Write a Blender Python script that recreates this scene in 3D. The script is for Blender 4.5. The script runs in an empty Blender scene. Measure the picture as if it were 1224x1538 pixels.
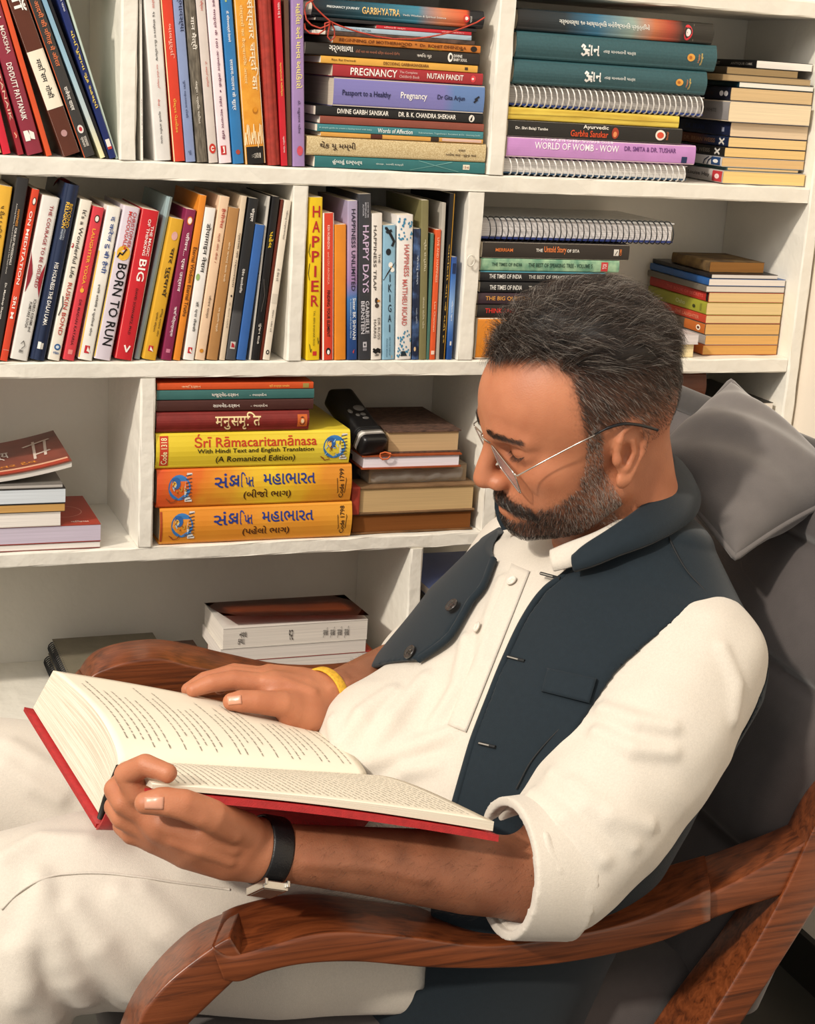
import bpy, bmesh, math, random
import numpy as np
from mathutils import Vector, Matrix
SC = bpy.context.scene
COL = SC.collection
random.seed(7)
# ------------------------------------------------------------------ camera, sky, sun, exposure
FPX, CW, CH = 2402.632, 1224.0, 1538.0
CAM = np.array([0.0, -2.16812, 1.42])
R_ = np.array([0.93378114, -0.35231731, 0.06265218])
U_ = np.array([0.03809571, 0.27196083, 0.96155396])
W_ = np.array([0.35581104, 0.89549418, -0.26737367])
cam = bpy.data.cameras.new('camera')
cam.sensor_fit = 'HORIZONTAL'; cam.sensor_width = 36.0; cam.lens = 36.0 * FPX / CW; cam.clip_start = 0.05
camo = bpy.data.objects.new('camera', cam); COL.objects.link(camo)
camo.matrix_world = Matrix(((R_[0], U_[0], -W_[0], CAM[0]), (R_[1], U_[1], -W_[1], CAM[1]), (R_[2], U_[2], -W_[2], CAM[2]), (0, 0, 0, 1)))
SC.camera = camo
SC.view_settings.view_transform = 'Standard'; SC.view_settings.look = 'None'
SC.view_settings.gamma = 1.0; SC.view_settings.use_curve_mapping = False
SC.view_settings.exposure = 0.0
world = bpy.data.worlds.new('room_light'); SC.world = world; world.use_nodes = True
_bg = world.node_tree.nodes['Background']
_bg.inputs[0].default_value = (1.0, 0.94, 0.86, 1); _bg.inputs[1].default_value = 0.60
def sun_lamp(name, frm, to, energy, angle, col):
    l = bpy.data.lights.new(name, 'SUN'); l.energy = energy; l.angle = math.radians(angle); l.color = col
    o = bpy.data.objects.new(name, l); COL.objects.link(o); o.location = frm
    o.rotation_euler = (Vector(to) - Vector(frm)).to_track_quat('-Z', 'Y').to_euler(); return o
sun_lamp('sun', (-2.13, -1.90, 3.28), (0.75, -0.3, 0.96), 2.5, 2.6, (1.0, 0.90, 0.77))
def area_lamp(name, frm, to, sx, sy, energy, col):
    l = bpy.data.lights.new(name, 'AREA'); l.shape = 'RECTANGLE'; l.size = sx; l.size_y = sy; l.energy = energy; l.color = col
    o = bpy.data.objects.new(name, l); COL.objects.link(o); o.location = frm
    o.rotation_euler = (Vector(to) - Vector(frm)).to_track_quat('-Z', 'Y').to_euler(); return o
area_lamp('overhead_fill', (-0.9, -1.6, 2.75), (0.5, -0.6, 0.7), 1.5, 1.2, 34.0, (1.0, 0.93, 0.84))  # soft lamp added overhead to brighten the page, head and lap

# ------------------------------------------------------------------ measuring: a photo pixel on a vertical plane y, or at a depth
def ray(u, v):
    return R_ * ((u - 612.0) / FPX) - U_ * ((v - 769.0) / FPX) + W_
def F(u, v, y=0.0):
    d = ray(u, v); return CAM + d * ((y - CAM[1]) / d[1])
def P(u, v, depth):
    return CAM + ray(u, v) * depth
def HZ(u, v, z):
    d = ray(u, v); return CAM + d * ((z - CAM[2]) / d[2])

# ------------------------------------------------------------------ materials
def lin(c):
    if isinstance(c, str):
        c = c.lstrip('#'); c = tuple(int(c[i:i + 2], 16) / 255 for i in (0, 2, 4))
    return tuple((x / 12.92 if x <= .04045 else ((x + .055) / 1.055) ** 2.4) for x in c) + (1.0,)
_M = {}
def mat(key, col, rough=.5, noise=.06, scale=60., bump=0., bscale=200., stretch=(1, 1, 1), spec=.5, col2=None, metal=0., sheen=0., coat=0., sss=0., lo=.35, hi=.65, alpha=1., trans=0.):
    if key in _M: return _M[key]
    m = bpy.data.materials.new(key); m.use_nodes = True; nt = m.node_tree; b = nt.nodes['Principled BSDF']
    b.inputs['Roughness'].default_value = rough; b.inputs['Specular IOR Level'].default_value = spec
    b.inputs['Metallic'].default_value = metal; b.inputs['Sheen Weight'].default_value = sheen
    b.inputs['Coat Weight'].default_value = coat
    if sss: b.inputs['Subsurface Weight'].default_value = sss; b.inputs['Subsurface Radius'].default_value = (.012, .004, .002); b.inputs['Subsurface Scale'].default_value = 1.0
    if alpha < 1: b.inputs['Alpha'].default_value = alpha
    if trans: b.inputs['Transmission Weight'].default_value = trans
    c = lin(col)
    tc = nt.nodes.new('ShaderNodeTexCoord'); mp = nt.nodes.new('ShaderNodeMapping'); mp.inputs['Scale'].default_value = stretch
    nt.links.new(tc.outputs['Object'], mp.inputs[0])
    n = nt.nodes.new('ShaderNodeTexNoise'); n.inputs['Scale'].default_value = scale; n.inputs['Detail'].default_value = 4
    nt.links.new(mp.outputs[0], n.inputs['Vector'])
    cr = nt.nodes.new('ShaderNodeValToRGB'); nt.links.new(n.outputs['Fac'], cr.inputs[0])
    cr.color_ramp.elements[0].position = lo; cr.color_ramp.elements[1].position = hi
    a = tuple(max(0, x * (1 - noise)) for x in c[:3]) + (1,); d = lin(col2) if col2 else tuple(min(1, x * (1 + noise)) for x in c[:3]) + (1,)
    cr.color_ramp.elements[0].color = c if col2 else a; cr.color_ramp.elements[1].color = d
    nt.links.new(cr.outputs[0], b.inputs['Base Color'])
    if bump:
        n2 = nt.nodes.new('ShaderNodeTexNoise'); n2.inputs['Scale'].default_value = bscale; n2.inputs['Detail'].default_value = 3
        nt.links.new(mp.outputs[0], n2.inputs['Vector'])
        bp = nt.nodes.new('ShaderNodeBump'); bp.inputs['Strength'].default_value = bump; bp.inputs['Distance'].default_value = .002
        nt.links.new(n2.outputs['Fac'], bp.inputs['Height']); nt.links.new(bp.outputs[0], b.inputs['Normal'])
    _M[key] = m; return m
def ramp_mat(key, stops, length, rough=.4, axis=0, wob=.15):
    """printed colour gradient along a cover (object x from 0 to length)"""
    if key in _M: return _M[key]
    m = bpy.data.materials.new(key); m.use_nodes = True; nt = m.node_tree; b = nt.nodes['Principled BSDF']; b.inputs['Roughness'].default_value = rough
    tc = nt.nodes.new('ShaderNodeTexCoord'); sx = nt.nodes.new('ShaderNodeSeparateXYZ'); nt.links.new(tc.outputs['Object'], sx.inputs[0])
    n = nt.nodes.new('ShaderNodeTexNoise'); n.inputs['Scale'].default_value = 25; nt.links.new(tc.outputs['Object'], n.inputs['Vector'])
    d = nt.nodes.new('ShaderNodeMath'); d.operation = 'DIVIDE'; d.inputs[1].default_value = length; nt.links.new(sx.outputs[axis], d.inputs[0])
    s = nt.nodes.new('ShaderNodeMath'); s.operation = 'MULTIPLY_ADD'; nt.links.new(n.outputs['Fac'], s.inputs[0]); s.inputs[1].default_value = wob; nt.links.new(d.outputs[0], s.inputs[2])
    o = nt.nodes.new('ShaderNodeMath'); o.operation = 'SUBTRACT'; nt.links.new(s.outputs[0], o.inputs[0]); o.inputs[1].default_value = wob / 2
    cr = nt.nodes.new('ShaderNodeValToRGB'); nt.links.new(o.outputs[0], cr.inputs[0])
    while len(cr.color_ramp.elements) < len(stops): cr.color_ramp.elements.new(.5)
    for e, (p_, c) in zip(cr.color_ramp.elements, stops): e.position = p_; e.color = lin(c)
    nt.links.new(cr.outputs[0], b.inputs['Base Color']); _M[key] = m; return m
def paper(col='#efe6d4'):
    """page edges: fine lines across the thickness"""
    key = 'page_edges_' + col
    if key in _M: return _M[key]
    return mat(key, col, .9, .10, 1., stretch=(6, 6, 1400), spec=.1)
def ink(col): return mat('ink_' + col, col, .55, .02, spec=.3)
def cover_mat(col): return mat('cover_' + col, col, .38, .05, 35., spec=.4)
WHITE = mat('white_gloss_paint', '#e9e5da', .45, .03, 6., bump=.9, bscale=38., stretch=(1, 1, 1), spec=.35)

# ------------------------------------------------------------------ mesh helpers
def obj(name, me, parent=None, smooth=False):
    o = bpy.data.objects.new(name, me); COL.objects.link(o)
    if parent is not None: o.parent = parent
    if smooth:
        me.polygons.foreach_set('use_smooth', np.ones(len(me.polygons), dtype=bool)); me.update()
    return o
def from_bm(name, bm, mats, parent=None, smooth=False):
    me = bpy.data.meshes.new(name); bm.normal_update(); bm.to_mesh(me); bm.free()
    for m in (mats if isinstance(mats, (list, tuple)) else [mats]): me.materials.append(m)
    return obj(name, me, parent, smooth)
def from_np(name, V, Fc, mats, parent=None, smooth=True, mi=None):
    me = bpy.data.meshes.new(name); V = np.asarray(V, dtype=np.float32)
    if isinstance(Fc, np.ndarray):
        k = Fc.shape[1]; n = len(Fc)
        me.vertices.add(len(V)); me.vertices.foreach_set('co', V.ravel())
        me.loops.add(n * k); me.loops.foreach_set('vertex_index', Fc.astype(np.int32).ravel())
        me.polygons.add(n); me.polygons.foreach_set('loop_start', np.arange(0, n * k, k, dtype=np.int32))
        me.update(calc_edges=True); me.validate()
    else:
        me.from_pydata([tuple(map(float, v)) for v in V], [], [tuple(map(int, f)) for f in Fc])
    for m in (mats if isinstance(mats, (list, tuple)) else [mats]): me.materials.append(m)
    if mi is not None: me.polygons.foreach_set('material_index', np.asarray(mi, dtype=np.int32))
    return obj(name, me, parent, smooth)
def box(bm, x0, x1, y0, y1, z0, z1, bev=0., seg=2, mi=0):
    r = bmesh.ops.create_cube(bm, size=1.0); vs = r['verts']
    for v in vs: v.co = Vector((x0 + (v.co.x + .5) * (x1 - x0), y0 + (v.co.y + .5) * (y1 - y0), z0 + (v.co.z + .5) * (z1 - z0)))
    fs = set(f for v in vs for f in v.link_faces)
    for f in fs: f.material_index = mi
    if bev: bmesh.ops.bevel(bm, geom=list(set(e for f in fs for e in f.edges)), offset=bev, segments=seg, profile=.6, affect='EDGES')
def tube(bm, pts, rad, n=8, closed=False, mi=0, flat=None):
    """sweep a circle along a path; rad may be a list"""
    pts = [Vector(p) for p in pts]; N = len(pts); rings = []
    up = Vector((0.13, 0.21, 0.97))
    for i, p in enumerate(pts):
        a = pts[(i - 1) % N] if (closed or i > 0) else pts[0]; b = pts[(i + 1) % N] if (closed or i < N - 1) else pts[-1]
        t = (b - a).normalized(); s = t.cross(up)
        if s.length < 1e-4: s = t.cross(Vector((1, 0, 0)))
        s.normalize(); q = s.cross(t); r = rad[i] if isinstance(rad, (list, tuple)) else rad
        rings.append([bm.verts.new(p + (s * math.cos(2 * math.pi * k / n) + q * math.sin(2 * math.pi * k / n)) * r) for k in range(n)])
    for i in range(N if closed else N - 1):
        A, B = rings[i], rings[(i + 1) % N]
        for k in range(n):
            f = bm.faces.new((A[k], A[(k + 1) % n], B[(k + 1) % n], B[k])); f.material_index = mi; f.smooth = True
    if not closed:
        bm.faces.new(rings[0]).material_index = mi; bm.faces.new(rings[-1][::-1]).material_index = mi
def empty(name, M=None):
    o = bpy.data.objects.new(name, None); COL.objects.link(o); o.empty_display_size = .02
    if M is not None: o.matrix_world = M
    return o
def tag(o, label, cat, group=None):
    o['label'] = label; o['category'] = cat
    if group: o['group'] = group
    return o

# ------------------------------------------------------------------ lettering
_T = {}
def glyph_run(s):
    """triangles of a text run, unit height; '~' after a letter = joined half form (its right bar is cut)"""
    if s in _T: return _T[s]
    def one(t):
        c = bpy.data.curves.new('run', 'FONT'); c.body = t; c.size = 1.0; c.resolution_u = 2; c.offset = .012 if not t.startswith('\x01') else 0
        o = bpy.data.objects.new('run', c); COL.objects.link(o)
        me = bpy.data.meshes.new_from_object(o.evaluated_get(bpy.context.evaluated_depsgraph_get()))
        V = np.array([v.co[:2] for v in me.vertices]).reshape(-1, 2); T = [tuple(p.vertices) for p in me.polygons]
        bpy.data.objects.remove(o); bpy.data.curves.remove(c); bpy.data.meshes.remove(me); return V, T
    segs = []; cur = ''
    for ch in s:
        if ch == '~': segs += ([(cur[:-1], False)] if cur[:-1] else []) + [(cur[-1], True)]; cur = ''
        else: cur += ch
    if cur: segs.append((cur, False))
    Vs, Ts, x, n = [], [], 0., 0
    for t, half in segs:
        V, T = one(t)
        if not len(V): x += .25; continue
        if half:
            x1 = V[:, 0].max() - .10
            bm = bmesh.new(); vs = [bm.verts.new((a, b, 0)) for a, b in V]
            for f in T:
                try: bm.faces.new([vs[i] for i in f])
                except ValueError: pass
            bmesh.ops.bisect_plane(bm, geom=bm.verts[:] + bm.edges[:] + bm.faces[:], plane_co=(x1, 0, 0), plane_no=(1, 0, 0), clear_outer=True)
            bm.verts.index_update(); V = np.array([v.co[:2] for v in bm.verts]); T = [tuple(v.index for v in f.verts) for f in bm.faces]; bm.free()
        lead = max(0., V[:, 0].min()) if not half else 0
        if len(segs) > 1: V = V - np.array([V[:, 0].min(), 0]); w = V[:, 0].max() - (0.01)
        else: w = V[:, 0].max()
        if t.startswith(' '): x += .25
        Vs.append(V + np.array([x, 0])); Ts += [tuple(i + n for i in f) for f in T]; n += len(V); x += w
    V = np.concatenate(Vs) if Vs else np.zeros((0, 2))
    _T[s] = (V, Ts); return _T[s]
class Print:
    """flat printing in an (a, b) plane gathered into one mesh with one material per colour"""
    def __init__(s): s.V, s.F, s.mi, s.cols = [], [], [], []
    def _m(s, col):
        if col not in s.cols: s.cols.append(col)
        return s.cols.index(col)
    def add(s, pts, faces, col):
        n = len(s.V); s.V += [tuple(p) for p in pts]; s.F += [tuple(i + n for i in f) for f in faces]; s.mi += [s._m(col)] * len(faces)
    def text(s, t, a0, a1, b0, b1, col, lay=2, rot=0):
        V, T = glyph_run(t)
        if not len(V): return
        lo, hi = V.min(0), V.max(0); q = (V - lo) / np.maximum(hi - lo, 1e-6)
        if rot == 90: q = np.stack([1 - q[:, 1], q[:, 0]], 1)      # reads upwards
        if rot == -90: q = np.stack([q[:, 1], 1 - q[:, 0]], 1)
        s.add([(a0 + x * (a1 - a0), b0 + y * (b1 - b0), lay) for x, y in q], T, col)
    def rect(s, a0, a1, b0, b1, col, lay=1, n=10):
        s.add([q for k in range(n + 1) for q in ((a0, b0 + (b1 - b0) * k / n, lay), (a1, b0 + (b1 - b0) * k / n, lay))], [(2 * k, 2 * k + 1, 2 * k + 3, 2 * k + 2) for k in range(n)], col)
    def oval(s, a0, a1, b0, b1, col, lay=1, n=20):
        ca, cb, ra, rb = (a0 + a1) / 2, (b0 + b1) / 2, (a1 - a0) / 2, (b1 - b0) / 2
        s.add([(ca + ra * math.cos(2 * math.pi * k / n), cb + rb * math.sin(2 * math.pi * k / n), lay) for k in range(n)], [tuple(range(n))], col)
    def poly(s, pts, col, lay=2): s.add([(a, b, lay) for a, b in pts], [tuple(range(len(pts)))], col)
    def stroke(s, pts, w, col, lay=2):
        pts = [np.array(p, float) for p in pts]
        for p, q in zip(pts, pts[1:]):
            d = q - p; L = np.linalg.norm(d) or 1; nn = np.array([-d[1], d[0]]) / L * w / 2; e = d / L * w * .25
            s.add([tuple(p - e - nn) + (lay,), tuple(q + e - nn) + (lay,), tuple(q + e + nn) + (lay,), tuple(p - e + nn) + (lay,)], [(0, 1, 2, 3)], col)
    def build(s, name, parent, mapf):
        if not s.V: return None
        V = [mapf(a, b, l) for a, b, l in s.V]
        return from_np(name, V, s.F, [ink(c) for c in s.cols], parent, False, s.mi)

# ------------------------------------------------------------------ books: canonical book lies flat, spine at y=0 facing -y, length along x, thickness along z
def draw_print(p, q, L, T):
    kd = q[0]
    if kd == 'R': p.rect(q[1] * L, q[2] * L, q[3] * T, q[4] * T, q[5])
    elif kd == 'E': p.oval(q[1] * L, q[2] * L, q[3] * T, q[4] * T, q[5], 2)
    elif kd == 'D': p.oval(q[1] * L, q[2] * L, q[3] * T, q[4] * T, q[5], 3)
    elif kd == 'P': p.poly([(a * L, b * T) for a, b in q[1]], q[2], q[3] if len(q) > 3 else 3)
    elif kd == 'S': p.stroke([(a * L, b * T) for a, b in q[1]], q[2], q[3], 4)
    elif kd == 'V':   # letters one below the other along an upright spine
        m = len(q[1]); st = (q[3] - q[2]) / m
        for i, ch in enumerate(q[1]):
            b0, b1 = q[4], q[5]
            if ch == 'I': b0, b1 = (b0 + b1) / 2 - (b1 - b0) * .14, (b0 + b1) / 2 + (b1 - b0) * .14
            p.text(ch, (q[2] + st * (i + .12)) * L, (q[2] + st * (i + .88)) * L, b0 * T, b1 * T, q[6], 3, 90)
    elif kd == 'U': p.text(q[1], q[2] * L, q[3] * L, q[4] * T, q[5] * T, q[6], 3, 90)
    elif kd == 'UD': p.text(q[1], q[2] * L, q[3] * L, q[4] * T, q[5] * T, q[6], 3, -90)
    else: p.text(q[0], q[1] * L, q[2] * L, q[3] * T, q[4] * T, q[5], 3)
def book(name, L, T, d, cov, page='#efe6d4', texts=(), M=None, label='', group=None, hard=False, cat='book', inset=.0, sag=0.):
    root = empty(name, M); tag(root, label, cat, group)
    cm = cov if not isinstance(cov, str) else cover_mat(cov)
    t = .0022 if hard else .0006
    T = max(T, .003); t = min(t, T * .2)
    ov = .003 if hard else 0.
    r = min(T * (.30 if hard else .14), .005)
    # spine profile in (y, z), a U open at the back
    outer, k = [], 5
    outer.append((d, 0.)); outer.append((r * 1.2, 0.))
    for i in range(k + 1):
        a = math.pi / 2 * i / k; outer.append((r - r * math.sin(a), r - r * math.cos(a)))
    bow = min(T * .10, .004) if hard else min(T * .03, .0012)
    for i in range(1, 6): outer.append((-bow * math.sin(math.pi * i / 6), r + (T - 2 * r) * i / 6))
    for i in range(k + 1):
        a = math.pi / 2 * i / k; outer.append((r - r * math.cos(a), T - r + r * math.sin(a)))
    outer.append((r * 1.2, T)); outer.append((d, T))
    cy = (d, T / 2)
    inner = []
    for (y, z) in outer:
        zi = min(max(z, t), T - t); yi = y if y >= d - 1e-9 else max(y + t * (1 if y < r else 0), y)
        inner.append((yi, zi))
    bm = bmesh.new(); n = len(outer); ring = []
    wob = [random.uniform(-1, 1) * .0006 for _ in range(8)]
    xs = [0, L]
    for x in xs:
        ring.append(([bm.verts.new((x, y, z)) for y, z in outer], [bm.verts.new((x, y, z)) for y, z in inner]))
    (o0, i0), (o1, i1) = ring
    for j in range(n - 1):
        bm.faces.new((o0[j], o1[j], o1[j + 1], o0[j + 1])); bm.faces.new((i0[j], i0[j + 1], i1[j + 1], i1[j]))
        bm.faces.new((o0[j], o0[j + 1], i0[j + 1], i0[j])); bm.faces.new((o1[j], i1[j], i1[j + 1], o1[j + 1]))
    for j in (0, n - 1):
        bm.faces.new((o0[j], i0[j], i1[j], o1[j]) if j == 0 else (o0[j], o1[j], i1[j], i0[j]))
    bmesh.ops.recalc_face_normals(bm, faces=bm.faces[:])
    from_bm('cover', bm, cm, root)
    bm = bmesh.new(); e = max(ov, .0002) + inset
    box(bm, e, L - e, t + .0004, d - (ov if hard else .0006), t + .0002, T - t - .0002)
    if sag:
        for v in bm.verts:
            if v.co.y < d * .5: pass
    from_bm('page_block', bm, paper(page), root)
    if texts:
        def span(q):
            if q[0] in ('R', 'E', 'D'): return q[1], q[2]
            if q[0] in ('P', 'S'): return min(a for a, _ in q[1]), max(a for a, _ in q[1])
            if q[0] in ('V', 'U', 'UD'): return q[2], q[3]
            return q[1], q[2]
        parts = []
        for q in sorted(texts, key=lambda q: span(q)[0]):
            lo_, hi_ = span(q)
            big = q[0] == 'R' and hi_ - lo_ > .9
            if parts and not big and parts[-1][3] is False and lo_ < parts[-1][1] + .035: parts[-1][1] = max(parts[-1][1], hi_); parts[-1][2].append(q)
            else: parts.append([lo_, hi_, [q], big])
        prints = []
        for lo_, hi_, qs, big in parts:
            p = Print(); qs.sort(key=lambda q: texts.index(q))
            prints.append((p, 'printed_band' if big else 'lettering' if any(q[0] not in ('R', 'E', 'D', 'P', 'S') for q in qs) else 'emblem'))
            for q in qs: draw_print(p, q, L, T)
        def mp(a, b, l):
            z = min(max(b, 0), T); y = 0.
            if z < r: y = r - math.sqrt(max(0, r * r - (r - z) ** 2))
            elif z > T - r: y = r - math.sqrt(max(0, r * r - (z - T + r) ** 2))
            else: y = -bow * math.sin(math.pi * (z - r) / (T - 2 * r))
            return (a, y - .00025 - .00015 * l, z)
        for p, nm in prints: p.build(nm, root, mp)
    return root
LG, ROW_END = {}, {}
def upright(name, uBL, uBR, vB, uTL, uTR, vT, y, d, zs, cov, label, group, texts=(), page='#efe6d4', hard=False, crop=(1, 0, 0), hmin=0., shrink=.97):
    s, ox, oy = crop
    f = lambda u, v: F(ox + u / s, oy + v / s, y)
    BL, BR, TL, TR = f(uBL, vB), f(uBR, vB), f(uTL, vT), f(uTR, vT)
    B, Tt = (BL + BR) / 2, (TL + TR) / 2
    up = Vector((Tt[0] - B[0], 0, Tt[2] - zs)); h = up.length; up.normalize()
    if hmin: h = hmin
    w = .5 * (abs(BR[0] - BL[0]) + abs(TR[0] - TL[0])) * up.z * shrink
    right = Vector((up.z, 0, -up.x)); base = Vector((B[0], y, zs))
    # keep clear of the neighbour on the left (books are placed from left to right)
    pv = LG.get(group)
    if pv:
        px, pt, ph = pv                       # right face of the last book: x at its foot, slope, height
        sl = up.x / up.z; half = w / 2 / up.z; dz = abs(right.z) * w / 2
        for hh in (0., min(h * up.z, ph)):
            gap = (base.x - half + sl * (hh - dz)) - (px + pt * hh) - .0005
            if gap < 0:
                cut = min(-gap * up.z, w * .45); w -= cut; base.x += cut / 2 / up.z
                half = w / 2 / up.z; gap = (base.x - half + sl * (hh - dz)) - (px + pt * hh) - .0005
                if gap < 0: base.x -= gap
    lim = ROW_END.get(group)
    if lim is not None:
        over = max(base.x + w / 2 / up.z, base.x + w / 2 / up.z + up.x / up.z * h) - lim
        if over > 0: cut = min(over, w * .6); w -= cut; base.x -= cut / 2 + max(0, over - cut)
    LG[group] = (base.x + w / 2 / up.z - up.x / up.z * abs(right.z) * w / 2, up.x / up.z, h * up.z)
    base.z += abs(right.z) * w / 2 + .0003
    org = base + up * h - right * (w / 2)              # canonical x runs down the spine, canonical z to the right
    X, Z = -up, right; Y = Z.cross(X)
    M = Matrix(((X.x, Y.x, Z.x, org.x), (X.y, Y.y, Z.y, org.y), (X.z, Y.z, Z.z, org.z), (0, 0, 0, 1)))
    return book(name, h, w, d, cov, page, texts, M, label, group, hard)
def turn(x, y, z, a): return Matrix.Translation((x, y, z)) @ Matrix.Rotation(math.radians(a), 4, 'Z')
# ------------------------------------------------------------------ the room: floor, right wall with its dark skirting, wall behind the bookcase
def structure(name, bm, m):
    o = from_bm(name, bm, m); o['kind'] = 'structure'; return o
TILE = mat('dark_floor_tile', '#3a3833', .35, .12, 9.)
def slab(name, x0, x1, y0, y1, z0, z1, m):
    bm = bmesh.new(); box(bm, x0, x1, y0, y1, z0, z1); return structure(name, bm, m)
bm = bmesh.new()
for i in range(9):
    for j in range(7):
        box(bm, -2.0 + i * .6 + .0015, -1.4 + i * .6 - .0015, -3.0 + j * .6 + .0015, -2.4 + j * .6 - .0015, -.02, 0.)
box(bm, -2.0, 3.4, -3.0, 1.2, -.06, -.004)
structure('floor', bm, TILE)
slab('wall_right', 1.532, 1.63, -3.0, .5, 0, 2.7, mat('cream_wall', '#e8dccb', .8, .03, 4., bump=.2, bscale=90.))
slab('baseboard_right', 1.520, 1.5319, -3.0, -.02, 0.0005, .085, mat('black_skirting', '#15130f', .4))
slab('wall_back', -2.0, 1.531, .265, .36, 0, 2.7, mat('cream_wall', '#e8dccb'))

# ------------------------------------------------------------------ the bookcase
DEP = .235
ZT, ZA, ZB, ZC, ZD = 1.556, 1.2776, 1.0056, .7365, .483
bc = empty('bookcase'); tag(bc, 'white painted built-in bookcase with thick shelves full of books along the wall', 'bookcase')
def rough_board(name, x0, x1, y0, y1, z0, z1):
    """a painted board with slightly uneven, worn edges"""
    bm = bmesh.new(); box(bm, x0, x1, y0, y1, z0, z1)
    ln = max(x1 - x0, z1 - z0); ax = 0 if x1 - x0 >= z1 - z0 else 2; n = max(4, int(ln / .03))
    es = [e for e in bm.edges if abs((e.verts[0].co - e.verts[1].co)[ax]) > ln * .9]
    bmesh.ops.bevel(bm, geom=es, offset=.0025, segments=2, profile=.5, affect='EDGES')
    es = [e for e in bm.edges if abs((e.verts[0].co - e.verts[1].co)[ax]) > ln * .9]
    bmesh.ops.subdivide_edges(bm, edges=es, cuts=n, use_grid_fill=True)
    rnd = random.Random(int(x0 * 1000 + z0 * 777))
    for v in bm.verts:
        if v.co.y < y0 + .003:
            v.co.y += rnd.uniform(-.0008, .0008)
            if ax == 0: v.co.z += rnd.uniform(0, .0012) * (-1 if v.co.z > (z0 + z1) / 2 else 1)
            else: v.co.x += rnd.uniform(0, .0012) * (-1 if v.co.x > (x0 + x1) / 2 else 1)
    return from_bm(name, bm, WHITE, bc)
XL, XR = -.12, 1.505
for n_, zt, th in (('top_shelf', ZT, .026), ('upper_shelf', ZA, .0255), ('middle_shelf', ZB, .024), ('lower_shelf', ZC, .0225), ('bottom_shelf', ZD, .024)):
    rough_board('shelf', XL, XR, 0, DEP, zt - th, zt)
rough_board('side_panel', XR + .0002, 1.527, -.004, DEP, .001, 1.95)
rough_board('side_panel', XL - .023, XL - .0002, -.002, DEP, .001, 1.95)
for x0, x1, zb, zt in ((.4165, .4395, ZA, ZT - .026), (.951, .9775, ZA, ZT - .026), (.660, .6825, ZB, ZA - .0255), (.9245, .950, ZB, ZA - .0255),
                       (.4505, .473, ZC, ZB - .024), (.985, 1.008, ZC, ZB - .024), (.8707, .8924, ZD, ZC - .0225), (.30, .322, .001, ZD - .024), (.8707, .8924, .001, ZD - .024)):
    rough_board('divider', x0, x1, -.001, DEP, zb + .0002, zt - .0002)
bm = bmesh.new(); box(bm, XL - .02, 1.526, DEP + .0002, DEP + .012, .001, 1.95)
from_bm('back_panel', bm, WHITE, bc)
bm = bmesh.new(); box(bm, XL, XR, .012, .026, .001, .08); from_bm('plinth', bm, WHITE, bc)

# ------------------------------------------------------------------ upper shelf, left: books leaning to the left
G = 'books leaning at the left end of the upper shelf'
ROW_END[G] = .4145
c = (5.5636, 0, 0); W = '#f3efe6'; K = '#1b1a1c'
def up1(*a, **k): return upright(*a, crop=c, hmin=.222, **{**dict(shrink=.93), **k})
up1('paperback_book', -60, 18, 1280, -380, -300, 0, .004, .13, ZA, '#b99f6a', 'tan book leaning at the far left edge of the upper shelf', G)
up1('paperback_book', 20, 95, 1278, -290, -215, 0, .004, .13, ZA, '#d5253a', 'bright red leaning book with a plain spine beside the tan one', G)
up1('paperback_book', 105, 205, 1268, -255, -155, 0, .004, .13, ZA, '#9a2530', 'dark red leaning book with large cream capitals and a round red emblem', G,
    texts=[('PATTANAIK', .40, .80, .25, .72, '#e0b9a4'), ('E', .865, .905, .3, .75, '#c8402f'), ('S', [(.87, .35), (.89, .6), (.9, .4)], .0008, '#f0c8b0')])
up1('paperback_book', 218, 370, 1262, -155, 0, 0, .004, .13, ZA, '#8e2f3f', 'plum red leaning book with small white capitals and a pale emblem near its foot', G,
    texts=[('YOGA   MOKSHA', .12, .42, .5, .78, '#eadfd6'), ('DEVDUTT PATTANAIK', .47, .80, .28, .62, '#f3ece4'), ('P', [(.86, .15), (.92, .15), (.92, .45), (.89, .5), (.86, .42)], W), ('P', [(.86, .5), (.91, .5), (.92, .75), (.88, .78)], W)])
up1('paperback_book', 383, 440, 1282, 0, 50, 0, .004, .13, ZA, '#d9552b', 'thin orange red leaning book between the plum and the brown ones', G)
up1('paperback_book', 505, 690, 1285, 40, 215, 0, .004, .14, ZA, '#5b2e1f', 'thick brown leaning book with a cream title panel', G, page='#d8d2cb',
    texts=[('R', .38, .72, 0.02, .98, '#efe7d2'), ('नाँ', .02, .16, .2, .85, '#f7f4ee'), ('मकि~सम  गोकी', .43, .66, .32, .68, '#23201e'), ('E', .85, .89, .3, .65, '#b98f8f')])
up1('paperback_book', 695, 805, 1300, 228, 338, 0, .004, .14, ZA, '#3a3836', 'charcoal leaning book with an orange title and a small red and white badge', G,
    texts=[('आदमी की निगाह में औरत', .08, .46, .28, .8, '#dd7a4e'), ('राजेनद यादव', .58, .72, .3, .72, '#f2eee6'), ('E', .81, .86, .25, .78, '#e9e2dc'), ('D', .822, .848, .38, .66, '#c43b44'), ('राजकमल', .88, .94, .5, .75, '#ded8ce'), ('प्रकाशन', .88, .94, .2, .45, '#ded8ce'), ('R', 0, 1, .0, .05, '#d8663a')])
up1('paperback_book', 835, 886, 1326, 345, 388, 0, .006, .14, ZA, ramp_mat('blue_to_cream_spine', [(0, '#7fa9c4'), (.45, '#9cc0d4'), (.75, '#c3d0cf'), (.95, '#efe7b8')], .222), 'thin leaning book whose spine fades from pale blue to cream', G)
up1('paperback_book', 888, 910, 1328, 392, 425, 0, .006, .14, ZA, '#1d1c20', 'very thin black leaning book next to the navy one', G)
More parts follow.
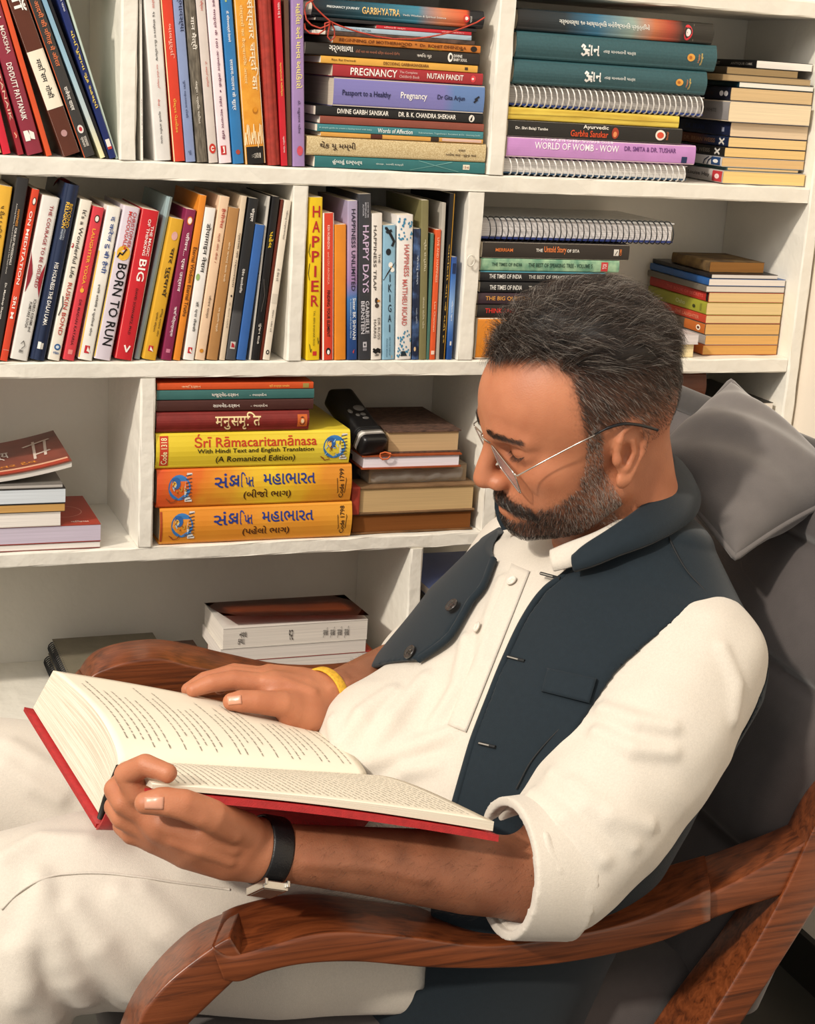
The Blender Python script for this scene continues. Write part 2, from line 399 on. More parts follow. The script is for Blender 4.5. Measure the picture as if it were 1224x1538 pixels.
up1('paperback_book', 912, 976, 1322, 455, 545, 0, .004, .14, ZA, '#1c2a63', 'navy leaning book with a yellow title and a red and white label at its foot', G, shrink=.84,
    texts=[('રીતેશ પંડયા', .02, .13, .45, .75, '#e9e9ee'), ('યોનિ પૂજાના ગૂઢ રહસ્યો', .24, .70, .25, .8, '#f0d45c'), ('R', .885, .945, .2, .8, '#f0e4dc'), ('P', [(.93, .2), (.945, .2), (.945, .8), (.93, .8)], '#c23b36')])
up1('paperback_book', 978, 992, 1330, 560, 578, 0, .006, .14, ZA, '#bfd0c4', 'thin pale green leaning booklet resting against the dark gap at the right of its row', G)

# ------------------------------------------------------------------ upper shelf, middle: upright books
G = 'upright books in the middle of the upper shelf'
LG[G] = (.4400, 0, .3)
c = (4.7077, 200, 0)
c_red = '#d8432e'
up1('booklet', 40, 72, 1135, 30, 62, 0, .003, .15, ZA, W, 'thin white booklet standing flat against the white divider', G, texts=[('સંસ્કાર દર્શન', .0, .1, .3, .7, '#3a3735'), ('હર્ષદરાય પંચોલી : ભાગ ૧', .64, .88, .3, .7, '#3a3735')])
up1('paperback_book', 152, 276, 1132, 72, 193, 0, .003, .15, ZA, '#e3e0dc', 'thick white book with small black and red lettering at the left of the upright row', G,
    texts=[('ઋષિ પરંપરા', .02, .12, .48, .66, '#c25a50'), ('૧૬ સંસ્કારના રીત-રિવાજ', .14, .42, .42, .62, '#2b2928'), ('માતા પિતાની આવૃત્તિ', .44, .58, .44, .6, '#c25a50'), ('લેખક :', .64, .69, .40, .55, '#c25a50'), ('સ્વામી સંજીવ પંડયા', .71, .90, .38, .56, '#2b2928')])
up1('paperback_book', 280, 378, 1130, 198, 275, 0, .003, .15, ZA, '#d8402a', 'orange red book with a pink title and yellow author line', G,
    texts=[('બાલમૂર્તિ', .2, .40, .35, .78, '#f2b9a6'), ('ઈશ્વર પેટલીકર', .63, .83, .3, .62, '#e9b94d'), ('R', .0, 1, .0, .07, '#e8d3a4')], page='#d9c7a0')
up1('paperback_book', 372, 445, 1142, 277, 355, 0, .003, .15, ZA, '#8a9ac2', 'periwinkle blue book with dark lettering', G,
    texts=[('ગર્ભાવસ્થા', .0, .24, .35, .85, '#2c3350'), ('પૂજા મફતલાલ દોશી', .52, .74, .3, .6, '#3a4468'), ('ગુણ', .93, .96, .3, .6, '#3a4468')])
up1('paperback_book', 450, 530, 1152, 358, 440, 0, .003, .15, ZA, mat('taupe_weave_cover', '#4f483d', .6, .25, 60., col2='#7a7264', stretch=(1, 1, 6)), 'taupe patterned book with white handwritten title', G,
    texts=[('मान मैत्री', .15, .34, .3, .85, '#efeae0'), ('વંશરૂપા : વર્ણિકા પંડિયાત', .52, .77, .35, .65, '#e6dfd2')])
up1('paperback_book', 533, 605, 1157, 442, 508, 0, .003, .15, ZA, '#d6cbc4', 'pale grey book with red lettering and a red round emblem at its foot', G,
    texts=[('પ્રસૂતિ વિજ્ઞાન', .0, .11, .35, .75, '#c23a2e'), ('ડો. રશ્મિ ત્રિવેદી', .4, .55, .4, .65, '#c25a4e'), ('E', .885, .945, .12, .85, '#c8382c'), ('D', .90, .93, .3, .68, '#e8dcd2'), ('P', [(.91, .4), (.92, .4), (.92, .85), (.91, .85)], '#c8382c', 4)])
up1('paperback_book', 607, 700, 1157, 510, 612, 0, .003, .15, ZA, '#efdfe4', 'pinkish white book with a long dark plum title and a red logo at its foot', G,
    texts=[('सुखद मातृत्व के 100 अनमोल तरीके', .0, .55, .4, .66, '#6d3350'), ('E', .565, .58, .48, .58, '#6d3350'), ('लहर भटनागर सिंह', .60, .86, .36, .62, '#6d3350'), ('R', .895, .95, .2, .62, '#c22c30'), ('P', [(.9, .35), (.93, .42), (.94, .3), (.94, .5), (.9, .5)], W)])
up1('paperback_book', 706, 787, 1160, 614, 703, 0, .003, .15, ZA, '#2f78b4', 'mid blue book with white lettering and a small red oval', G,
    texts=[('R', .0, .05, .35, .5, '#a9bd7a'), ('डॉ. विजयालक्ष्मी देशमाने', .1, .28, .32, .62, '#f2f2f2'), ('लालन-पालन के सूत्र', .38, .68, .28, .7, '#e8eef2'), ('E', .915, .945, .3, .7, '#a8483a')])
up1('paperback_book', 790, 945, 1158, 706, 870, 0, .003, .15, ZA, mat('ochre_print_cover', '#dd9226', .4, .2, 90., col2='#e6a235'), 'thick ochre book with a cream title and black band at its foot', G,
    texts=[('R', .895, 1., 0, 1, '#1e1c1a'), ('संस्कार चन्दि~का', .03, .56, .48, .9, '#f4e6c4'), ('संस्कारों का वैज्ञानिक आधार', .06, .52, .18, .38, '#f0cf8e'), ('सत्यप्रत', .935, .965, .3, .75, '#d8d2c6')] +
    [('S', [(.885 - .02 * math.sin(k * .9) - .05 * (k % 3), .06 + .1 * k), (.86 - .05 * ((k + 1) % 3), .1 + .1 * k), (.88, .14 + .1 * k)], .0012, '#f6dfb0') for k in range(9)] + [('S', [(.88, 0.02), (.88, .98)], .0011, '#f6dfb0'), ('S', [(.72, 0.02), (.72, .98)], .0009, '#f0cf8e'), ('E', .665, .70, .5, .75, '#b8741c'), ('D', .66, .69, .54, .74, '#dd9226')])
up1('hardcover_book', 957, 1045, 1168, 878, 985, 0, .003, .15, ZA, mat('brick_red_cloth', '#9c2f22', .7, .15, 120.), 'plain brick red cloth bound book with a worn foot', G, hard=True)
up1('booklet', 1050, 1090, 1178, 992, 1050, 0, .003, .15, ZA, '#c8202e', 'thin scarlet booklet with yellow and white lettering', G, texts=[('યાદવ ૦૬ ૨', .03, .12, .4, .75, '#f0dede'), ('સ્વસ્થતાની ચિકિત્સા', .38, .58, .35, .7, '#e8c860'), ('પ્રદીપ પંડયા', .82, .92, .35, .7, '#f0dede')])
up1('booklet', 1093, 1118, 1182, 1055, 1108, 0, .006, .15, ZA, '#5e4434', 'thin brown booklet between the scarlet one and the lavender book', G)
up1('paperback_book', 1122, 1218, 1185, 1110, 1210, 0, .003, .15, ZA, '#a085b8', 'lavender book with a yellow outlined title and a red spot at its foot', G,
    texts=[('મહિલા અને માનવ અધિકારો', .03, .53, .32, .8, '#efe28c'), ('ડો. મકુલાલ પટેલ', .60, .80, .38, .66, '#3a3048'), ('E', .875, .935, .32, .82, '#cf5060')])
# ------------------------------------------------------------------ stacks: every book lies on the one below it
def stack_flat(name, s_, d, cov, label, group, texts=(), page='#efe6d4', hard=False, crop=(1, 0, 0), y=.004, cat='book', gap=.0004, spiral=None, yaw=0.):
    """s_ = (left u, top v, bottom v, right u) measured at the left end of a spine in a crop; the pile keeps its own height"""
    k, ox, oy = crop
    a, b = F(ox + s_[0] / k, oy + s_[2] / k, y), F(ox + s_[3] / k, oy + s_[2] / k, y); t = F(ox + s_[0] / k, oy + s_[1] / k, y)
    T = max(.003, t[2] - a[2]); L = b[0] - a[0]; z = PILE[0] + gap; PILE[0] = z + T
    M = turn(a[0], y, z, yaw)
    if spiral: return spiral_notebook(name, L, T, d, M, label, group, **spiral)
    return book(name, L, T, d, cov, page, texts, M, label, group, hard, cat)
PILE = [0.]
def spiral_notebook(name, L, T, d, M, label, group, coil='#e9e6e2', lowcov='#24407e', n=40, sheet='#d9d5cf', cat='notebook', wire=.0011):
    root = empty(name, M); tag(root, label, cat, group)
    R = T * .5; y0 = R * 1.1
    bm = bmesh.new(); box(bm, 0.002, L - .002, y0 - R * .2, d, T * .16, T * .86); from_bm('page_block', bm, mat('sheet_edges_' + sheet, sheet, .8, .25, 1., stretch=(8, 8, 1100), spec=.1), root)
    bm = bmesh.new(); box(bm, 0, L, y0 - R * .35, d + .002, T * .07, T * .15); from_bm('back_cover', bm, cover_mat(lowcov), root)
    bm = bmesh.new(); box(bm, 0, L, y0 - R * .35, d + .002, T * .87, T * .92); from_bm('front_cover', bm, mat('clear_plastic_sheet', '#cfd0cf', .2, .05), root)
    bm = bmesh.new(); pts = []
    for i in range(n * 14 + 1):
        a = 2 * math.pi * i / 14; pts.append((.004 + (L - .008) * i / (n * 14), y0 - R * .25 + math.cos(a) * (R + .0005) * .95, T * .5 + math.sin(a) * (R - wire * .4)))
    tube(bm, pts, wire, 6); from_bm('wire_coil', bm, mat('coil_' + coil, coil, .3, .02, spec=.6), root, True)
    return root

def lane(G_, crop_, **kw):
    def f(name, s_, cov, label, texts=(), d=.15, **k): return stack_flat(name, s_, d, cov, label, G_, texts, crop=crop_, **{**kw, **k})
    return f

# upper shelf, middle: pile beside the lavender book
G = 'books piled flat in the middle of the upper shelf'; PILE[0] = ZA
S = lane(G, (3.7091, 430, 0))
S('paperback_book', (155, 888, 952, 1105), '#2f6f72', 'teal book at the bottom of the pile with a small shelf sticker', d=.16,
  texts=[('હુંબાહું દામ્પત્ય', .10, .27, .3, .78, '#e9efe9'), ('સંપાદક . અરવિંદ શાસ્ત્રી', .35, .51, .4, .62, '#c9d8d2'), ('R', .865, .905, .32, .76, '#efe6cf'), ('13-6', .87, .9, .42, .66, '#7c3b30'), ('S', [(.55, .1), (.7, .6), (.8, .95)], .0008, '#6fa3a0'), ('S', [(.6, .95), (.72, .5), (.84, .1)], .0008, '#6fa3a0')])
S('paperback_book', (110, 777, 884, 1108), mat('speckled_straw_cover', '#b89f70', .7, .2, 700., col2='#dccba0'), 'thick straw speckled book with brown lettering', d=.17,
  texts=[('થેંક યૂ મમ્મી', .07, .265, .3, .76, '#3c2a20'), ('સંપાદક', .84, .88, .55, .7, '#4a382a'), ('અમીષા શાહ - મુકુન્દ શાહ', .77, .945, .25, .45, '#4a382a')], page='#b59c70')
S('booklet', (190, 752, 776, 1096), '#d8a04e', 'thin orange yellow booklet lying on the straw speckled book', d=.15, texts=[('R', .3, .37, 0, 1, '#5a2c22'), ('R', .67, .72, 0, 1, '#3a2c22'), ('R', .74, .99, .2, .9, '#d9b6a6')])
S('paperback_book', (170, 711, 754, 1096), '#3f8088', 'thin blue green book with small white words in its middle', d=.15,
  texts=[('Words of Affection', .355, .565, .22, .8, '#eef4f0'), ('A simple guide to create a lasting bond with baby', .01, .32, .4, .65, '#a9cdcc'), ('Subramaniam, Yogeshwari, Suryakant & Dr. Gaurang Joshi', .60, .98, .32, .6, '#a9cdcc')])
S('paperback_book', (185, 667, 711, 1100), '#8a4a3c', 'plain reddish brown book in the pile under a black one', d=.14)
S('paperback_book', (160, 612, 666, 1096), '#17181a', 'glossy black book with condensed white capitals and a round white badge', d=.16, page='#d9cfbe',
  texts=[('DIVINE GARBH SANSKAR', .125, .425, .3, .8, W), ('DR. B. K. CHANDRA SHEKHAR', .485, .83, .3, .8, W), ('E', .91, .945, .12, .88, '#e9e4da'), ('P', [(.918, .3), (.93, .25), (.935, .8), (.925, .6)], K)])
S('paperback_book', (258, 447, 611, 1098), ramp_mat('periwinkle_spine', [(0, '#7d79b8'), (.86, '#7d79b8'), (.95, '#5f7fb4')], .19, wob=.05), 'thickest book of its pile, periwinkle with dark and white lettering', d=.15, page='#cbbfae',
  texts=[('Passport to a Healthy', .055, .37, .33, .58, '#23254a'), ('Pregnancy', .435, .61, .33, .62, '#f4f1ec'), ('Dr Gita Arjun', .68, .865, .38, .6, '#23254a'), ('S', [(.93, .4), (.95, .5)], .0025, '#20222c'), ('S', [(.935, .5), (.96, .6)], .0025, '#20222c')])
S('paperback_book', (255, 378, 446, 1094), '#a52c33', 'dark red book with large white capitals at its left and a small red emblem', d=.15, page='#cdbfac',
  texts=[('PREGNANCY', .115, .42, .2, .82, '#f3ece6'), ('The Complete', .435, .555, .55, .8, '#dcb0ac'), ('Childbirth Book', .435, .57, .22, .46, '#dcb0ac'), ('NUTAN PANDIT', .62, .865, .3, .76, '#f3ece6'), ('E', .915, .95, .2, .8, '#d8474c'), ('D', .922, .938, .4, .6, '#f0dcd6')])
S('paperback_book', (190, 336, 377, 1066), '#e0a94a', 'thin amber book with small brown lettering', d=.15,
  texts=[('Riya Rai Dwivedi', .065, .215, .35, .72, '#5b3a1c'), ('DECODING GARBHASANSKARA', .39, .68, .3, .74, '#6b3c20'), ('R', .915, .935, .3, .7, '#4a3828')])
S('paperback_book', (102, 264, 335, 1076), '#26221f', 'black book with bold white title and a white oval baby badge', d=.17,
  texts=[('ગર્ભશાળા', .13, .265, .25, .85, '#f4f0e8'), ('કોઈ વાર વર બનાવો દિવ્ય સંતાનનો ઉછેર', .28, .53, .35, .65, '#a86b52'), ('ઋષિના ભૂર', .63, .715, .3, .7, '#e2dcd2'), ('E', .81, .84, .15, .9, '#f2eee6'), ('D', .82, .834, .35, .75, '#26221f'), ('DIVINE', .845, .895, .55, .78, '#f2eee6'), ('BABY SOUL', .845, .925, .25, .48, '#f2eee6')])
S('paperback_book', (258, 226, 268, 1082), '#c8792f', 'narrow orange book with dark capitals and a black spot at one end', d=.15,
  texts=[('BEGINNING OF MOTHERHOOD  *  Dr. ROHIT DHINDRA', .04, .90, .3, .75, '#6b3512'), ('E', .93, .975, .1, .9, '#2a211c'), ('P', [(.42, .0), (.52, .0), (.47, .25)], '#4c2c1a'), ('P', [(.6, .0), (.74, .0), (.66, .3)], '#e8bf4a'), ('P', [(.84, 0), (.9, 0), (.87, .35)], '#2a3a28')])
S('booklet', (150, 201, 225, 1050), mat('scuffed_brown_cover', '#574238', .7, .4, 90.), 'thin scuffed brown booklet with a white corner lying under the string', d=.15, page='#e6e0d4', texts=[('R', 0, .07, 0, 1, '#efe9de')])
S('booklet', (262, 172, 200, 1032), '#a9bfce', 'pale blue booklet with faint lettering under the loops of red string', d=.15, texts=[('HUNGARY MOM', .05, .26, .3, .7, '#6f8794')])
S('booklet', (500, 152, 171, 1032), '#c32734', 'short red booklet with pale lettering near the top of its pile', d=.14, texts=[('દિલમાની વાર્તા', .08, .3, .2, .8, '#f1c9c4'), ('હોમિયો પ્રકાશન', .68, .92, .25, .75, '#f1c9c4')])
S('booklet', (160, 132, 151, 1060), '#262426', 'thin black booklet directly under the top book of its pile', d=.15)
TOP1 = PILE[0]
S('hardcover_book', (140, 0, 104, 1100), ramp_mat('night_to_dawn_spine', [(0, '#14181f'), (.25, '#1f4653'), (.58, '#3b7f96'), (.72, '#c9805a'), (.86, '#d2562c'), (.885, '#1b1b1f')], .262, wob=.06), 'night blue book fading to orange, tied with red string atop its pile', d=.17, hard=True,
  texts=[('PREGNANCY JOURNEY', .08, .265, .5, .66, '#dfe6e6'), ('GARBHYATRA', .28, .50, .34, .72, '#f3c67a'), ('Vedic Wisdom & Spiritual Science', .515, .77, .36, .5, '#e2e4e0'), ('E', .875, .91, .3, .72, '#d83a3a'), ('D', .883, .902, .42, .62, '#f2e6e0'), ('U', 'NEXUS', .915, .925, .3, .66, '#d8d4ce')])
# the red string tied round the top books
bm = bmesh.new(); zt = PILE[0]; z0 = TOP1
A_ = F(430 + 155 / 3.709, 5, -.004); Bn = F(430 + 245 / 3.709, 125 / 3.709, -.004); E_ = F(430 + 1105 / 3.709, 95 / 3.709, -.004)
def sp(u, v, y=-.006): return tuple(F(430 + u / 3.709, v / 3.709, y))
tube(bm, [sp(130, -10), sp(160, 40), sp(205, 85), sp(245, 120), sp(300, 145), sp(400, 178), sp(500, 203), sp(600, 217), sp(700, 218), sp(800, 205), sp(900, 185), sp(1000, 150), sp(1060, 125), sp(1105, 97, -.003)], .0011, 6)
tube(bm, [sp(150, 0), sp(112, 20), sp(102, 60), sp(112, 110), sp(140, 140), sp(190, 158), sp(235, 140), sp(250, 120, -.009)], .0011, 6)
tube(bm, [sp(245, 122), sp(215, 130), sp(215, 165), sp(180, 190), sp(130, 185), sp(104, 160), sp(102, 130)], .0011, 6)
tube(bm, [sp(245, 122, -.008), sp(235, 170), sp(230, 205), sp(248, 228), sp(270, 205), sp(268, 165), sp(252, 125, -.008)], .0011, 6)
s_ = from_bm('string', bm, mat('red_cord', '#b8402e', .7, .2, 400.), None, True); tag(s_, 'thin red string looped and knotted around the top book of the tall pile', 'string')

def gna(a0, a1, b0, b1, col='#f3f2ee', w=.0028):
    f = lambda x, y: (a0 + (a1 - a0) * x, b0 + (b1 - b0) * y)
    return [('S', [f(0, .8), f(.15, 1.), f(.33, .85), f(.2, .6), f(.42, .5), f(.48, .2), f(.25, .0), f(.05, .15)], w, col), ('S', [f(.4, .55), f(.78, .5)], w, col), ('S', [f(.55, .5), f(.6, .2), f(.78, .22)], w, col), ('S', [f(.8, 1.), f(.8, .0)], w, col)]
# upper shelf, right: front pile with two spiral notebooks
G = 'books piled flat at the right of the upper shelf'; PILE[0] = ZA
S = lane(G, (2.5289, 740, 0))
S('spiral_notebook', (45, 600, 668, 748), None, 'white coil notebook lying at the foot of the pile on the upper shelf', d=.18, spiral=dict(n=29, lowcov='#33516e', sheet='#d8d6d2'))
S('paperback_book', (50, 522, 600, 768), '#c48dcb', 'pink purple book with white capitals and a small navy square', d=.17,
  texts=[('A COMPLETE GARBH SANSKAR GUIDE', .17, .55, .86, 1.0, '#e9d9ec'), ('WORLD OF WOMB - WOW', .14, .58, .46, .8, '#f6eef6'), ('DR. SMITA & DR. TUSHAR', .61, .89, .56, .8, '#6d3f7c'), ('R', .925, .955, .08, .4, '#27355c')])
S('paperback_book', (55, 458, 521, 718), '#201f1e', 'black book with red and white lettering and a white toothed badge', d=.17,
  texts=[('Dr. Shri Balaji Tambe', .04, .22, .4, .62, '#f0ece4'), ('Ayurvedic', .42, .565, .62, .92, '#f2ece2'), ('Garbha Sanskar', .35, .565, .18, .58, '#e0552e'), ('E', .585, .625, .15, .85, '#a8402c'), ('D', .593, .615, .25, .6, '#e8925c'), ('E', .84, .90, .2, .85, '#efe6da'), ('D', .85, .89, .32, .72, '#d8523a'), ('U', 'Balaji', .905, .92, .25, .75, '#b9653c')])
S('paperback_book', (57, 410, 457, 708), mat('yellow_page_wrap', '#c7a63a', .6, .2, 40., col2='#e8cf57', stretch=(.3, 1, 3)), 'yellow soft book with wavy golden edges between notebook and black book', d=.16, texts=[('S', [(.0, .42), (.4, .5), (.7, .44), (1, .48)], .0006, '#7c6420')])
S('spiral_notebook', (64, 322, 409, 815), None, 'white coil notebook with blue back cover lying midway up the pile', d=.19, spiral=dict(n=34, lowcov='#26418c', sheet='#a9a6a4'))
S('hardcover_book', (75, 224, 320, 810), mat('teal_leatherette', '#2d555c', .5, .08, 300., bump=.15), 'lower of two matching dark teal books with a white title', d=.18, hard=True,
  texts=gna(.355, .40, .28, .66) + [('ાન', .398, .44, .28, .66, '#f3f2ee'), ('તરફ માનવતાની યાત્રા', .455, .615, .38, .56, '#e6eae6'), ('E', .83, .87, .33, .62, '#e0a24a'), ('D', .84, .855, .42, .54, '#b86a2a'), ('U', 'Happy', .885, .897, .3, .62, '#d88a5c'), ('U', 'Thoughts', .90, .912, .2, .66, '#e6c46a')])
S('hardcover_book', (85, 106, 212, 848), mat('teal_leatherette', '#2d555c'), 'upper of two matching dark teal books with a white title', d=.18, hard=True,
  texts=gna(.312, .36, .28, .66) + [('ાન', .358, .402, .28, .66, '#f3f2ee'), ('તરફ માનવતાની યાત્રા', .42, .582, .38, .56, '#e6eae6'), ('E', .845, .885, .33, .62, '#e0a24a'), ('D', .855, .87, .42, .54, '#b86a2a'), ('U', 'Happy', .90, .912, .3, .62, '#d88a5c'), ('U', 'Thoughts', .915, .927, .2, .66, '#e6c46a')])
S('hardcover_book', (92, 12, 98, 840), ramp_mat('black_to_copper_spine', [(0, '#17191c'), (.25, '#1b2a32'), (.42, '#2f6d8e'), (.6, '#8fa39a'), (.72, '#c06e48'), (.8, '#a8442e'), (.88, '#26241f')], .305, wob=.06), 'topmost black book with a blue and copper glow and a heart badge', d=.18, hard=True,
  texts=[('ગર્ભાવસ્થા ૧૦ આધ્યાત્મિક મનોવૈજ્ઞાનિક પ્રવૃત્તિઓ', .2, .66, .38, .7, '#e9ece6'), ('E', .84, .885, .12, .85, '#d83a42'), ('D', .85, .875, .3, .66, '#f3e4e0'), ('S', [(.895, .1), (.895, .9)], .0006, '#8a8478')])

# piles whose page edges face the room and whose spines face left
def side_book(name, q, cov, label, group, texts=(), page='#e8d3a8', crop=(1, 0, 0), y=.02, d=.19, cat='book', hard=False):
    k, ox, oy = crop
    a = F(ox + q[0] / k, oy + q[2] / k, y); t = F(ox + q[0] / k, oy + q[1] / k, y); b = F(ox + q[3] / k, oy + q[2] / k, y)
    T = max(.003, t[2] - a[2]); w = min(b[0], 1.5025) - a[0]; z = PILE[0] + .0004; PILE[0] = z + T
    M = turn(a[0], y + d, z, -90)
    return book(name, d, T, w, cov, page, texts, M, label, group, hard, cat)
G = 'paperbacks stacked with their page edges out at the right end of the upper shelf'; PILE[0] = ZA
c = (5.4643, 1000, 60)
def Q(name, q, *a, **k): return side_book(name, q, *a, group=G, crop=c, **k)
Q('paperback_book', (462, 1066, 1170, 1138), '#b9b3ae', 'bottom book of the page edge stack, grey spine with a red label', page='#e8c986', texts=[('Louise Hay', .45, .8, .3, .7, '#4c4846'), ('R', .84, .99, 0, 1, '#b8363c'), ('E', .88, .95, .3, .7, '#ead0cc')], y=.012)
Q('booklet', (503, 1034, 1060, 1090), '#47696c', 'thin teal booklet second from the bottom of the page edge stack', page='#d9b987')
Q('paperback_book', (455, 952, 1030, 1135), '#c6c4c4', 'pale grey paperback with a navy badge and curved stripes in the page edge stack', page='#dcb883', texts=[('R', .84, .98, .1, .95, '#26436f'), ('E', .87, .95, .3, .7, '#e6e6e4'), ('S', [(.72, .1), (.74, .5), (.8, .9)], .002, '#26304a'), ('S', [(.78, .1), (.8, .5), (.86, .9)], .002, '#26304a')])
Q('paperback_book', (478, 867, 947, 1145), '#23211f', 'black paperback with a white cross mark under the navy ended one', page='#e6c384', texts=[('BRIAN WEISS', .4, .78, .3, .7, '#8d857a'), ('S', [(.86, .25), (.93, .75)], .003, '#d9d5cd'), ('S', [(.93, .25), (.86, .75)], .003, '#d9d5cd')])
Q('paperback_book', (510, 777, 862, 1170), ramp_mat('brown_to_navy_spine', [(0, '#8a4a28'), (.45, '#7a4428'), (.7, '#243050'), (.95, '#1b2744')], .19), 'paperback whose spine turns from rust to navy with a white cross mark', page='#e6c78e', texts=[('DR. BRIAN WEISS', .3, .8, .3, .7, '#b98a68'), ('S', [(.87, .25), (.94, .75)], .003, '#e2ddd4'), ('S', [(.94, .25), (.87, .75)], .003, '#e2ddd4')])
Q('paperback_book', (524, 652, 772, 1180), '#1c2440', 'navy paperback with pinkish beige page edges in the page edge stack', page='#e0c8a8', texts=[('DR. BRIAN', .3, .6, .3, .65, '#39456e'), ('P', [(.88, .3), (.92, .3), (.92, .6), (.88, .6)], '#8a90a4')])
Q('paperback_book', (510, 472, 645, 1185), '#8f8c8c', 'thickest paperback of the page edge stack, grey spine and cream pages', page='#e9d6b4', texts=[('ANITA WHITE', .5, .82, .42, .6, '#5c5a5a')], y=.012)
Q('paperback_book', (528, 357, 468, 1205), '#161a2a', 'near black paperback with a white twin oval badge on top of the thick grey one', page='#d6b98c', texts=[('TANDAV', .45, .75, .35, .6, '#4a3a36'), ('E', .84, .9, .3, .7, '#d8d6d8'), ('E', .91, .97, .3, .7, '#d8d6d8')])
Q('booklet', (603, 306, 352, 1228), '#1d3a44', 'thin white paged booklet with a dark teal cover near the top of its stack', page='#ece7dc')
Q('paperback_book', (466, 247, 300, 1195), '#9b8564', 'old soft book with rounded tan page edges', page='#b39a74')
Q('paperback_book', (500, 180, 242, 1090), '#3c3226', 'old brown book with dark crumpled pages below the black topmost one', page='#9b8460')
Q('paperback_book', (745, 112, 180, 1330), '#121214', 'topmost black book of the page edge stack with bright white pages', page='#f3eee6', texts=[('EAN WAIT', .2, .45, .3, .7, '#b9b4ac'), ('ANTIQUE OAK', .62, .95, .3, .65, '#9a948c')], y=.03)
# ------------------------------------------------------------------ middle shelf, left: a full row of upright books
G = 'upright books on the left of the middle shelf'; ROW_END[G] = .6590
c = (4.9625, 0, 250)
def U2(*a, **k): return upright(*a, crop=c, **k)
U2('paperback_book', -205, -100, 1440, -10, 98, 155, .003, .15, ZB, '#e6b23c', 'yellow book with dark handwritten title at the far left of the middle shelf', G, texts=[('૫ રીત ડ મિલિયન', .11, .32, .35, .7, '#3a2c1c')])
U2('paperback_book', -98, 0, 1442, 125, 220, 92, .003, .15, ZB, '#2f2d2d', 'dark grey book with an orange and white title at the left of the red one', G,
   texts=[('HAPPINESS', .17, .26, .48, .66, '#d8923a'), ('FOR BUSY PROFESSIONALS', .27, .47, .48, .66, '#e9e4dc'), ('Achieving Balance, Peace and Fulfillment in a Fast Paced World', .14, .52, .28, .4, '#c9c4bc'), ('Dr. Mandeep Sharma', .57, .77, .38, .58, '#e9e4dc')])
U2('paperback_book', -8, 46, 1445, 215, 305, 177, .003, .14, ZB, '#d8472c', 'orange red book with wide white capitals and a small white bird badge', G, shrink=1.0,
   texts=[('E', .045, .09, .3, .78, K), ('D', .05, .085, .36, .72, '#f3eee6'), ('ON MEDITATION', .125, .55, .22, .62, '#f5efe6'), ('SRI M', .62, .75, .22, .66, '#f5efe6'), ('S', [(.935, .15), (.935, .9)], .0005, '#e9b9a6')])
U2('paperback_book', 75, 207, 1435, 310, 455, 240, .003, .14, ZB, '#e3e0da', 'white book with an hourglass pattern of dark red on its spine', G,
   texts=[('P', [(.31, 0), (.36, .05), (.42, .2), (.47, .3), (.52, .25), (.58, .1), (.62, 0)], '#8a2430', 2), ('P', [(.36, 1), (.40, .92), (.46, .75), (.5, .7), (.55, .75), (.6, .88), (.64, 1)], '#a02834', 2),
          ('THE COURAGE TO BE DISLIKED', .05, .55, .52, .72, '#9c3038'), ('ICHIRO KISHIMI and', .62, .82, .66, .82, '#4a4644'), ('FUMITAKE KOGA', .64, .80, .44, .6, '#4a4644'), ('S', [(.9, .42), (.88, .55), (.91, .66), (.93, .5)], .0008, '#55514e'), ('A&U', .935, .955, .38, .64, '#4a4644')])
U2('hardcover_book', 225, 335, 1440, 480, 603, 147, .003, .15, ZB, '#1e2b48', 'tall navy hardback with a yellow and white title and red ribbon behind it', G, hard=True,
   texts=[('BEYOND', .105, .24, .56, .78, '#e9b93e'), ('RELIGION', .10, .245, .3, .54, '#e9b93e'), ('ETHICS FOR A', .25, .31, .5, .62, '#b9c2cc'), ('WHOLE WORLD', .25, .31, .34, .46, '#b9c2cc'), ('HIS HOLINESS THE DALAI LAMA', .44, .80, .35, .62, '#eceae4'), ('P', [(.895, .3), (.935, .3), (.935, .5), (.895, .5)], '#e6e4de'), ('P', [(.9, .52), (.935, .52), (.935, .68), (.9, .68)], '#e6e4de')])
U2('paperback_book', 355, 446, 1440, 600, 690, 262, .003, .14, ZB, '#ebe4d6', 'cream book with slim italic lettering and a red author line', G,
   texts=[("It's a Wonderful Life", .06, .48, .35, .7, '#4a4642'), ('RUSKIN BOND', .51, .84, .36, .72, '#b8483e'), ('E', .27, .3, .0, .2, '#a83038'), ('S', [(.6, .15), (.66, .3), (.72, .1)], .0012, '#3a3634'), ('E', .895, .935, .3, .85, '#2a5c96'), ('D', .905, .925, .42, .72, '#cfdbe4'), ('ALEPH', .945, .96, .3, .8, '#2a5c96')])
U2('paperback_book', 466, 556, 1445, 695, 780, 312, .003, .14, ZB, '#d5404a', 'coral red book with a yellow title and a yellow smiling face', G,
   texts=[('E', .05, .10, .3, .75, '#2a1c1c'), ('D', .057, .093, .36, .68, '#f1e8dc'), ('LAUGHTER YOGA', .14, .50, .32, .6, '#f0b23e'), ('E', .525, .555, .28, .62, '#f0b23e'), ('S', [(.515, .4), (.522, .4)], .001, '#f0b23e'), ('DR MADAN KATARIA', .60, .90, .38, .6, '#5a1c24'), ('R', .93, .96, .3, .7, '#e88a84')])
U2('paperback_book', 578, 692, 1450, 800, 905, 312, .003, .14, ZB, '#efece4', 'white book with a blue handwritten title and a red square logo', G,
   texts=[('द करेज टु बी हैपी', .06, .43, .32, .78, '#284a8c'), ('R', .29, .99, .0, .06, '#e6b43c'), ('इचिरो किशिमी व फूमिताके कोगा', .50, .84, .36, .58, '#3c3a38'), ('R', .905, .955, .3, .65, '#c22c34'), ('P', [(.91, .5), (.94, .45), (.95, .75), (.93, .62)], W)])
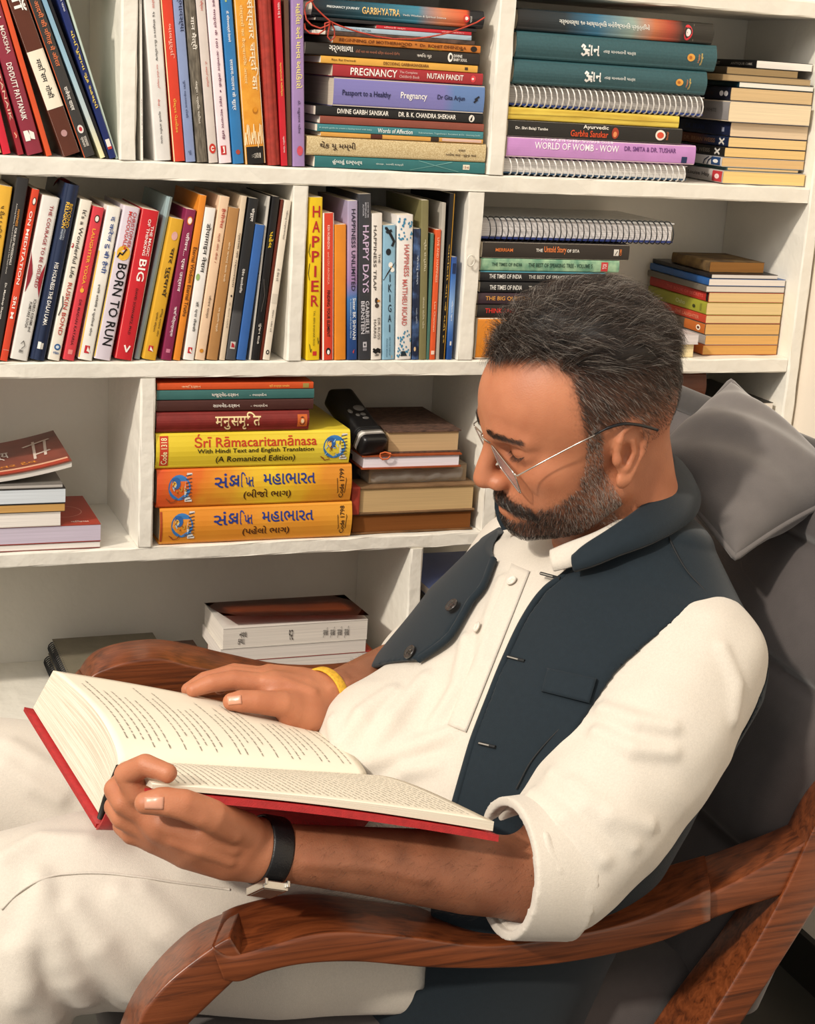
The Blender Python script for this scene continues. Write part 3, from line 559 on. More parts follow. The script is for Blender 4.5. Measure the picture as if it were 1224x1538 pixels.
U2('paperback_book', 697, 828, 1462, 920, 1050, 315, .003, .14, ZB, '#d9cfda', 'pale lilac book with huge black capitals and a yellow disc', G,
   texts=[('R', .3, .99, .0, .035, '#d8b83a'), ('CHRISTOPHER', .03, .26, .62, .84, '#b83a3e'), ('MCDOUGALL', .03, .26, .36, .58, '#c23a36'), ('E', .25, .345, .12, .9, '#e8b43a'), ('P', [(.25, .5), (.28, .7), (.27, .45)], '#c8442c', 4), ('S', [(.27, .65), (.31, .45), (.30, .3), (.33, .2)], .0018, K), ('BORN TO RUN', .365, .905, .3, .86, '#151516')])
U2('paperback_book', 852, 992, 1455, 1060, 1192, 337, .003, .14, ZB, '#c9242e', 'scarlet book with bold white lettering and one very large three letter word', G,
   texts=[('THE MAGIC', .10, .30, .66, .82, '#f6f0ea'), ('OF THINKING', .06, .30, .44, .6, '#f6f0ea'), ('BIG', .325, .47, .36, .78, '#fbf6f0'), ('DAVID SCHWARTZ, PH.D', .52, .83, .42, .58, '#3a1a1c'), ('S', [(.905, .4), (.945, .55), (.905, .7)], .0022, '#f6f0ea'), ('R', 0, 1, .965, 1, '#e4c9c4')])
c2 = (4.9625, 220, 250)
def U3(*a, **k): return upright(*a, crop=c2, **k)
U3('hardcover_book', -92, -48, 1455, 152, 200, 232, .012, .15, ZB, '#8fa3a6', 'tall thin grey blue board book squeezed between scarlet and yellow books', G, hard=True)
U3('paperback_book', -44, 76, 1455, 172, 280, 400, .003, .13, ZB, '#d8a52e', 'golden yellow book with bold dark title and a pale pink spot', G,
   texts=[('E', .09, .15, .3, .75, '#d9a6a0'), ('चार पुरुषाथॅ', .2, .55, .35, .8, '#2a221c'), ('हिन्दू दर्शन और', .63, .83, .62, .8, '#4a3a20'), ('प्राचीन विज्ञान', .66, .80, .3, .48, '#4a3a20'), ('R', .90, .94, .25, .6, '#c22c34'), ('P', [(.905, .4), (.93, .36), (.94, .65), (.925, .55)], W)])
U3('paperback_book', 108, 186, 1450, 288, 376, 328, .003, .14, ZB, '#86264c', 'wine coloured book with white lettering and a round orange bird badge', G,
   texts=[('E', .045, .10, .25, .8, '#d8702c'), ('D', .052, .093, .33, .72, '#f0e6da'), ('जीवन... एक उत्सव', .15, .54, .3, .75, '#f3e4e6'), ('ऋषि नित्यप्रज्ञा', .64, .84, .34, .72, '#f3e4e6'), ('R', .925, .95, .3, .7, '#c97a94')])
U3('booklet', 198, 252, 1455, 400, 450, 220, .003, .15, ZB, '#e2892a', 'tall orange book with thin serif lettering running down its narrow spine', G, texts=[('Eternal Wisdom Eternal Truths', .31, .73, .25, .8, '#5a3418')])
U3('paperback_book', 270, 357, 1450, 436, 520, 315, .003, .14, ZB, '#efebe6', 'white book with a large black title and a small green leaf', G,
   texts=[('डोपामाइन नेशन', .10, .42, .3, .8, '#23211f'), ('E', .43, .475, .05, .4, '#8fae6c'), ('डॉ. एना लेंबकी', .61, .81, .36, .68, '#3a3836'), ('R', .915, .955, .28, .66, '#c22c34'), ('P', [(.92, .45), (.94, .42), (.955, .7), (.935, .6)], W)])
U3('paperback_book', 362, 434, 1455, 545, 626, 230, .003, .15, ZB, '#e8c8a8', 'peach coloured book with red and grey lettering', G,
   texts=[('हैपीनेस', .07, .19, .35, .78, '#b8483c'), ('क्यों और कैसे ?', .22, .40, .35, .62, '#a85c48'), ('जीवन यात्रा', .60, .74, .35, .65, '#6a5a4c'), ('E', .93, .955, .3, .7, '#c8862c')])
U3('paperback_book', 447, 532, 1455, 612, 696, 315, .003, .14, ZB, '#b0814e', 'caramel brown book with faint cream lettering', G, texts=[('बोध कथाएं बाल मनो', .22, .48, .4, .62, '#e6cfac'), ('एक पूर्णिमा चतुर्थी', .65, .81, .35, .58, '#e6cfac')])
U3('paperback_book', 541, 582, 1435, 690, 764, 225, .003, .14, ZB, '#d9c6ac', 'beige book with a dark italic title and a black dot', G, shrink=.8,
   texts=[('गृहिणी की गर्भावस्था', .22, .55, .35, .75, '#4a3a30'), ('E', .595, .61, .4, .7, K), ('ડો. શ્યામ બડોલે', .64, .80, .35, .6, '#5a4a40')])
U3('paperback_book', 587, 667, 1435, 764, 838, 243, .003, .14, ZB, ramp_mat('black_grey_spine', [(0, '#1d1e20'), (.76, '#222325'), (.79, '#4a4a4c'), (1, '#4a4a4c')], .205, wob=.01), 'charcoal book with white lettering and a grey foot with a red logo', G,
   texts=[('संपूर्ण', .06, .14, .35, .75, '#f0ece6'), ('देवेन कलवेलिया', .43, .58, .35, .62, '#e6e2dc'), ('R', .885, .93, .25, .75, '#c8c4be'), ('P', [(.89, .35), (.92, .35), (.92, .7), (.9, .6)], '#b02c34', 4)])
U3('paperback_book', 670, 742, 1450, 812, 886, 440, .003, .12, ZB, '#3563a8', 'plain royal blue book, shorter than its black neighbours', G)
U3('booklet', 748, 771, 1452, 888, 920, 225, .006, .15, ZB, '#cbc6bd', 'thin pale grey booklet behind the royal blue book', G)
U3('paperback_book', 777, 836, 1455, 925, 1000, 228, .003, .14, ZB, mat('cracked_black_cover', '#141314', .35, .3, 40.), 'worn black book with a yellow title near its top', G,
   texts=[('પહેલ', .21, .31, .25, .8, '#e9c22c'), ('S', [(.5, .2), (.6, .6), (.7, .4)], .0005, '#6a6460'), ('ગુંજન શાહ', .77, .9, .3, .72, '#d8d2c8')])
U3('booklet', 842, 862, 1455, 1000, 1024, 250, .005, .14, ZB, '#6a2c1c', 'very thin rust brown booklet beside the worn black book', G)
U3('paperback_book', 868, 922, 1458, 1026, 1090, 258, .003, .14, ZB, '#e6dccb', 'last cream book of the middle shelf row, leaning before the empty gap', G,
   texts=[('પહેલાનું આયુષ્યશાસ્ત્ર', .06, .24, .4, .72, '#3a3430'), ('ડો. ઉષા દવે', .42, .5, .3, .66, '#5a5450'), ('R', .58, .64, 0, 1, '#cfc6b6'), ('સંકલન : મહેશ દવે', .68, .82, .4, .65, '#4a4440'), ('E', .935, .965, .25, .75, '#2c2a28'), ('D', .943, .957, .4, .6, '#e6dccb')])
# red ribbon standing behind the navy hardback
a = F(92, 282, .05)
bm = bmesh.new(); pts = []
rib = [F(82, 274, .06), F(88, 267, .055), F(97, 268, .05), F(104, 272, .045), F(108, 279, .04)]
for p_ in rib: pts.append((bm.verts.new((p_[0], p_[1], p_[2])), bm.verts.new((p_[0], p_[1] + .012, p_[2] - .006))))
for (p0, q0), (p1, q1) in zip(pts, pts[1:]): bm.faces.new((p0, p1, q1, q0))
bmesh.ops.solidify(bm, geom=bm.faces[:], thickness=.0008)
s_ = from_bm('bookmark_ribbon', bm, mat('red_ribbon', '#a82c24', .5), None, True); tag(s_, 'wide red ribbon curling over the top of the navy hardback', 'ribbon')

# ------------------------------------------------------------------ middle shelf, centre compartment
G = 'upright books in the middle compartment of the middle shelf'; LG[G] = (.6835, 0, .3); ROW_END[G] = .9225
c3 = (3.7091, 430, 270)
def U4(*a, **k): return upright(*a, crop=c3, **k)
U4('paperback_book', 98, 192, 1008, 128, 198, 100, .002, .15, ZB, '#e8c41f', 'bright yellow book with large red capitals set upright one below the other', G, shrink=1.0,
   texts=[('V', 'HAPPIER', .04, .675, .25, .8, '#b8282c'), ('TAL BEN-SHAHAR PH.D', .69, .91, .45, .58, '#7c6a1c'), ('R', .945, .972, .45, .75, '#c8342c'), ('S', [(.28, .12), (.33, .05), (.36, .14)], .0008, '#3a3414'), ('S', [(.4, .1), (.46, .04), (.5, .1)], .0008, '#3a3414'), ('S', [(.86, .8), (.9, .86), (.88, .9)], .0008, '#3a3414'), ('S', [(.9, .2), (.95, .3), (.93, .36)], .0008, '#3a3414')])
U4('paperback_book', 197, 265, 1008, 202, 266, 188, .002, .13, ZB, '#d8452f', 'orange red book with white side stripes and a small black and white penguin', G,
   texts=[('R', .0, 1., 0, .1, '#f0e6de'), ('R', .0, 1., .9, 1, '#f0e6de'), ('KEN ROBINSON', .08, .24, .38, .6, '#f3c9ba'), ('and LOU ARONICA', .26, .48, .4, .58, '#f0a892'), ('FINDING YOUR ELEMENT', .52, .84, .36, .64, '#2a1a18'), ('E', .915, .965, .28, .72, '#1d1a1a'), ('D', .93, .962, .38, .62, '#f3eee8')])
U4('paperback_book', 267, 334, 1008, 269, 336, 252, .002, .13, ZB, '#e08a28', 'plain bright orange book without lettering', G)
U4('paperback_book', 338, 396, 1012, 342, 399, 120, .002, .14, ZB, ramp_mat('lilac_to_blue_spine', [(0, '#a59cb8'), (.3, '#b59ab8'), (.5, '#a07fae'), (.62, '#3f74b0'), (.8, '#234a86'), (1, '#1f3f78')], .225, wob=.05), 'book whose spine fades from lilac to blue with dark capitals', G,
   texts=[('HAPPINESS UNLIMITED', .05, .56, .35, .75, '#2c2a3a'), ('Sister BK SHIVANI', .605, .87, .5, .82, '#e6ecf2'), ('in conversation with Suresh Oberoi', .61, .86, .25, .4, '#b9cfe2'), ('P', [(.93, .3), (.95, .5), (.93, .7), (.96, .6)], '#c8443c')])
U4('hardcover_book', 399, 472, 1012, 401, 475, 82, .002, .15, ZB, '#38393e', 'charcoal book with fat pale lilac capitals', G,
   texts=[('#1 NEW YORK TIMES', .05, .14, .66, .78, '#b9b9c2'), ('BESTSELLING', .05, .14, .48, .6, '#b9b9c2'), ('AUTHOR', .06, .13, .3, .42, '#b9b9c2'), ('HAPPY DAYS', .185, .59, .32, .8, '#cbb4d2'), ('GABRIELLE', .64, .84, .54, .84, '#cfcdd4'), ('BERNSTEIN', .64, .84, .2, .48, '#cfcdd4'), ('R', .89, .925, .35, .65, '#b9b7be'), ('D', .9, .915, .42, .56, '#38393e'), ('R', .93, .945, .35, .65, '#8a8890')])
U4('paperback_book', 472, 530, 1008, 476, 538, 190, .002, .14, ZB, '#e6dfd6', 'cream book with a grey serif title and a black wave mark', G,
   texts=[('HAPPINESS TRAP', .08, .52, .14, .42, '#55504c'), ('THE', .27, .335, .6, .8, '#55504c'), ('E', .57, .61, .3, .6, '#3a302c'), ('D', .585, .6, .5, .8, '#c8862c'), ('E', .61, .64, .3, .7, '#4a403a'), ('DR RUSS', .71, .86, .58, .82, '#6a6460'), ('HARRIS', .72, .85, .2, .44, '#6a6460'), ('S', [(.925, .2), (.935, .4), (.925, .6), (.935, .85)], .003, '#1d1b1a'), ('S', [(.94, .2), (.95, .4), (.94, .6), (.95, .85)], .003, '#1d1b1a'), ('PAN', .96, .975, .3, .75, '#1d1b1a')])
U4('paperback_book', 533, 606, 1005, 541, 611, 256, .002, .14, ZB, '#8ab4cc', 'light blue book with a dark branch, white blossoms and upright capitals', G,
   texts=[('S', [(.02, .2), (.06, .5), (.12, .85), (.15, .7)], .004, '#1d2024'), ('S', [(.02, .1), (.05, .3), (.04, .6)], .004, '#22262a'), ('E', .17, .22, .2, .6, '#22262a'), ('S', [(.4, .02), (.33, .5), (.28, .95)], .0018, '#2a2620'), ('E', .27, .31, .4, .75, '#efeee8'), ('E', .31, .345, .55, .9, '#efeee8'), ('D', .3, .315, .55, .7, '#d8b07c'), ('V', 'IKIGAI', .35, .80, .4, .66, '#1f2c38'), ('HECTOR GARCIA', .83, .97, .5, .62, '#4c7086'), ('FRANCESC MIRALLES', .84, .98, .28, .38, '#4c7086'), ('P', [(.97, .7), (.99, .7), (.99, 1), (.96, 1)], '#d8c8a8')])
_dots = [('E', a - .008, a + .008, b - .045, b + .045, '#3f84a8') for a, b in [(random.uniform(.02, .17), random.uniform(.08, .92)) for _ in range(34)] + [(random.uniform(.80, .98), random.uniform(.08, .92)) for _ in range(36)]]
U4('paperback_book', 607, 696, 1010, 617, 712, 200, .002, .14, ZB, '#e6e2de', 'white book sprinkled with blue dots at both ends and a thin red title', G,
   texts=_dots + [('HAPPINESS', .2, .42, .42, .74, '#c0605c'), ('MATTHIEU RICARD', .44, .76, .34, .66, '#c0605c'), ('P', [(.94, .35), (.975, .3), (.975, .7), (.94, .55)], '#23303a', 4)])
U4('paperback_book', 698, 741, 1000, 713, 748, 275, .002, .13, ZB, mat('deep_blue_painted_cover', '#18243e', .4, .3, 60., col2='#4a6796', lo=.45, hi=.72), 'dark blue book with a painted water pattern', G, texts=[('જીવનનું રહસ્ય', .2, .42, .4, .75, '#b9c4d6'), ('અંકિત ત્રિવેદી', .6, .72, .4, .66, '#a9b4c6'), ('E', .9, .935, .2, .5, '#d8b88c')])
U4('hardcover_book', 743, 776, 993, 748, 800, 116, .002, .15, ZB, '#7c7650', 'tall olive book with pale handwritten lettering', G, texts=[('ગ્રેટ ઇન્ડિયા', .24, .44, .35, .75, '#d8d2b4'), ('સંપાદક સંતોષ પટેલ', .6, .8, .35, .65, '#c9c3a6')])
U4('paperback_book', 777, 796, 992, 801, 824, 300, .002, .13, ZB, '#4c7266', 'narrow grey green book next to the olive one', G)
U4('paperback_book', 798, 826, 1000, 828, 866, 280, .002, .13, ZB, '#dd5a2e', 'slim orange book with pale lettering before the grey board', G, texts=[('LIVE AND HAPPINESS', .06, .4, .35, .7, '#f0c0a0'), ('Lee Channavi', .55, .78, .35, .65, '#f0c0a0'), ('R', .93, .96, .2, .8, '#efd2c0')])
U4('booklet', 834, 850, 995, 868, 893, 130, .004, .16, ZB, '#b3ada2', 'tall pale grey booklet standing behind the slim orange book', G)
U4('booklet', 853, 884, 998, 914, 940, 78, .004, .16, ZB, '#161516', 'tall black booklet with gold edge near its row end', G, texts=[('R', 0, 1, .78, 1, '#b98a2c'), ('આનંદની આ જે ઘડી છે', .3, .9, .3, .6, '#c9a24a')])
U4('paperback_book', 888, 924, 1002, 920, 951, 432, .002, .13, ZB, ramp_mat('sky_blue_spine', [(0, '#2a4f96'), (.2, '#3a6cb4'), (.45, '#7fa6d8'), (.7, '#3a68b0'), (.85, '#1f4a8c')], .16), 'short blue book standing last in its row against the divider', G, texts=[('R', .06, .16, .2, .85, '#1f2f55'), ('નિર્મળ સુખ', .42, .62, .3, .65, '#e6eef6'), ('R', .82, .86, .4, .7, '#e4e0dc')])

# ------------------------------------------------------------------ middle shelf, right compartment: pile behind the head
G = 'books piled flat in the right compartment of the middle shelf'; PILE[0] = ZB
S = lane(G, (4.7077, 700, 300))
S('hardcover_book', (62, 835, 1128, 1000), '#d8862c', 'thick orange book at the bottom of the pile, mostly hidden by dark hair', y=.004)
S('paperback_book', (74, 744, 835, 900), '#2a2523', 'black book with a red word starting its spine', texts=[('THINK AND GROW RICH', .065, .6, .35, .72, '#d8362c')], page='#cfc3ae')
S('paperback_book', (80, 663, 744, 940), '#3c2c34', 'dark purple brown book with orange capitals', texts=[('THE BIG QUESTIONS OF LIFE', .06, .62, .3, .72, '#d89a4c')], page='#cfc3ae')
S('paperback_book', (95, 585, 663, 960), '#18191c', 'lower of two glossy black books with white newspaper style capitals', texts=[('THE TIMES OF INDIA', .075, .335, .28, .7, '#e2e0da'), ('THE BEST OF SPEAKING TREE', .39, .8, .3, .66, '#c9c6be')])
S('paperback_book', (95, 512, 585, 980), '#1c1d20', 'upper of two glossy black books with white newspaper style capitals', texts=[('THE TIMES OF INDIA', .07, .325, .3, .72, '#e2e0da'), ('THE BEST OF SPEAKING TREE', .38, .78, .32, .68, '#c9c6be'), ('R', 0, 1, .9, 1, '#4a8a9c')])
S('paperback_book', (100, 424, 512, 1078), mat('green_mottled_cover', '#5e8f76', .5, .2, 60., col2='#9cbf9c'), 'mottled green book with dark lettering and a red square', texts=[('THE TIMES OF INDIA', .075, .29, .4, .68, '#2c4a3c'), ('THE BEST OF SPEAKING TREE - VOLUME 5', .335, .80, .36, .7, '#2c4a3c'), ('R', .865, .915, .1, .86, '#c03a3c'), ('U', 'TOI', .875, .905, .3, .7, '#f0dcd8')])
S('paperback_book', (110, 307, 424, 1148), '#2c2622', 'brownish black book with orange and white lettering under the coil notebook', d=.14,
  texts=[('MERRIAM', .085, .2, .42, .62, '#d8783c'), ('THE', .355, .4, .45, .64, '#f0ece4'), ('Untold Story', .41, .56, .32, .8, '#e8844c'), ('OF SITA', .565, .65, .45, .64, '#f0ece4'), ('R', .89, .925, .3, .7, '#d9d4cc'), ('S', [(.9, .35), (.915, .6)], .001, '#2c2622'), ('U', 'OM', .93, .945, .32, .7, '#d8783c')])
S('spiral_notebook', (122, 134, 307, 1490), None, 'black coil notebook with dark blue cover on top of the pile behind the head', d=.2, spiral=dict(n=33, coil='#23262a', lowcov='#26387c', sheet='#d9d6d6', wire=.0009))
# curled paper loop at the end of the green book
bm = bmesh.new(); q = F(706, 391, -.004)
tube(bm, [(q[0] + .006 * math.cos(a), q[1] - .003, q[2] + .008 * math.sin(a)) for a in [k * .5 for k in range(13)]], .0012, 6, True)
s_ = from_bm('string', bm, mat('white_cord', '#d8d4c8', .7), None, True); tag(s_, 'small white loop of string hanging at the end of the mottled green book', 'string')

G = 'books stacked with their page edges out at the right of the middle shelf'; PILE[0] = ZB
c = (4.3099, 940, 360)
Q = lambda name, q, *a, **k: side_book(name, q, *a, group=G, crop=c, **{**dict(y=.03), **k})
Q('paperback_book', (492, 682, 745, 985), '#b85a2a', 'orange spined book at the bottom of the stack beside the bare right panel', page='#cf9c58', texts=[('R', .9, 1., 0, 1, '#c8702c')])
Q('paperback_book', (508, 622, 686, 1003), '#9a9490', 'grey spined book second from the bottom of its stack', page='#d8a765')
Q('paperback_book', (508, 548, 620, 997), '#6a5a48', 'brown spined book with an orange block and a white ring mark', page='#d8ab6c', texts=[('R', .66, 1., 0, 1, '#b8642c'), ('E', .86, .93, .25, .75, '#efe2cc'), ('D', .875, .915, .38, .62, '#5a2c1c')])
Q('paperback_book', (512, 496, 550, 997), '#b8402c', 'rust red book in the stack under the olive green one', page='#dcc08c', texts=[('THE LAUGHTER', .5, .9, .3, .7, '#d98a6c')])
Q('paperback_book', (515, 416, 496, 1042), '#9a9a34', 'olive green book with a dark leaf mark on its spine', page='#e0c590', texts=[('Osho', .5, .66, .35, .7, '#cfd09a'), ('E', .78, .83, .3, .6, '#3a3c1c'), ('R', .9, .93, .2, .8, '#7c7c2c')])
Q('paperback_book', (530, 356, 420, 1042), '#b02c24', 'red book with faint lettering and a black rounded corner', page='#dfc08a', texts=[('THE BOOK OF SECRETS', .3, .92, .35, .66, '#d8685c'), ('R', .965, 1., 0, 1, '#1b1816')])
Q('paperback_book', (515, 316, 356, 1052), '#6e675c', 'grey brown book with white pages below the blue cover', page='#dcd2c6')
Q('booklet', (532, 272, 318, 1058), '#2a5c9c', 'bright blue covered booklet with white pages', page='#e6ddd4')
Q('booklet', (550, 246, 274, 980), '#1d1b1e', 'black covered magazine under the small old brown book', page='#d9d2cc', cat='magazine')
Q('hardcover_book', (535, 168, 237, 888), mat('foxed_brown_cover', '#4a3722', .8, .4, 40., col2='#7c6238'), 'small old brown book lying on top of its stack', page='#8f6436', d=.12, y=.05)
G = 'two books lying close behind the head on the middle shelf'; PILE[0] = ZB
Q('paperback_book', (330, 655, 740, 436), '#cbb98c', 'cream paged book showing just behind the dark hair', page='#e8d6a8', d=.12, y=.012)
Q('paperback_book', (330, 590, 655, 470), '#cfc8c8', 'pale pinkish white book resting on the cream one just behind the hair', page='#d9d0ce', d=.12, y=.006)
# ------------------------------------------------------------------ lower shelf
def fore_book(name, q, d, cov, label, group, page='#ebe4da', crop=(1, 0, 0), y=.004, hard=False, texts=(), cat='book', yaw=0., T=None):
    """a book lying with its page edges towards the room; q = left u, top v, bottom v, right u"""
    k, ox, oy = crop
    a = F(ox + q[0] / k, oy + q[2] / k, y); t = F(ox + q[0] / k, oy + q[1] / k, y); b = F(ox + q[3] / k, oy + q[2] / k, y)
    T = T or max(.003, t[2] - a[2]); L = b[0] - a[0]; z = PILE[0] + .0004; PILE[0] = z + T
    M = turn(b[0], y + d, z, 180) if not yaw else Matrix.Translation(((a[0] + b[0]) / 2, y + d / 2, z)) @ Matrix.Rotation(math.radians(180 + yaw), 4, 'Z') @ Matrix.Translation((-L / 2, -d / 2, 0))
    return book(name, L, T, d, cov, page, texts, M, label, group, hard, cat)
G = 'books lying at the left of the lower shelf'; PILE[0] = ZC
c = (3.0769, 0, 560)
def N(name, q, *a, **k): return fore_book(name, q, *a, group=G, crop=c, **k)
N('paperback_book', (-260, 805, 836, 462), .15, '#8c3a30', 'flat white paged book at the bottom of the left pile on the lower shelf', page='#e9e4de', y=.006)
N('paperback_book', (-260, 722, 803, 465), .155, '#a23a2a', 'thick book with lavender page edges and a dark red top cover', page='#c9bfd0', y=.005)
lowtop = PILE[0]
N('paperback_book', (-300, 645, 708, 280), .13, '#c9c3ba', 'plain white paged book lying on the dark red cover', page='#ece6df', y=.004)
N('paperback_book', (-300, 603, 643, 300), .13, '#2a2a2c', 'book with yellowed tan page edges in the left pile', page='#c59a5c', y=.006)
N('paperback_book', (-300, 530, 600, 303), .13, '#1c1b1d', 'black covered book with bluish white page edges', page='#d3dbe2', y=.006)
N('booklet', (-300, 508, 527, 290), .13, '#77736e', 'thin grey booklet under the curled brown red catalogue', page='#b9b4ae', y=.008)
# curled catalogue on top: a thick flexible brochure whose right end lifts
k_, ox, oy = c
a0, b0 = F(-110, oy + 500 / k_, .0), F(338 / k_, oy + 460 / k_, .0)
x0, x1, zc = a0[0], b0[0], PILE[0] + .0008
def curl(name, mats, zo, th, y0, y1, parent):
    bm = bmesh.new(); n, m = 24, 8; top, bot = [], []
    for i in range(n + 1):
        s = i / n; x = x0 + (x1 - x0) * s; lift = .022 * max(0, (s - .25) / .75) ** 1.8
        top.append([bm.verts.new((x, y0 + (y1 - y0) * j / m, zc + lift + zo + th + .004 * s * j / m)) for j in range(m + 1)])
        bot.append([bm.verts.new((x, y0 + (y1 - y0) * j / m, zc + lift + zo + .004 * s * j / m)) for j in range(m + 1)])
    for i in range(n):
        for j in range(m):
            bm.faces.new((top[i][j], top[i + 1][j], top[i + 1][j + 1], top[i][j + 1])); bm.faces.new((bot[i][j], bot[i][j + 1], bot[i + 1][j + 1], bot[i + 1][j]))
        bm.faces.new((top[i][0], bot[i][0], bot[i + 1][0], top[i + 1][0])); bm.faces.new((top[i][m], top[i + 1][m], bot[i + 1][m], bot[i][m]))
    for i in (0, n):
        for j in range(m): bm.faces.new((top[i][j], top[i][j + 1], bot[i][j + 1], bot[i][j]) if i == 0 else (top[i][j], bot[i][j], bot[i][j + 1], top[i][j + 1]))
    return from_bm(name, bm, mats, parent, False)
cat_ = empty('magazine'); tag(cat_, 'brown red catalogue with a curled up end on top of the left pile', 'magazine', G)
curl('page_block', paper('#d9d4cd'), 0., .0085, .012, .178, cat_); curl('cover', mat('maroon_cover_print', '#6e3a30', .35, .2, 14., col2='#8a4638'), .0086, .0006, .010, .180, cat_)
p = Print()
def on_cat(a, b, l):
    s = a; lift = .022 * max(0, (s - .25) / .75) ** 1.8
    return (x0 + (x1 - x0) * s, .010 + .17 * b, zc + lift + .0094 + .0002 * l + .004 * s * b)
def stripe(s0, s1, b0, b1, col):
    for i in range(10): p.rect(s0 + (s1 - s0) * i / 10, s0 + (s1 - s0) * (i + 1) / 10, b0, b1, col)
stripe(.0, .985, .02, .10, '#a8402e'); stripe(.0, .985, .10, .14, '#d9a98c')
V_, T_ = glyph_run('સમાપન'); 
p.text('मराठी सत्य', .22, .62, .42, .72, '#d8cfc6', 2); p.text('યોગેશ્વર દેવ', .28, .78, .17, .28, '#d98a3c', 2)
p.stroke([(.78, .3), (.82, .8)], .02, '#d9c9bd'); p.stroke([(.86, .35), (.9, .75)], .02, '#d9c9bd'); p.stroke([(.74, .7), (.93, .78)], .03, '#d9c9bd'); p.stroke([(.8, .42), (.9, .46)], .03, '#d9c9bd')
p.build('lettering', cat_, on_cat)
# pale ring print and lettering on the dark red cover below
p = Print(); qx = F(330 / k_, oy + 640 / k_, .05)
for k in range(24):
    a1, a2 = 2 * math.pi * k / 24, 2 * math.pi * (k + 1) / 24
    p.stroke([(qx[0] - .012 + .03 * math.cos(a1), .075 + .03 * math.sin(a1)), (qx[0] - .012 + .03 * math.cos(a2), .075 + .03 * math.sin(a2))], .0012, '#d8a090')
p.text('વિજયા', .36, .385, .018, .026, '#e6d2c8')
o_ = [o for o in COL.objects if o.get('label', '').startswith('thick book with lavender')][0]
iv = np.array(o_.matrix_world.inverted()) if False else np.array(Matrix(o_.matrix_basis).inverted())
def on_red(a, b, l): return tuple((iv @ np.array([a, b, lowtop + .0001 + .0001 * l, 1]))[:3])
p.build('cover_print', o_, on_red)

G = 'books piled at the left of the middle compartment of the lower shelf'; PILE[0] = ZC
S = lane(G, (2.2667, 200, 560))
def crest(a0, a1):
    """round blue emblem with an ornate golden and white middle"""
    am = (a0 + a1) / 2; w = a1 - a0; rnd = random.Random(int(a0 * 999))
    q = [('E', a0, a1 - w * .08, .2, .86, '#3a78b8'), ('D', a0 + w * .15, a0 + w * .5, .5, .8, '#2c5c9c'), ('D', a0 + w * .16, a0 + w * .34, .52, .7, '#e8b84a')]
    for i in range(16):
        u, v = rnd.uniform(.1, .75), rnd.uniform(.24, .72)
        q.append(('S', [(a0 + w * u, v), (a0 + w * (u + rnd.uniform(-.1, .1)), v + rnd.uniform(-.1, .1))], .0014, rnd.choice(['#8a5a2c', '#c89a3c', '#6a4a2a', '#9cc4e0'])))
    q += [('P', [(a1 - w * .3, .16), (a1, .16), (a1, .9), (a1 - w * .22, .9), (a1 - w * .34, .5)], '#e9e6e2', 4)]
    q += [('S', [(a1 - w * .26, .2 + .09 * i), (a1 - w * .03, .23 + .09 * i)], .0011, '#3a3a44') for i in range(8)]
    q += [('S', [(a0 + w * .05, .2), (a0 - w * .08, .26), (a0 + w * .1, .14), (a0 + w * .3, .17)], .0013, '#a0542c')]
    return q
def KSH(a0, a1, b0, b1, col, w):
    f = lambda x, y: (a0 + (a1 - a0) * x, b0 + (b1 - b0) * y)
    return [('S', [f(.05, .3), f(.12, .1), f(.3, .08), f(.42, .25), f(.38, .45), f(.2, .55), f(.12, .75), f(.25, .95), f(.5, .95)], w, col), ('S', [f(.42, .4), f(.62, .2), f(.8, .35)], w, col), ('S', [f(.82, 1.), f(.82, .0)], w, col), ('S', [f(.5, .62), f(.82, .62)], w, col)]
def maha(sub, code, x0_):
    o = x0_
    blue = '#263a86'
    q = [('સં', .285 + o, .355 + o, .50, .86, blue)] + KSH(.36 + o, .415 + o, .54, .80, blue, .0026) + [('િપ~ત', .42 + o, .485 + o, .50, .88, blue), ('મહાભારત', .535 + o, .805 + o, .54, .82, blue), (sub, .435 + o, .68 + o, .16, .44, '#4a2a1c')]
    q += [('S', [(.925, .0), (.928, .3), (.922, .6), (.926, 1.)], .0009, '#3a2c1c'), ('S', [(.968, .0), (.965, .3), (.97, .6), (.966, 1.)], .0009, '#3a2c1c'), ('U', code, .934, .958, .12, .9, '#2c201a')]
    return q
S('hardcover_book', (88, 466, 590, 737), mat('orange_marbled_cover', '#dd8428', .4, .2, 5., col2='#e9a63a', lo=.3, hi=.7), 'bottom orange volume of the pile with blue title lettering and a round blue crest', d=.19, hard=True, page='#ddd2c0',
  texts=[('R', 0, .012, 0, 1, '#a84a24')] + crest(.055, .175) + maha('(પહેલો ભાગ)', 'Code 1798', -.015))
S('hardcover_book', (78, 333, 465, 736), ramp_mat('orange_yellow_cover', [(0, '#d8582a'), (.2, '#dd7026'), (.42, '#e6a632'), (.65, '#ecc833'), (.85, '#e6a52c'), (1, '#dd9030')], .265, wob=.35), 'upper orange volume fading to yellow with blue title lettering and a round blue crest', d=.19, hard=True, page='#ddd2c0', texts=crest(.055, .175) + maha('(બીજો ભાગ)', 'Code 1799', 0.))
S('hardcover_book', (75, 206, 328, 732), mat('lemon_yellow_cover', '#e3c630', .35, .1, 6., col2='#e9d142'), 'thick lemon yellow book with red title and code label on the orange volumes', d=.19, hard=True, page='#ddd2c0',
  texts=[('R', .018, .06, .10, .93, '#c8402c'), ('U', 'Code 1318', .024, .054, .14, .88, '#f3e6b0'), ('Śrī Rāmacaritamānasa', .19, .82, .60, .96, '#c23a24'), ('With Hindi Text and English Translation', .205, .805, .40, .56, '#2c2418'), ('(A Romanized Edition)', .30, .71, .12, .34, '#2c2418')] + crest(.855, .985))
YT = PILE[0]
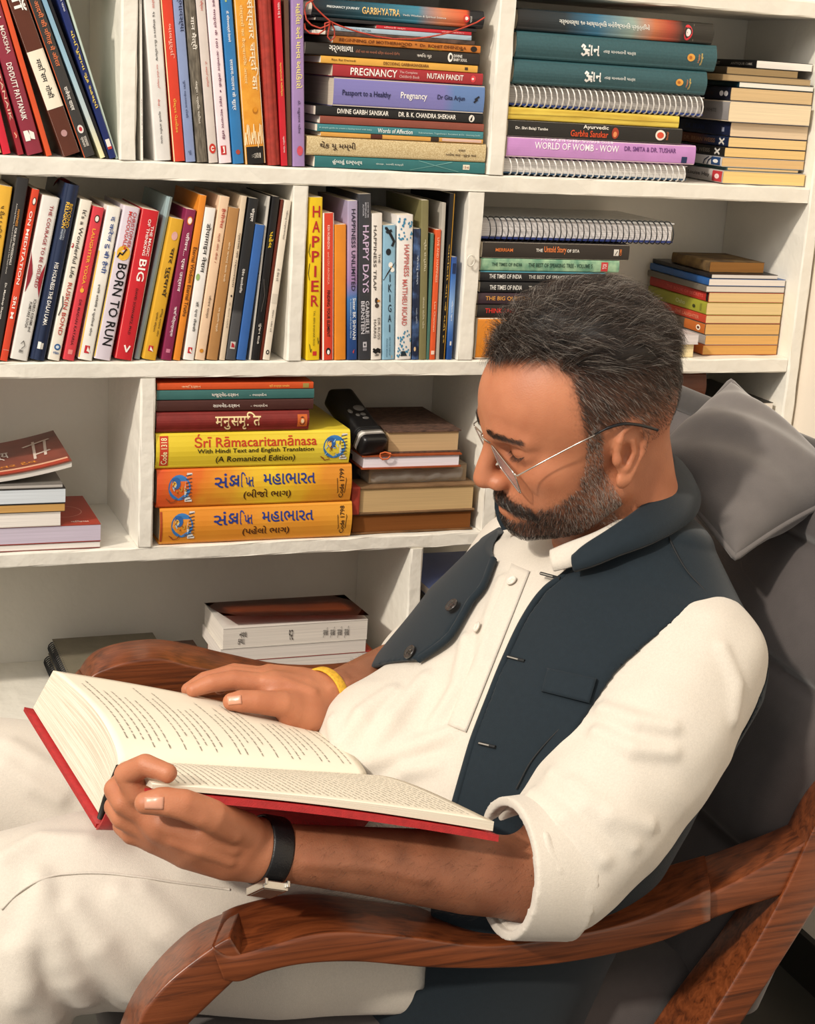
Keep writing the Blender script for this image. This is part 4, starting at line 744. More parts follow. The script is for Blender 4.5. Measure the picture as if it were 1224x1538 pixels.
S('hardcover_book', (78, 131, 203, 596), mat('maroon_cloth_cover', '#7c2420', .5, .1, 60.), 'dark red book with an ornate cream title and a small orange emblem', d=.16, hard=True,
  texts=[('मनुस~मृि त', .375, .675, .12, .95, '#eed5a2'), ('R', .92, .985, .2, .8, '#c8642c'), ('E', .933, .972, .28, .7, '#3a2420'), ('D', .942, .963, .38, .6, '#e6c9a2')])
S('paperback_book', (80, 91, 129, 612), '#4a2a26', 'dark brown book with small white lettering in the pile on the yellow volume', d=.16, texts=[('સામવેદ-દર્શન', .35, .52, .25, .72, '#efe8de'), ('- ભાણદેવ', .59, .70, .3, .62, '#e2d6ca')])
S('paperback_book', (80, 56, 90, 615), '#3c6a68', 'dusty teal book with small white lettering below the thin orange one', d=.16, texts=[('યજુર્વેદ-દર્શન', .34, .51, .25, .75, '#efe8de'), ('- ભાણદેવ', .58, .69, .3, .64, '#e2e2da')])
S('booklet', (82, 32, 55, 613), '#cf5428', 'thin orange booklet on the very top of the pile by the divider', d=.16, texts=[('ઋષિ દર્શન', .15, .27, .25, .75, '#f0c8a0'), ('શ્રી રામકૃષ્ણ પરમહંસ', .71, .84, .25, .72, '#f0c060'), ('R', .93, .97, .15, .85, '#9c8a4a')], page='#b08a6a')
# picture panel printed on the lemon yellow top cover is hidden under the pile; its near end shows a brown band
o_ = [o for o in COL.objects if o.get('label', '').startswith('thick lemon yellow')][0]
p = Print(); Ly = .285
p.add([(.255, .03, 1), (.292, .03, 1), (.292, .15, 1), (.255, .15, 1)], [(0, 1, 2, 3)], '#6a6258'); p.add([(.24, .03, 2), (.253, .03, 2), (.253, .15, 2), (.24, .15, 2)], [(0, 1, 2, 3)], '#4a6a8a')

# right pile of old books
G = 'old worn books piled on the lower shelf'; PILE[0] = ZC
c = (4.5333, 470, 570)
def N2(name, q, *a, **k): return fore_book(name, q, *a, group=G, crop=c, **k)
N2('hardcover_book', (258, 932, 1068, 1080), .19, mat('worn_tan_board', '#6b4a2a', .85, .35, 30.), 'old book with deep brown page edges at the bottom of the worn pile', page='#7a4a24', hard=True, y=.012)
N2('hardcover_book', (262, 742, 925, 1096), .19, mat('worn_brown_board', '#6e5236', .85, .4, 25., col2='#8a6a48'), 'large worn book with cream page edges and a brick red spine corner', page='#c4a678', hard=True, y=.010)
wt = PILE[0]
N2('paperback_book', (380, 585, 700, 1040), .15, mat('faded_grey_board', '#8a7a66', .8, .2, 30.), 'grey brown old book wrapped in a clear plastic bag', page='#a08c72', y=.03)
N2('notebook', (335, 462, 556, 1010), .14, mat('tan_leather_cover', '#9c4a24', .45, .12, 60.), 'tan leather notebook with white pages and an orange ribbon loop', page='#e9e2ea', y=.012, hard=True, cat='notebook')
nt_ = PILE[0]
N2('hardcover_book', (505, 302, 455, 1003), .17, mat('woven_brown_board', '#3c2a22', .8, .4, 130., col2='#6e5040', stretch=(1, 2.5, 1)), 'thick old book with a woven brown cover on top of the worn pile', page='#c2a47c', hard=True, y=.020)
# brick red spine corner of the large worn book
o_ = [o for o in COL.objects if o.get('label', '').startswith('large worn book')][0]
bm = bmesh.new(); ow = Matrix(o_.matrix_basis).inverted(); a = F(470 + 262 / c[0], 570 + 925 / c[0], .010)
box(bm, a[0] - .0015, a[0] + .012, .0085, .20, a[2] + .0008 - .0005, wt + .0012, .002)
for v in bm.verts: v.co = ow @ v.co
from_bm('spine_corner', bm, mat('brick_red_leather', '#9c3626', .6, .2, 60.), o_)
# ribbon loop of the notebook
o_ = [o for o in COL.objects if o.get('label', '').startswith('tan leather notebook')][0]
bm = bmesh.new(); ow = Matrix(o_.matrix_basis).inverted()
lp = [F(470 + u / c[0], 570 + v / c[0], .008) for u, v in ((530, 505), (490, 495), (460, 505), (455, 525), (475, 545), (510, 540), (528, 520))]
tube(bm, [ow @ Vector(tuple(q)) for q in lp], .0013, 6); from_bm('ribbon_loop', bm, mat('orange_ribbon', '#c8602c', .6), o_, True)
# plastic bag round the old book
def bag():
    a = F(470 + 345 / c[0], 570 + 715 / c[0], .02); b = F(470 + 1098 / c[0], 570 + 715 / c[0], .02); z0, z1 = wt + .0012, nt_ - .0255
    bm = bmesh.new(); n, m = 60, 16; rnd = np.random.RandomState(3); ph = rnd.rand(12, 4)
    rings = []
    for i in range(n + 1):
        s = i / n; x = a[0] + (b[0] - a[0]) * s; pinch = min(1, min(s, 1 - s) / .12) ** .6
        r = []
        for j in range(m):
            t = 2 * math.pi * j / m; cy, cz = math.cos(t), math.sin(t)
            e = .35; sy, sz = math.copysign(abs(cy) ** e, cy), math.copysign(abs(cz) ** e, cz)
            w = sum(math.sin(6.28 * (ph[q, 0] * 9 * s + ph[q, 1] + ph[q, 2] * 3 * j / m)) for q in range(6)) * .0011
            zz = z0 + (z1 - z0) * .5 + sz * ((z1 - z0) * .5 * (.35 + .65 * pinch) - .0003)
            r.append(bm.verts.new((x + w * .5, .108 + sy * (.088 * (.5 + .5 * pinch) + w), min(max(zz + (w if abs(cz) < .8 else 0), z0), z1))))
        rings.append(r)
    for i in range(n):
        for j in range(m):
            f = bm.faces.new((rings[i][j], rings[i + 1][j], rings[i + 1][(j + 1) % m], rings[i][(j + 1) % m])); f.smooth = True
    bm.faces.new(rings[0][::-1]); bm.faces.new(rings[-1])
    m_ = bpy.data.materials.new('clear_plastic_film'); m_.use_nodes = True; b_ = m_.node_tree.nodes['Principled BSDF']
    b_.inputs['Base Color'].default_value = lin('#e6e2dc'); b_.inputs['Roughness'].default_value = .12; b_.inputs['Alpha'].default_value = .28; b_.inputs['Specular IOR Level'].default_value = .9
    n_ = m_.node_tree.nodes.new('ShaderNodeTexNoise'); n_.inputs['Scale'].default_value = 60; bp = m_.node_tree.nodes.new('ShaderNodeBump'); bp.inputs['Strength'].default_value = .9; bp.inputs['Distance'].default_value = .004
    m_.node_tree.links.new(n_.outputs['Fac'], bp.inputs['Height']); m_.node_tree.links.new(bp.outputs[0], b_.inputs['Normal'])
    o = from_bm('plastic_bag', bm, m_, None, True); tag(o, 'clear crinkled plastic bag wrapped around an old book in the worn pile', 'bag')
bag()
# black handheld device leaning between the piles
def device():
    top, bot = F(470 + 172 / 4.5333, 570 + 118 / 4.5333, .115), F(470 + 372 / 4.5333, 570 + 398 / 4.5333, .028)
    A = (Vector(tuple(top)) - Vector(tuple(bot))).normalized(); L = (Vector(tuple(top)) - Vector(tuple(bot))).length
    Fv = Vector((.25, -1, .15)); Fv = (Fv - A * Fv.dot(A)).normalized(); X = Fv.cross(A) * -1
    M = Matrix(((X.x, A.x, Fv.x, bot[0]), (X.y, A.y, Fv.y, bot[1]), (X.z, A.z, Fv.z, bot[2]), (0, 0, 0, 1)))
    r = empty('remote_control', M); tag(r, 'black handheld device with grey buttons and a white band leaning between two piles of books', 'device')
    BK = mat('black_plastic', '#121214', .35, .1, 300., bump=.05)
    bm = bmesh.new(); box(bm, -.022, .022, -.024, L + .004, -.016, .016, .009, 4); from_bm('body', bm, BK, r, True)
    bm = bmesh.new(); box(bm, -.0226, .0226, -.010, -.002, -.0165, .0168, .009, 3); from_bm('white_band', bm, mat('white_plastic', '#e4e0d8', .4), r, True)
    bm = bmesh.new(); box(bm, -.0229, .0229, -.0015, .012, -.0168, .0172, .009, 3); from_bm('rubber_cap', bm, mat('dark_rubber', '#1e1e20', .7), r, True)
    for i, (bx, by, w_, h_) in enumerate(((0.006, .052, .010, .007), (.006, .037, .005, .0035), (-.004, .036, .004, .0035), (-.013, .045, .004, .005), (.006, .028, .006, .003))):
        bm = bmesh.new(); bmesh.ops.create_uvsphere(bm, u_segments=16, v_segments=8, radius=1.0)
        for v in bm.verts: v.co = Vector((bx + v.co.x * w_, by + v.co.y * h_, .0158 + v.co.z * .0016))
        from_bm('button', bm, mat('grey_button', '#5c5a58', .5), r, True)
    return r
device()
q0, q1 = F(470 + 256 / 4.5333, 570 + 655 / 4.5333, .06), F(470 + 330 / 4.5333, 570 + 490 / 4.5333, .06)
bm = bmesh.new(); box(bm, q0[0] + .003, q1[0] + .002, .06, .15, ZC + .001, q1[2], .006, 3)
s_ = from_bm('pouch', bm, mat('black_pouch_cloth', '#141315', .8, .1, 200.), None, True); tag(s_, 'soft black pouch wedged between the yellow volumes and the worn old books', 'pouch')
# ------------------------------------------------------------------ lower shelf, right compartment (behind the chair)
G = 'books lying behind the chair on the lower shelf'; PILE[0] = ZC
def lay(name, x0, x1, y0, d, T, z, yaw, cov, label, page='#d9cdb8', hard=False, group=None, cat='book'):
    M = Matrix.Translation(((x0 + x1) / 2, y0 + d / 2, z)) @ Matrix.Rotation(math.radians(yaw), 4, 'Z') @ Matrix.Translation((-(x1 - x0) / 2, -d / 2, 0))
    return book(name, x1 - x0, T, d, cov, page, (), M, label, group, hard, cat)
lay('hardcover_book', 1.20, 1.49, .02, .20, .165, ZC + .0004, 0, '#4a443c', 'thick grey volume at the bottom of the pile behind the pillow', page='#cdbfa6', hard=True, group=G)
lay('paperback_book', 1.22, 1.496, .012, .20, .028, ZC + .1658, 180, '#26221f', 'black covered book with white pages just above the grey pillow', page='#e6ddd0', group=G)
lay('hardcover_book', 1.21, 1.375, .03, .18, .046, ZC + .1942, 0, mat('dark_wood_brown_cover', '#5a2c16', .45, .2, 20.), 'reddish brown volume lying on the black covered book behind the head', hard=True, group=G)
# ------------------------------------------------------------------ bottom shelf
G = 'books piled on the bottom shelf'; PILE[0] = ZD
c = (2.6609, 260, 860)
def N3(name, q, *a, **k): return fore_book(name, q, *a, group=G, crop=c, **k)
N3('paperback_book', (285, 322, 362, 850), .17, mat('ochre_orange_cover', '#c8822c', .4, .25, 12., col2='#b8542c'), 'white paged book with an orange and yellow cover at the bottom of the small pile', page='#ded6ce', y=.010, T=.042)
N3('paperback_book', (215, 262, 322, 792), .115, '#a8332a', 'white paged book with a red top cover in the small pile', page='#e0d8d0', y=.004)
N3('paperback_book', (192, 207, 258, 772), .115, '#d9d2c8', 'white paged book with a pale cover second from the top of the small pile', page='#ded6ce', y=.004)
N3('paperback_book', (202, 124, 205, 778), .115, '#e4dfd6', 'thick white book with black printing on its page edge under a loose brown cover', page='#dfd7cd', y=.004)
zt = PILE[0]
o_ = [o for o in COL.objects if o.get('label', '').startswith('thick white book with black')][0]
ow = Matrix(o_.matrix_basis).inverted()
a, b = F(260 + 202 / c[0], 860 + 90 / c[0], .0), F(260 + 778 / c[0], 860 + 110 / c[0], .0)
p = Print(); p.text('નવલ', .12, .17, .65, .95, '#4a4440'); p.text('કથા', .11, .155, .3, .6, '#6a6460'); p.text('૧૨', .46, .49, .35, .9, '#4a4440')
for i in range(4): p.text('પુરાણ સંહિતા', .70 + .05 * i, .735 + .05 * i, .35 - .03 * i, .9, '#1d1a1a')
p.build('lettering', o_, lambda u, v, l: tuple(ow @ Vector((a[0] + (b[0] - a[0]) * u, .0036 - .0001 * l, zt - .005 - .030 * (1 - v)))))
r = empty('book_cover'); tag(r, 'loose brown and orange cover lying slightly open over the thick white book', 'book cover')
bm = bmesh.new(); x0, x1 = a[0] + .001, b[0] + .004; n = 10; rows = []
for i in range(n + 1):
    s = i / n; rows.append([bm.verts.new((x0 + (x1 - x0) * s, y_, zt + .0012 + (.021 - .014 * s) * max(0, 1 - y_ / .12))) for y_ in (.0, .04, .08, .12)])
for i in range(n):
    for j in range(3):
        f = bm.faces.new((rows[i][j], rows[i + 1][j], rows[i + 1][j + 1], rows[i][j + 1])); f.smooth = True
bmesh.ops.solidify(bm, geom=bm.faces[:], thickness=.0009)
from_bm('cover_sheet', bm, mat('brown_orange_sheet', '#7c3a22', .35, .3, 9., col2='#b0552c'), r, False)
# flat brown book at the left of the pile
q0, q1 = HZ(260 + 90 / c[0], 860 + 185 / c[0], ZD + .03), HZ(260 + 275 / c[0], 860 + 310 / c[0], ZD + .03)
lay('paperback_book', .515, .585, .03, .17, .030, ZD + .0004, 0, '#6a4a3c', 'flat brown covered book lying left of the small white pile', page='#d9d2c8', group=G)
# two grey spiral notebooks on the bottom shelf
G2 = 'grey spiral bound notebooks on the bottom shelf'
for i, (zz, lab) in enumerate(((ZD + .0004, 'lower grey notebook with black spiral binding lying on the bottom shelf'), (ZD + .0234, 'upper grey notebook with black spiral binding lying on the bottom shelf'))):
    rt = empty('spiral_notebook', Matrix.Translation((.352 + .006 * i, .012, zz))); tag(rt, lab, 'notebook', G2)
    bm = bmesh.new(); box(bm, .006, .16, 0, .19, .001, .0215); from_bm('page_block', bm, mat('grey_sheet_edges', '#6a645a', .8, .2, 1., stretch=(8, 8, 1100)), rt)
    bm = bmesh.new(); box(bm, .004, .162, -.002, .192, .0216, .0226); from_bm('front_cover', bm, mat('grey_card_cover', '#77705f', .5), rt)
    bm = bmesh.new(); n = 24; tube(bm, [(.006 + .0095 * math.cos(2 * math.pi * k / 12), .004 + .182 * k / (n * 12), .0115 + .0105 * math.sin(2 * math.pi * k / 12)) for k in range(n * 12 + 1)], .0011, 5)
    from_bm('wire_coil', bm, mat('coil_black', '#17171a', .35), rt, True)
# right compartment of the bottom shelf
G = 'books stacked behind the right shoulder on the bottom shelf'; z = ZD + .0004
for x0, T, cov, pg, lab in ((.91, .075, '#1d1b1e', '#6a5a4a', 'thick dark book low behind the vest on the bottom shelf'), (.905, .022, '#b08a5c', '#b9976a', 'tan book behind the vest on the bottom shelf'), (.905, .010, '#8a6a5c', '#d9a9a0', 'thin pinkish booklet behind the vest on the bottom shelf'), (.905, .022, '#8a7a5c', '#c4a87c', 'cream paged book behind the vest on the bottom shelf'), (.905, .016, '#3a3632', '#5c564e', 'dark grey book behind the vest on the bottom shelf'), (.91, .014, '#6f7fb4', '#d8cfc8', 'lavender blue topped book behind the vest on the bottom shelf')):
    lay('paperback_book', x0, x0 + .14, .008, .18, T, z, 180, cov, lab, page=pg, group=G); z += T + .0004
# ------------------------------------------------------------------ modelling with distance fields (numpy) -> smooth closed meshes
def smin(a, b, k):
    if k <= 0: return np.minimum(a, b)
    h = np.clip(.5 + .5 * (b - a) / k, 0, 1); return b + (a - b) * h - k * h * (1 - h)
def smax(a, b, k): return -smin(-a, -b, k)
def chain_d(p, pts, rad, n=None, ratio=1.):
    """distance to a tapering limb through pts; n, ratio: flattened along direction n"""
    pts = np.asarray(pts, float); best = None
    for i in range(len(pts) - 1):
        a, b = pts[i], pts[i + 1]; ab = b - a; t = np.clip(((p - a) @ ab) / (ab @ ab), 0, 1)
        q = p - (a + t[:, None] * ab)
        if n is not None:
            c = q @ n; q = q + np.outer(c * (1 / ratio - 1), n)
        d = np.sqrt((q * q).sum(1)) - (rad[i] + (rad[i + 1] - rad[i]) * t)
        if n is not None: d = d * min(1., ratio) ** .5
        best = d if best is None else np.minimum(best, d)
    return best
def ell_d(p, c, r, Rm=None):
    q = p - np.asarray(c, float)
    if Rm is not None: q = q @ Rm
    r = np.asarray(r, float); k0 = np.sqrt(((q / r) ** 2).sum(1)) + 1e-9; k1 = np.sqrt(((q / (r * r)) ** 2).sum(1)) + 1e-9
    return k0 * (k0 - 1) / k1
class Sculpt:
    def __init__(s): s.ops = []
    def add(s, f, lo, hi, k=.0, op='u'): s.ops.append((f, np.asarray(lo, float), np.asarray(hi, float), k, op)); return s
    def chain(s, pts, rad, k=.0, op='u', n=None, ratio=1.):
        pts = np.asarray(pts, float); m = max(rad) * 1.15
        return s.add(lambda p: chain_d(p, pts, rad, n, ratio), pts.min(0) - m, pts.max(0) + m, k, op)
    def ell(s, c, r, k=.0, op='u', Rm=None):
        c = np.asarray(c, float); m = max(r); return s.add(lambda p: ell_d(p, c, r, Rm), c - m, c + m, k, op)
    def __call__(s, p, mg=.03):
        d = np.full(len(p), 1.0)
        for f, lo, hi, k, op in s.ops:
            g = max(mg, k * 1.1); m = ((p > lo - g) & (p < hi + g)).all(1)
            if not m.any(): continue
            q = f(p[m])
            if op == 'u': d[m] = smin(d[m], q, k)
            elif op == 'cut': d[m] = smax(d[m], -q, k)
            elif op == 'and': d[m] = smax(d[m], q, k)
        return d
def surface_nets(f, lo, hi, h, block=8):
    lo, hi = np.asarray(lo, float), np.asarray(hi, float)
    nb = np.ceil((hi - lo) / (h * block)).astype(int); n = nb * block + 1
    ax = [lo[i] + (np.arange(nb[i]) + .5) * h * block for i in range(3)]
    C = np.stack(np.meshgrid(*ax, indexing='ij'), -1).reshape(-1, 3)
    dc = f(C); act = np.abs(dc) < h * block * .95 + .004
    D = np.repeat(np.repeat(np.repeat(np.sign(dc).reshape(nb), block, 0), block, 1), block, 2).astype(np.float32)
    D = np.pad(D, ((0, 1), (0, 1), (0, 1)), mode='edge')
    ids = np.argwhere(act.reshape(nb)); off = np.stack(np.meshgrid(*[np.arange(block + 1)] * 3, indexing='ij'), -1).reshape(-1, 3)
    for s in range(0, len(ids), 900):
        I = (ids[s:s + 900, None, :] * block + off[None]).reshape(-1, 3)
        D[I[:, 0], I[:, 1], I[:, 2]] = f(lo + I * h)
    S = D < 0
    vid = np.full(tuple(np.array(D.shape) - 1), -1, np.int64)
    cnt = np.zeros(vid.shape, np.int8)
    for dx in (0, 1):
        for dy in (0, 1):
            for dz in (0, 1): cnt += S[dx:dx + vid.shape[0], dy:dy + vid.shape[1], dz:dz + vid.shape[2]]
    cells = np.argwhere((cnt > 0) & (cnt < 8)); del cnt
    vid[cells[:, 0], cells[:, 1], cells[:, 2]] = np.arange(len(cells))
    acc = np.zeros((len(cells), 3)); num = np.zeros(len(cells))
    cor = [(a, b, c) for a in (0, 1) for b in (0, 1) for c in (0, 1)]
    for i in range(8):
        for j in range(i + 1, 8):
            if sum(abs(cor[i][k] - cor[j][k]) for k in range(3)) != 1: continue
            a = D[cells[:, 0] + cor[i][0], cells[:, 1] + cor[i][1], cells[:, 2] + cor[i][2]]; b = D[cells[:, 0] + cor[j][0], cells[:, 1] + cor[j][1], cells[:, 2] + cor[j][2]]
            m = (a < 0) != (b < 0); t = np.where(m, a / np.where(m, a - b, 1), 0)
            P_ = np.array(cor[i]) + t[:, None] * (np.array(cor[j]) - np.array(cor[i])); acc[m] += P_[m]; num[m] += 1
    V = lo + (cells + acc / num[:, None]) * h
    Q = []
    for ax_ in range(3):
        o1, o2 = [(1, 2), (2, 0), (0, 1)][ax_]
        sl0 = [slice(None)] * 3; sl1 = [slice(None)] * 3; sl0[ax_] = slice(0, -1); sl1[ax_] = slice(1, None)
        e = np.argwhere(S[tuple(sl0)] != S[tuple(sl1)])
        e = e[(e[:, o1] > 0) & (e[:, o2] > 0) & (e[:, o1] < D.shape[o1] - 1) & (e[:, o2] < D.shape[o2] - 1)]
        q = []
        for a, b in ((1, 1), (0, 1), (0, 0), (1, 0)):
            c = e.copy(); c[:, o1] -= a; c[:, o2] -= b; q.append(vid[c[:, 0], c[:, 1], c[:, 2]])
        q = np.stack(q, 1); flip = ~S[e[:, 0], e[:, 1], e[:, 2]]
        q[flip] = q[flip][:, ::-1]; Q.append(q)
    Q = np.concatenate(Q); Q = Q[(Q >= 0).all(1)]
    return V, Q
def project(f, u, v, d0, d1, n=500):
    """first surface of a field met along the line of sight (used to set buttons, seams and hems on the cloth)"""
    t = np.linspace(d0, d1, n); p = CAM + np.outer(t, ray(u, v)); d = f(p); i = np.argmax(d < 0)
    if d[i] >= 0: return None
    t0, t1 = t[max(i - 1, 0)], t[i]; a, b = d[max(i - 1, 0)], d[i]; return CAM + ray(u, v) * (t0 + (t1 - t0) * a / (a - b + 1e-12))
def normal(f, p, e=.002):
    p = np.asarray(p, float); g = np.array([f(np.array([p + np.eye(3)[i] * e]))[0] - f(np.array([p - np.eye(3)[i] * e]))[0] for i in range(3)]); return g / (np.linalg.norm(g) + 1e-12)
def nrm(v): v = np.asarray(v, float); return v / np.linalg.norm(v)
_rs = np.random.RandomState(11)
_W = [(_rs.randn(3), _rs.rand() * 6.28) for _ in range(24)]
def wob(p, freq, a=0, b=6):
    """smooth pseudo noise made of a few crossed waves"""
    s = np.zeros(len(p))
    for k, ph in _W[a:b]: s += np.sin(p @ (nrm(k) * freq) + ph + 1.3 * np.sin(p @ (nrm(np.roll(k, 1)) * freq * .6) + ph * 2))
    return s / (b - a)

# ------------------------------------------------------------------ the head, in millimetres about the ears (x to the nose, y to his left, z up)
HR = np.array([[-.942, -.066, -.330], [.113, -.986, -.126], [-.317, -.156, .935]]); HC = np.array([.757, -.746, 1.077])
def to_head(p): return ((p - HC) @ HR) * 1000.
def from_head(q): return (np.asarray(q, float) / 1000.) @ HR.T + HC
def head_mm(q):
    x, y, z = q[:, 0], np.abs(q[:, 1]), q[:, 2]; m = np.stack([x, y, z], 1)
    E = lambda c, r, Rm=None: ell_d(m, c, r, Rm)
    Cn = lambda pts, rad, n=None, ratio=1.: chain_d(m, pts, rad, n, ratio)
    d = E((-2, 0, 40), (99, 76, 92))
    d = smin(d, E((45, 0, 50), (58, 60, 56)), 25)
    d = smin(d, E((36, 0, -16), (60, 58, 74)), 22)
    d = smin(d, E((42, 0, -62), (48, 42, 34)), 18)
    d = smin(d, Cn([(2, 52, -46), (40, 42, -70), (84, 13, -80)], [17, 14, 11]), 16)
    d = smin(d, E((50, 36, -36), (34, 24, 32)), 18)
    d = smin(d, E((88, 0, -75), (15, 19, 14)), 12)
    d = smin(d, E((60, 45, -8), (22, 16, 14)), 22)                       # cheekbone
    d = smin(d, Cn([(95, 8, 33), (93, 26, 38), (79, 48, 32)], [9.5, 8.5, 7]), 12)   # brow
    d = smin(d, E((84, 0, -50), (21, 33, 28)), 14)                       # muzzle
    # eye sockets and closed lids
    d = smax(d, -E((97, 34, 16), (15, 19, 11)), 9)
    d = smin(d, E((76, 34, 17), (15.5, 20, 14.5)), 5)
    zl = 12.5 + .010 * np.abs(y - 26) ** 2
    d = d + 1.3 * np.exp(-((z - zl) / 1.1) ** 2) * np.exp(-((y - 34) / 17) ** 4) * (x > 72)     # lash line
    d = d + 1.0 * np.exp(-((z - 26.5 + .009 * (y - 34) ** 2) / 1.4) ** 2) * np.exp(-((y - 35) / 17) ** 4) * (x > 68)   # lid crease
    # nose
    d = smin(d, Cn([(98, 0, 26), (107, 0, 8), (115, 0, -8), (118, 0, -16)], [7.5, 8, 9.5, 9.5]), 9)
    d = smin(d, E((113, 0, -18), (13, 11, 9.5)), 7)
    d = smin(d, E((105, 12, -22), (11, 7.5, 8)), 5)
    d = smax(d, -E((109, 6.5, -31), (6, 3.4, 5)), 2.5)
    d = d + .8 * np.exp(-(np.abs(np.sqrt((x - 105) ** 2 + (z + 21) ** 2) - 13) / 2.2) ** 2) * np.exp(-((y - 17) / 6) ** 4) / (1 + np.exp(x - 105))   # alar crease
    # lips
    d = smin(d, Cn([(104, 0, -45), (100, 10, -46), (89, 23, -52)], [6, 5.5, 4]), 5)
    d = smin(d, Cn([(102, 0, -59), (98, 10, -59), (88, 22, -55)], [6.5, 6, 4]), 5)
    d = d + 2.2 * np.exp(-((z + 52.2 + .002 * y * y) / 1.5) ** 2) * (x > 84) * np.exp(-(y / 25) ** 6)
    # ear
    tilt = Matrix.Rotation(math.radians(24), 3, 'Z') @ Matrix.Rotation(math.radians(-10), 3, 'Y'); Rt = np.array(tilt)
    e = (m - np.array([2., 71., 0.])) @ Rt            # ear frame: x fwd, y out, z up
    Ce = lambda pts, rad: chain_d(e, pts, rad)
    ear = ell_d(e, (-15, 5, 3), (19, 4.6, 28))
    ear = smin(ear, Ce([(-1, 6, 4), (0, 9, 17), (-6, 11, 28), (-16, 12, 33), (-27, 12, 28), (-33, 11, 14), (-31, 10, -2), (-23, 8, -15), (-13, 6, -26)], [3, 3.4, 3.6, 3.8, 4, 4, 3.8, 3.6, 5]), 3.5)
    ear = smin(ear, ell_d(e, (-8, 5, -27), (9, 5, 9)), 5)
    ear = smax(ear, -ell_d(e, (-10, 11, 0), (9, 8.5, 13)), 3)
    ear = smax(ear, -Ce([(-6, 11, 22), (-17, 13, 27), (-26, 13, 16), (-25, 12, 2)], [2.6, 3, 2.6, 1.8]), 2.5)
    ear = smin(ear, Ce([(-8, 8, 18), (-17, 9.5, 13), (-20, 9.5, 0), (-13, 8, -13)], [2.6, 3, 3, 3]), 3)
    ear = smin(ear, ell_d(e, (0, 5, -3), (4.5, 5, 7)), 3)
    ear = smin(ear, ell_d(e, (-9, 7, -15), (4.5, 4, 4)), 3)
    d = smin(d, ear, 5)
    return d

def relax(V, Q, it=3, lam=.5):
    """a few passes of neighbour averaging, to take the grid out of cut edges"""
    n = len(V); E = np.concatenate([Q[:, [0, 1]], Q[:, [1, 2]], Q[:, [2, 3]], Q[:, [3, 0]]]); E = np.concatenate([E, E[:, ::-1]])
    cnt = np.bincount(E[:, 0], minlength=n)[:, None]
    for k in range(it):
        for l in (lam, -lam * 1.03):
            A = np.stack([np.bincount(E[:, 0], weights=V[E[:, 1], i], minlength=n) for i in range(3)], 1) / np.maximum(cnt, 1); V = V + l * (A - V)
    return V
# ------------------------------------------------------------------ skin body: head, neck, trunk, both arms and hands in one continuous surface
NB = P(948, 818, 1.70)                       # root of the neck
LS, RS = P(1052, 990, 1.615), P(800, 850, 1.90)      # shoulder joints
LE, LW = P(800, 1322, 1.515), P(398, 1278, 1.42)     # left elbow, wrist
RE, RW = P(668, 985, 1.90), P(492, 1050, 1.735)      # right elbow, wrist
body = Sculpt()
body.add(lambda p: head_mm(to_head(p)) * .001, HC - .15, HC + .17)
hb = from_head((-22, 0, -30)); hf = from_head((18, 0, -52))
body.chain([hb, .5 * (hb + NB) + np.array([.004, 0, 0]), NB + np.array([.0, 0, -.01])], [.060, .055, .056], .012)
body.chain([hf, NB + np.array([-.035, 0, .0])], [.040, .050], .02)
trunk = [P(915, 905, 1.75), P(850, 1060, 1.77), P(780, 1270, 1.79), P(705, 1420, 1.81)]
body.chain([NB] + trunk, [.055, .085, .10, .10, .10], .04)
body.chain([LS, NB + np.array([.01, 0, -.03]), RS], [.042, .042, .042], .03)
body.chain([LS, .5 * (LS + LE), LE], [.045, .042, .037], .02)
body.chain([LE, P(700, 1310, 1.495), P(560, 1294, 1.458), P(430, 1281, 1.425), LW], [.038, .0385, .031, .0255, .0245], .015)
body.chain([RS, .5 * (RS + RE), RE], [.045, .042, .038], .02)
body.chain([RE, P(590, 1012, 1.83), P(520, 1040, 1.76), RW], [.037, .035, .029, .027], .012)
def finger(pts, rad, k=.006): body.chain([P(*q) for q in pts], rad, k)
# left hand under the near cover: back of the hand, four curled fingers, thumb along the board
body.chain([LW, P(355, 1268, 1.40), P(300, 1248, 1.385), P(250, 1228, 1.378)], [.0245, .0255, .028, .024], .012)
body.chain([LW, P(340, 1280, 1.405), P(285, 1268, 1.40), P(240, 1252, 1.395)], [.024, .024, .022, .018], .012)
finger([(262, 1212, 1.372), (205, 1190, 1.362), (190, 1163, 1.358), (218, 1149, 1.345), (252, 1161, 1.338)], [.0135, .0112, .0106, .0096, .0080])
finger([(240, 1232, 1.378), (186, 1205, 1.368), (174, 1186, 1.378), (186, 1172, 1.398), (205, 1176, 1.42)], [.0132, .0108, .0104, .0092, .008])
finger([(235, 1250, 1.388), (184, 1228, 1.380), (173, 1212, 1.392), (186, 1196, 1.415), (206, 1194, 1.435)], [.0125, .0102, .0098, .009, .008])
finger([(245, 1262, 1.396), (198, 1253, 1.392), (184, 1240, 1.402), (192, 1222, 1.425), (206, 1216, 1.44)], [.0115, .0092, .0088, .008, .007])
finger([(365, 1252, 1.392), (318, 1225, 1.350), (276, 1207, 1.333), (240, 1204, 1.328), (219, 1206, 1.328)], [.019, .0142, .0122, .0118, .0096], .008)
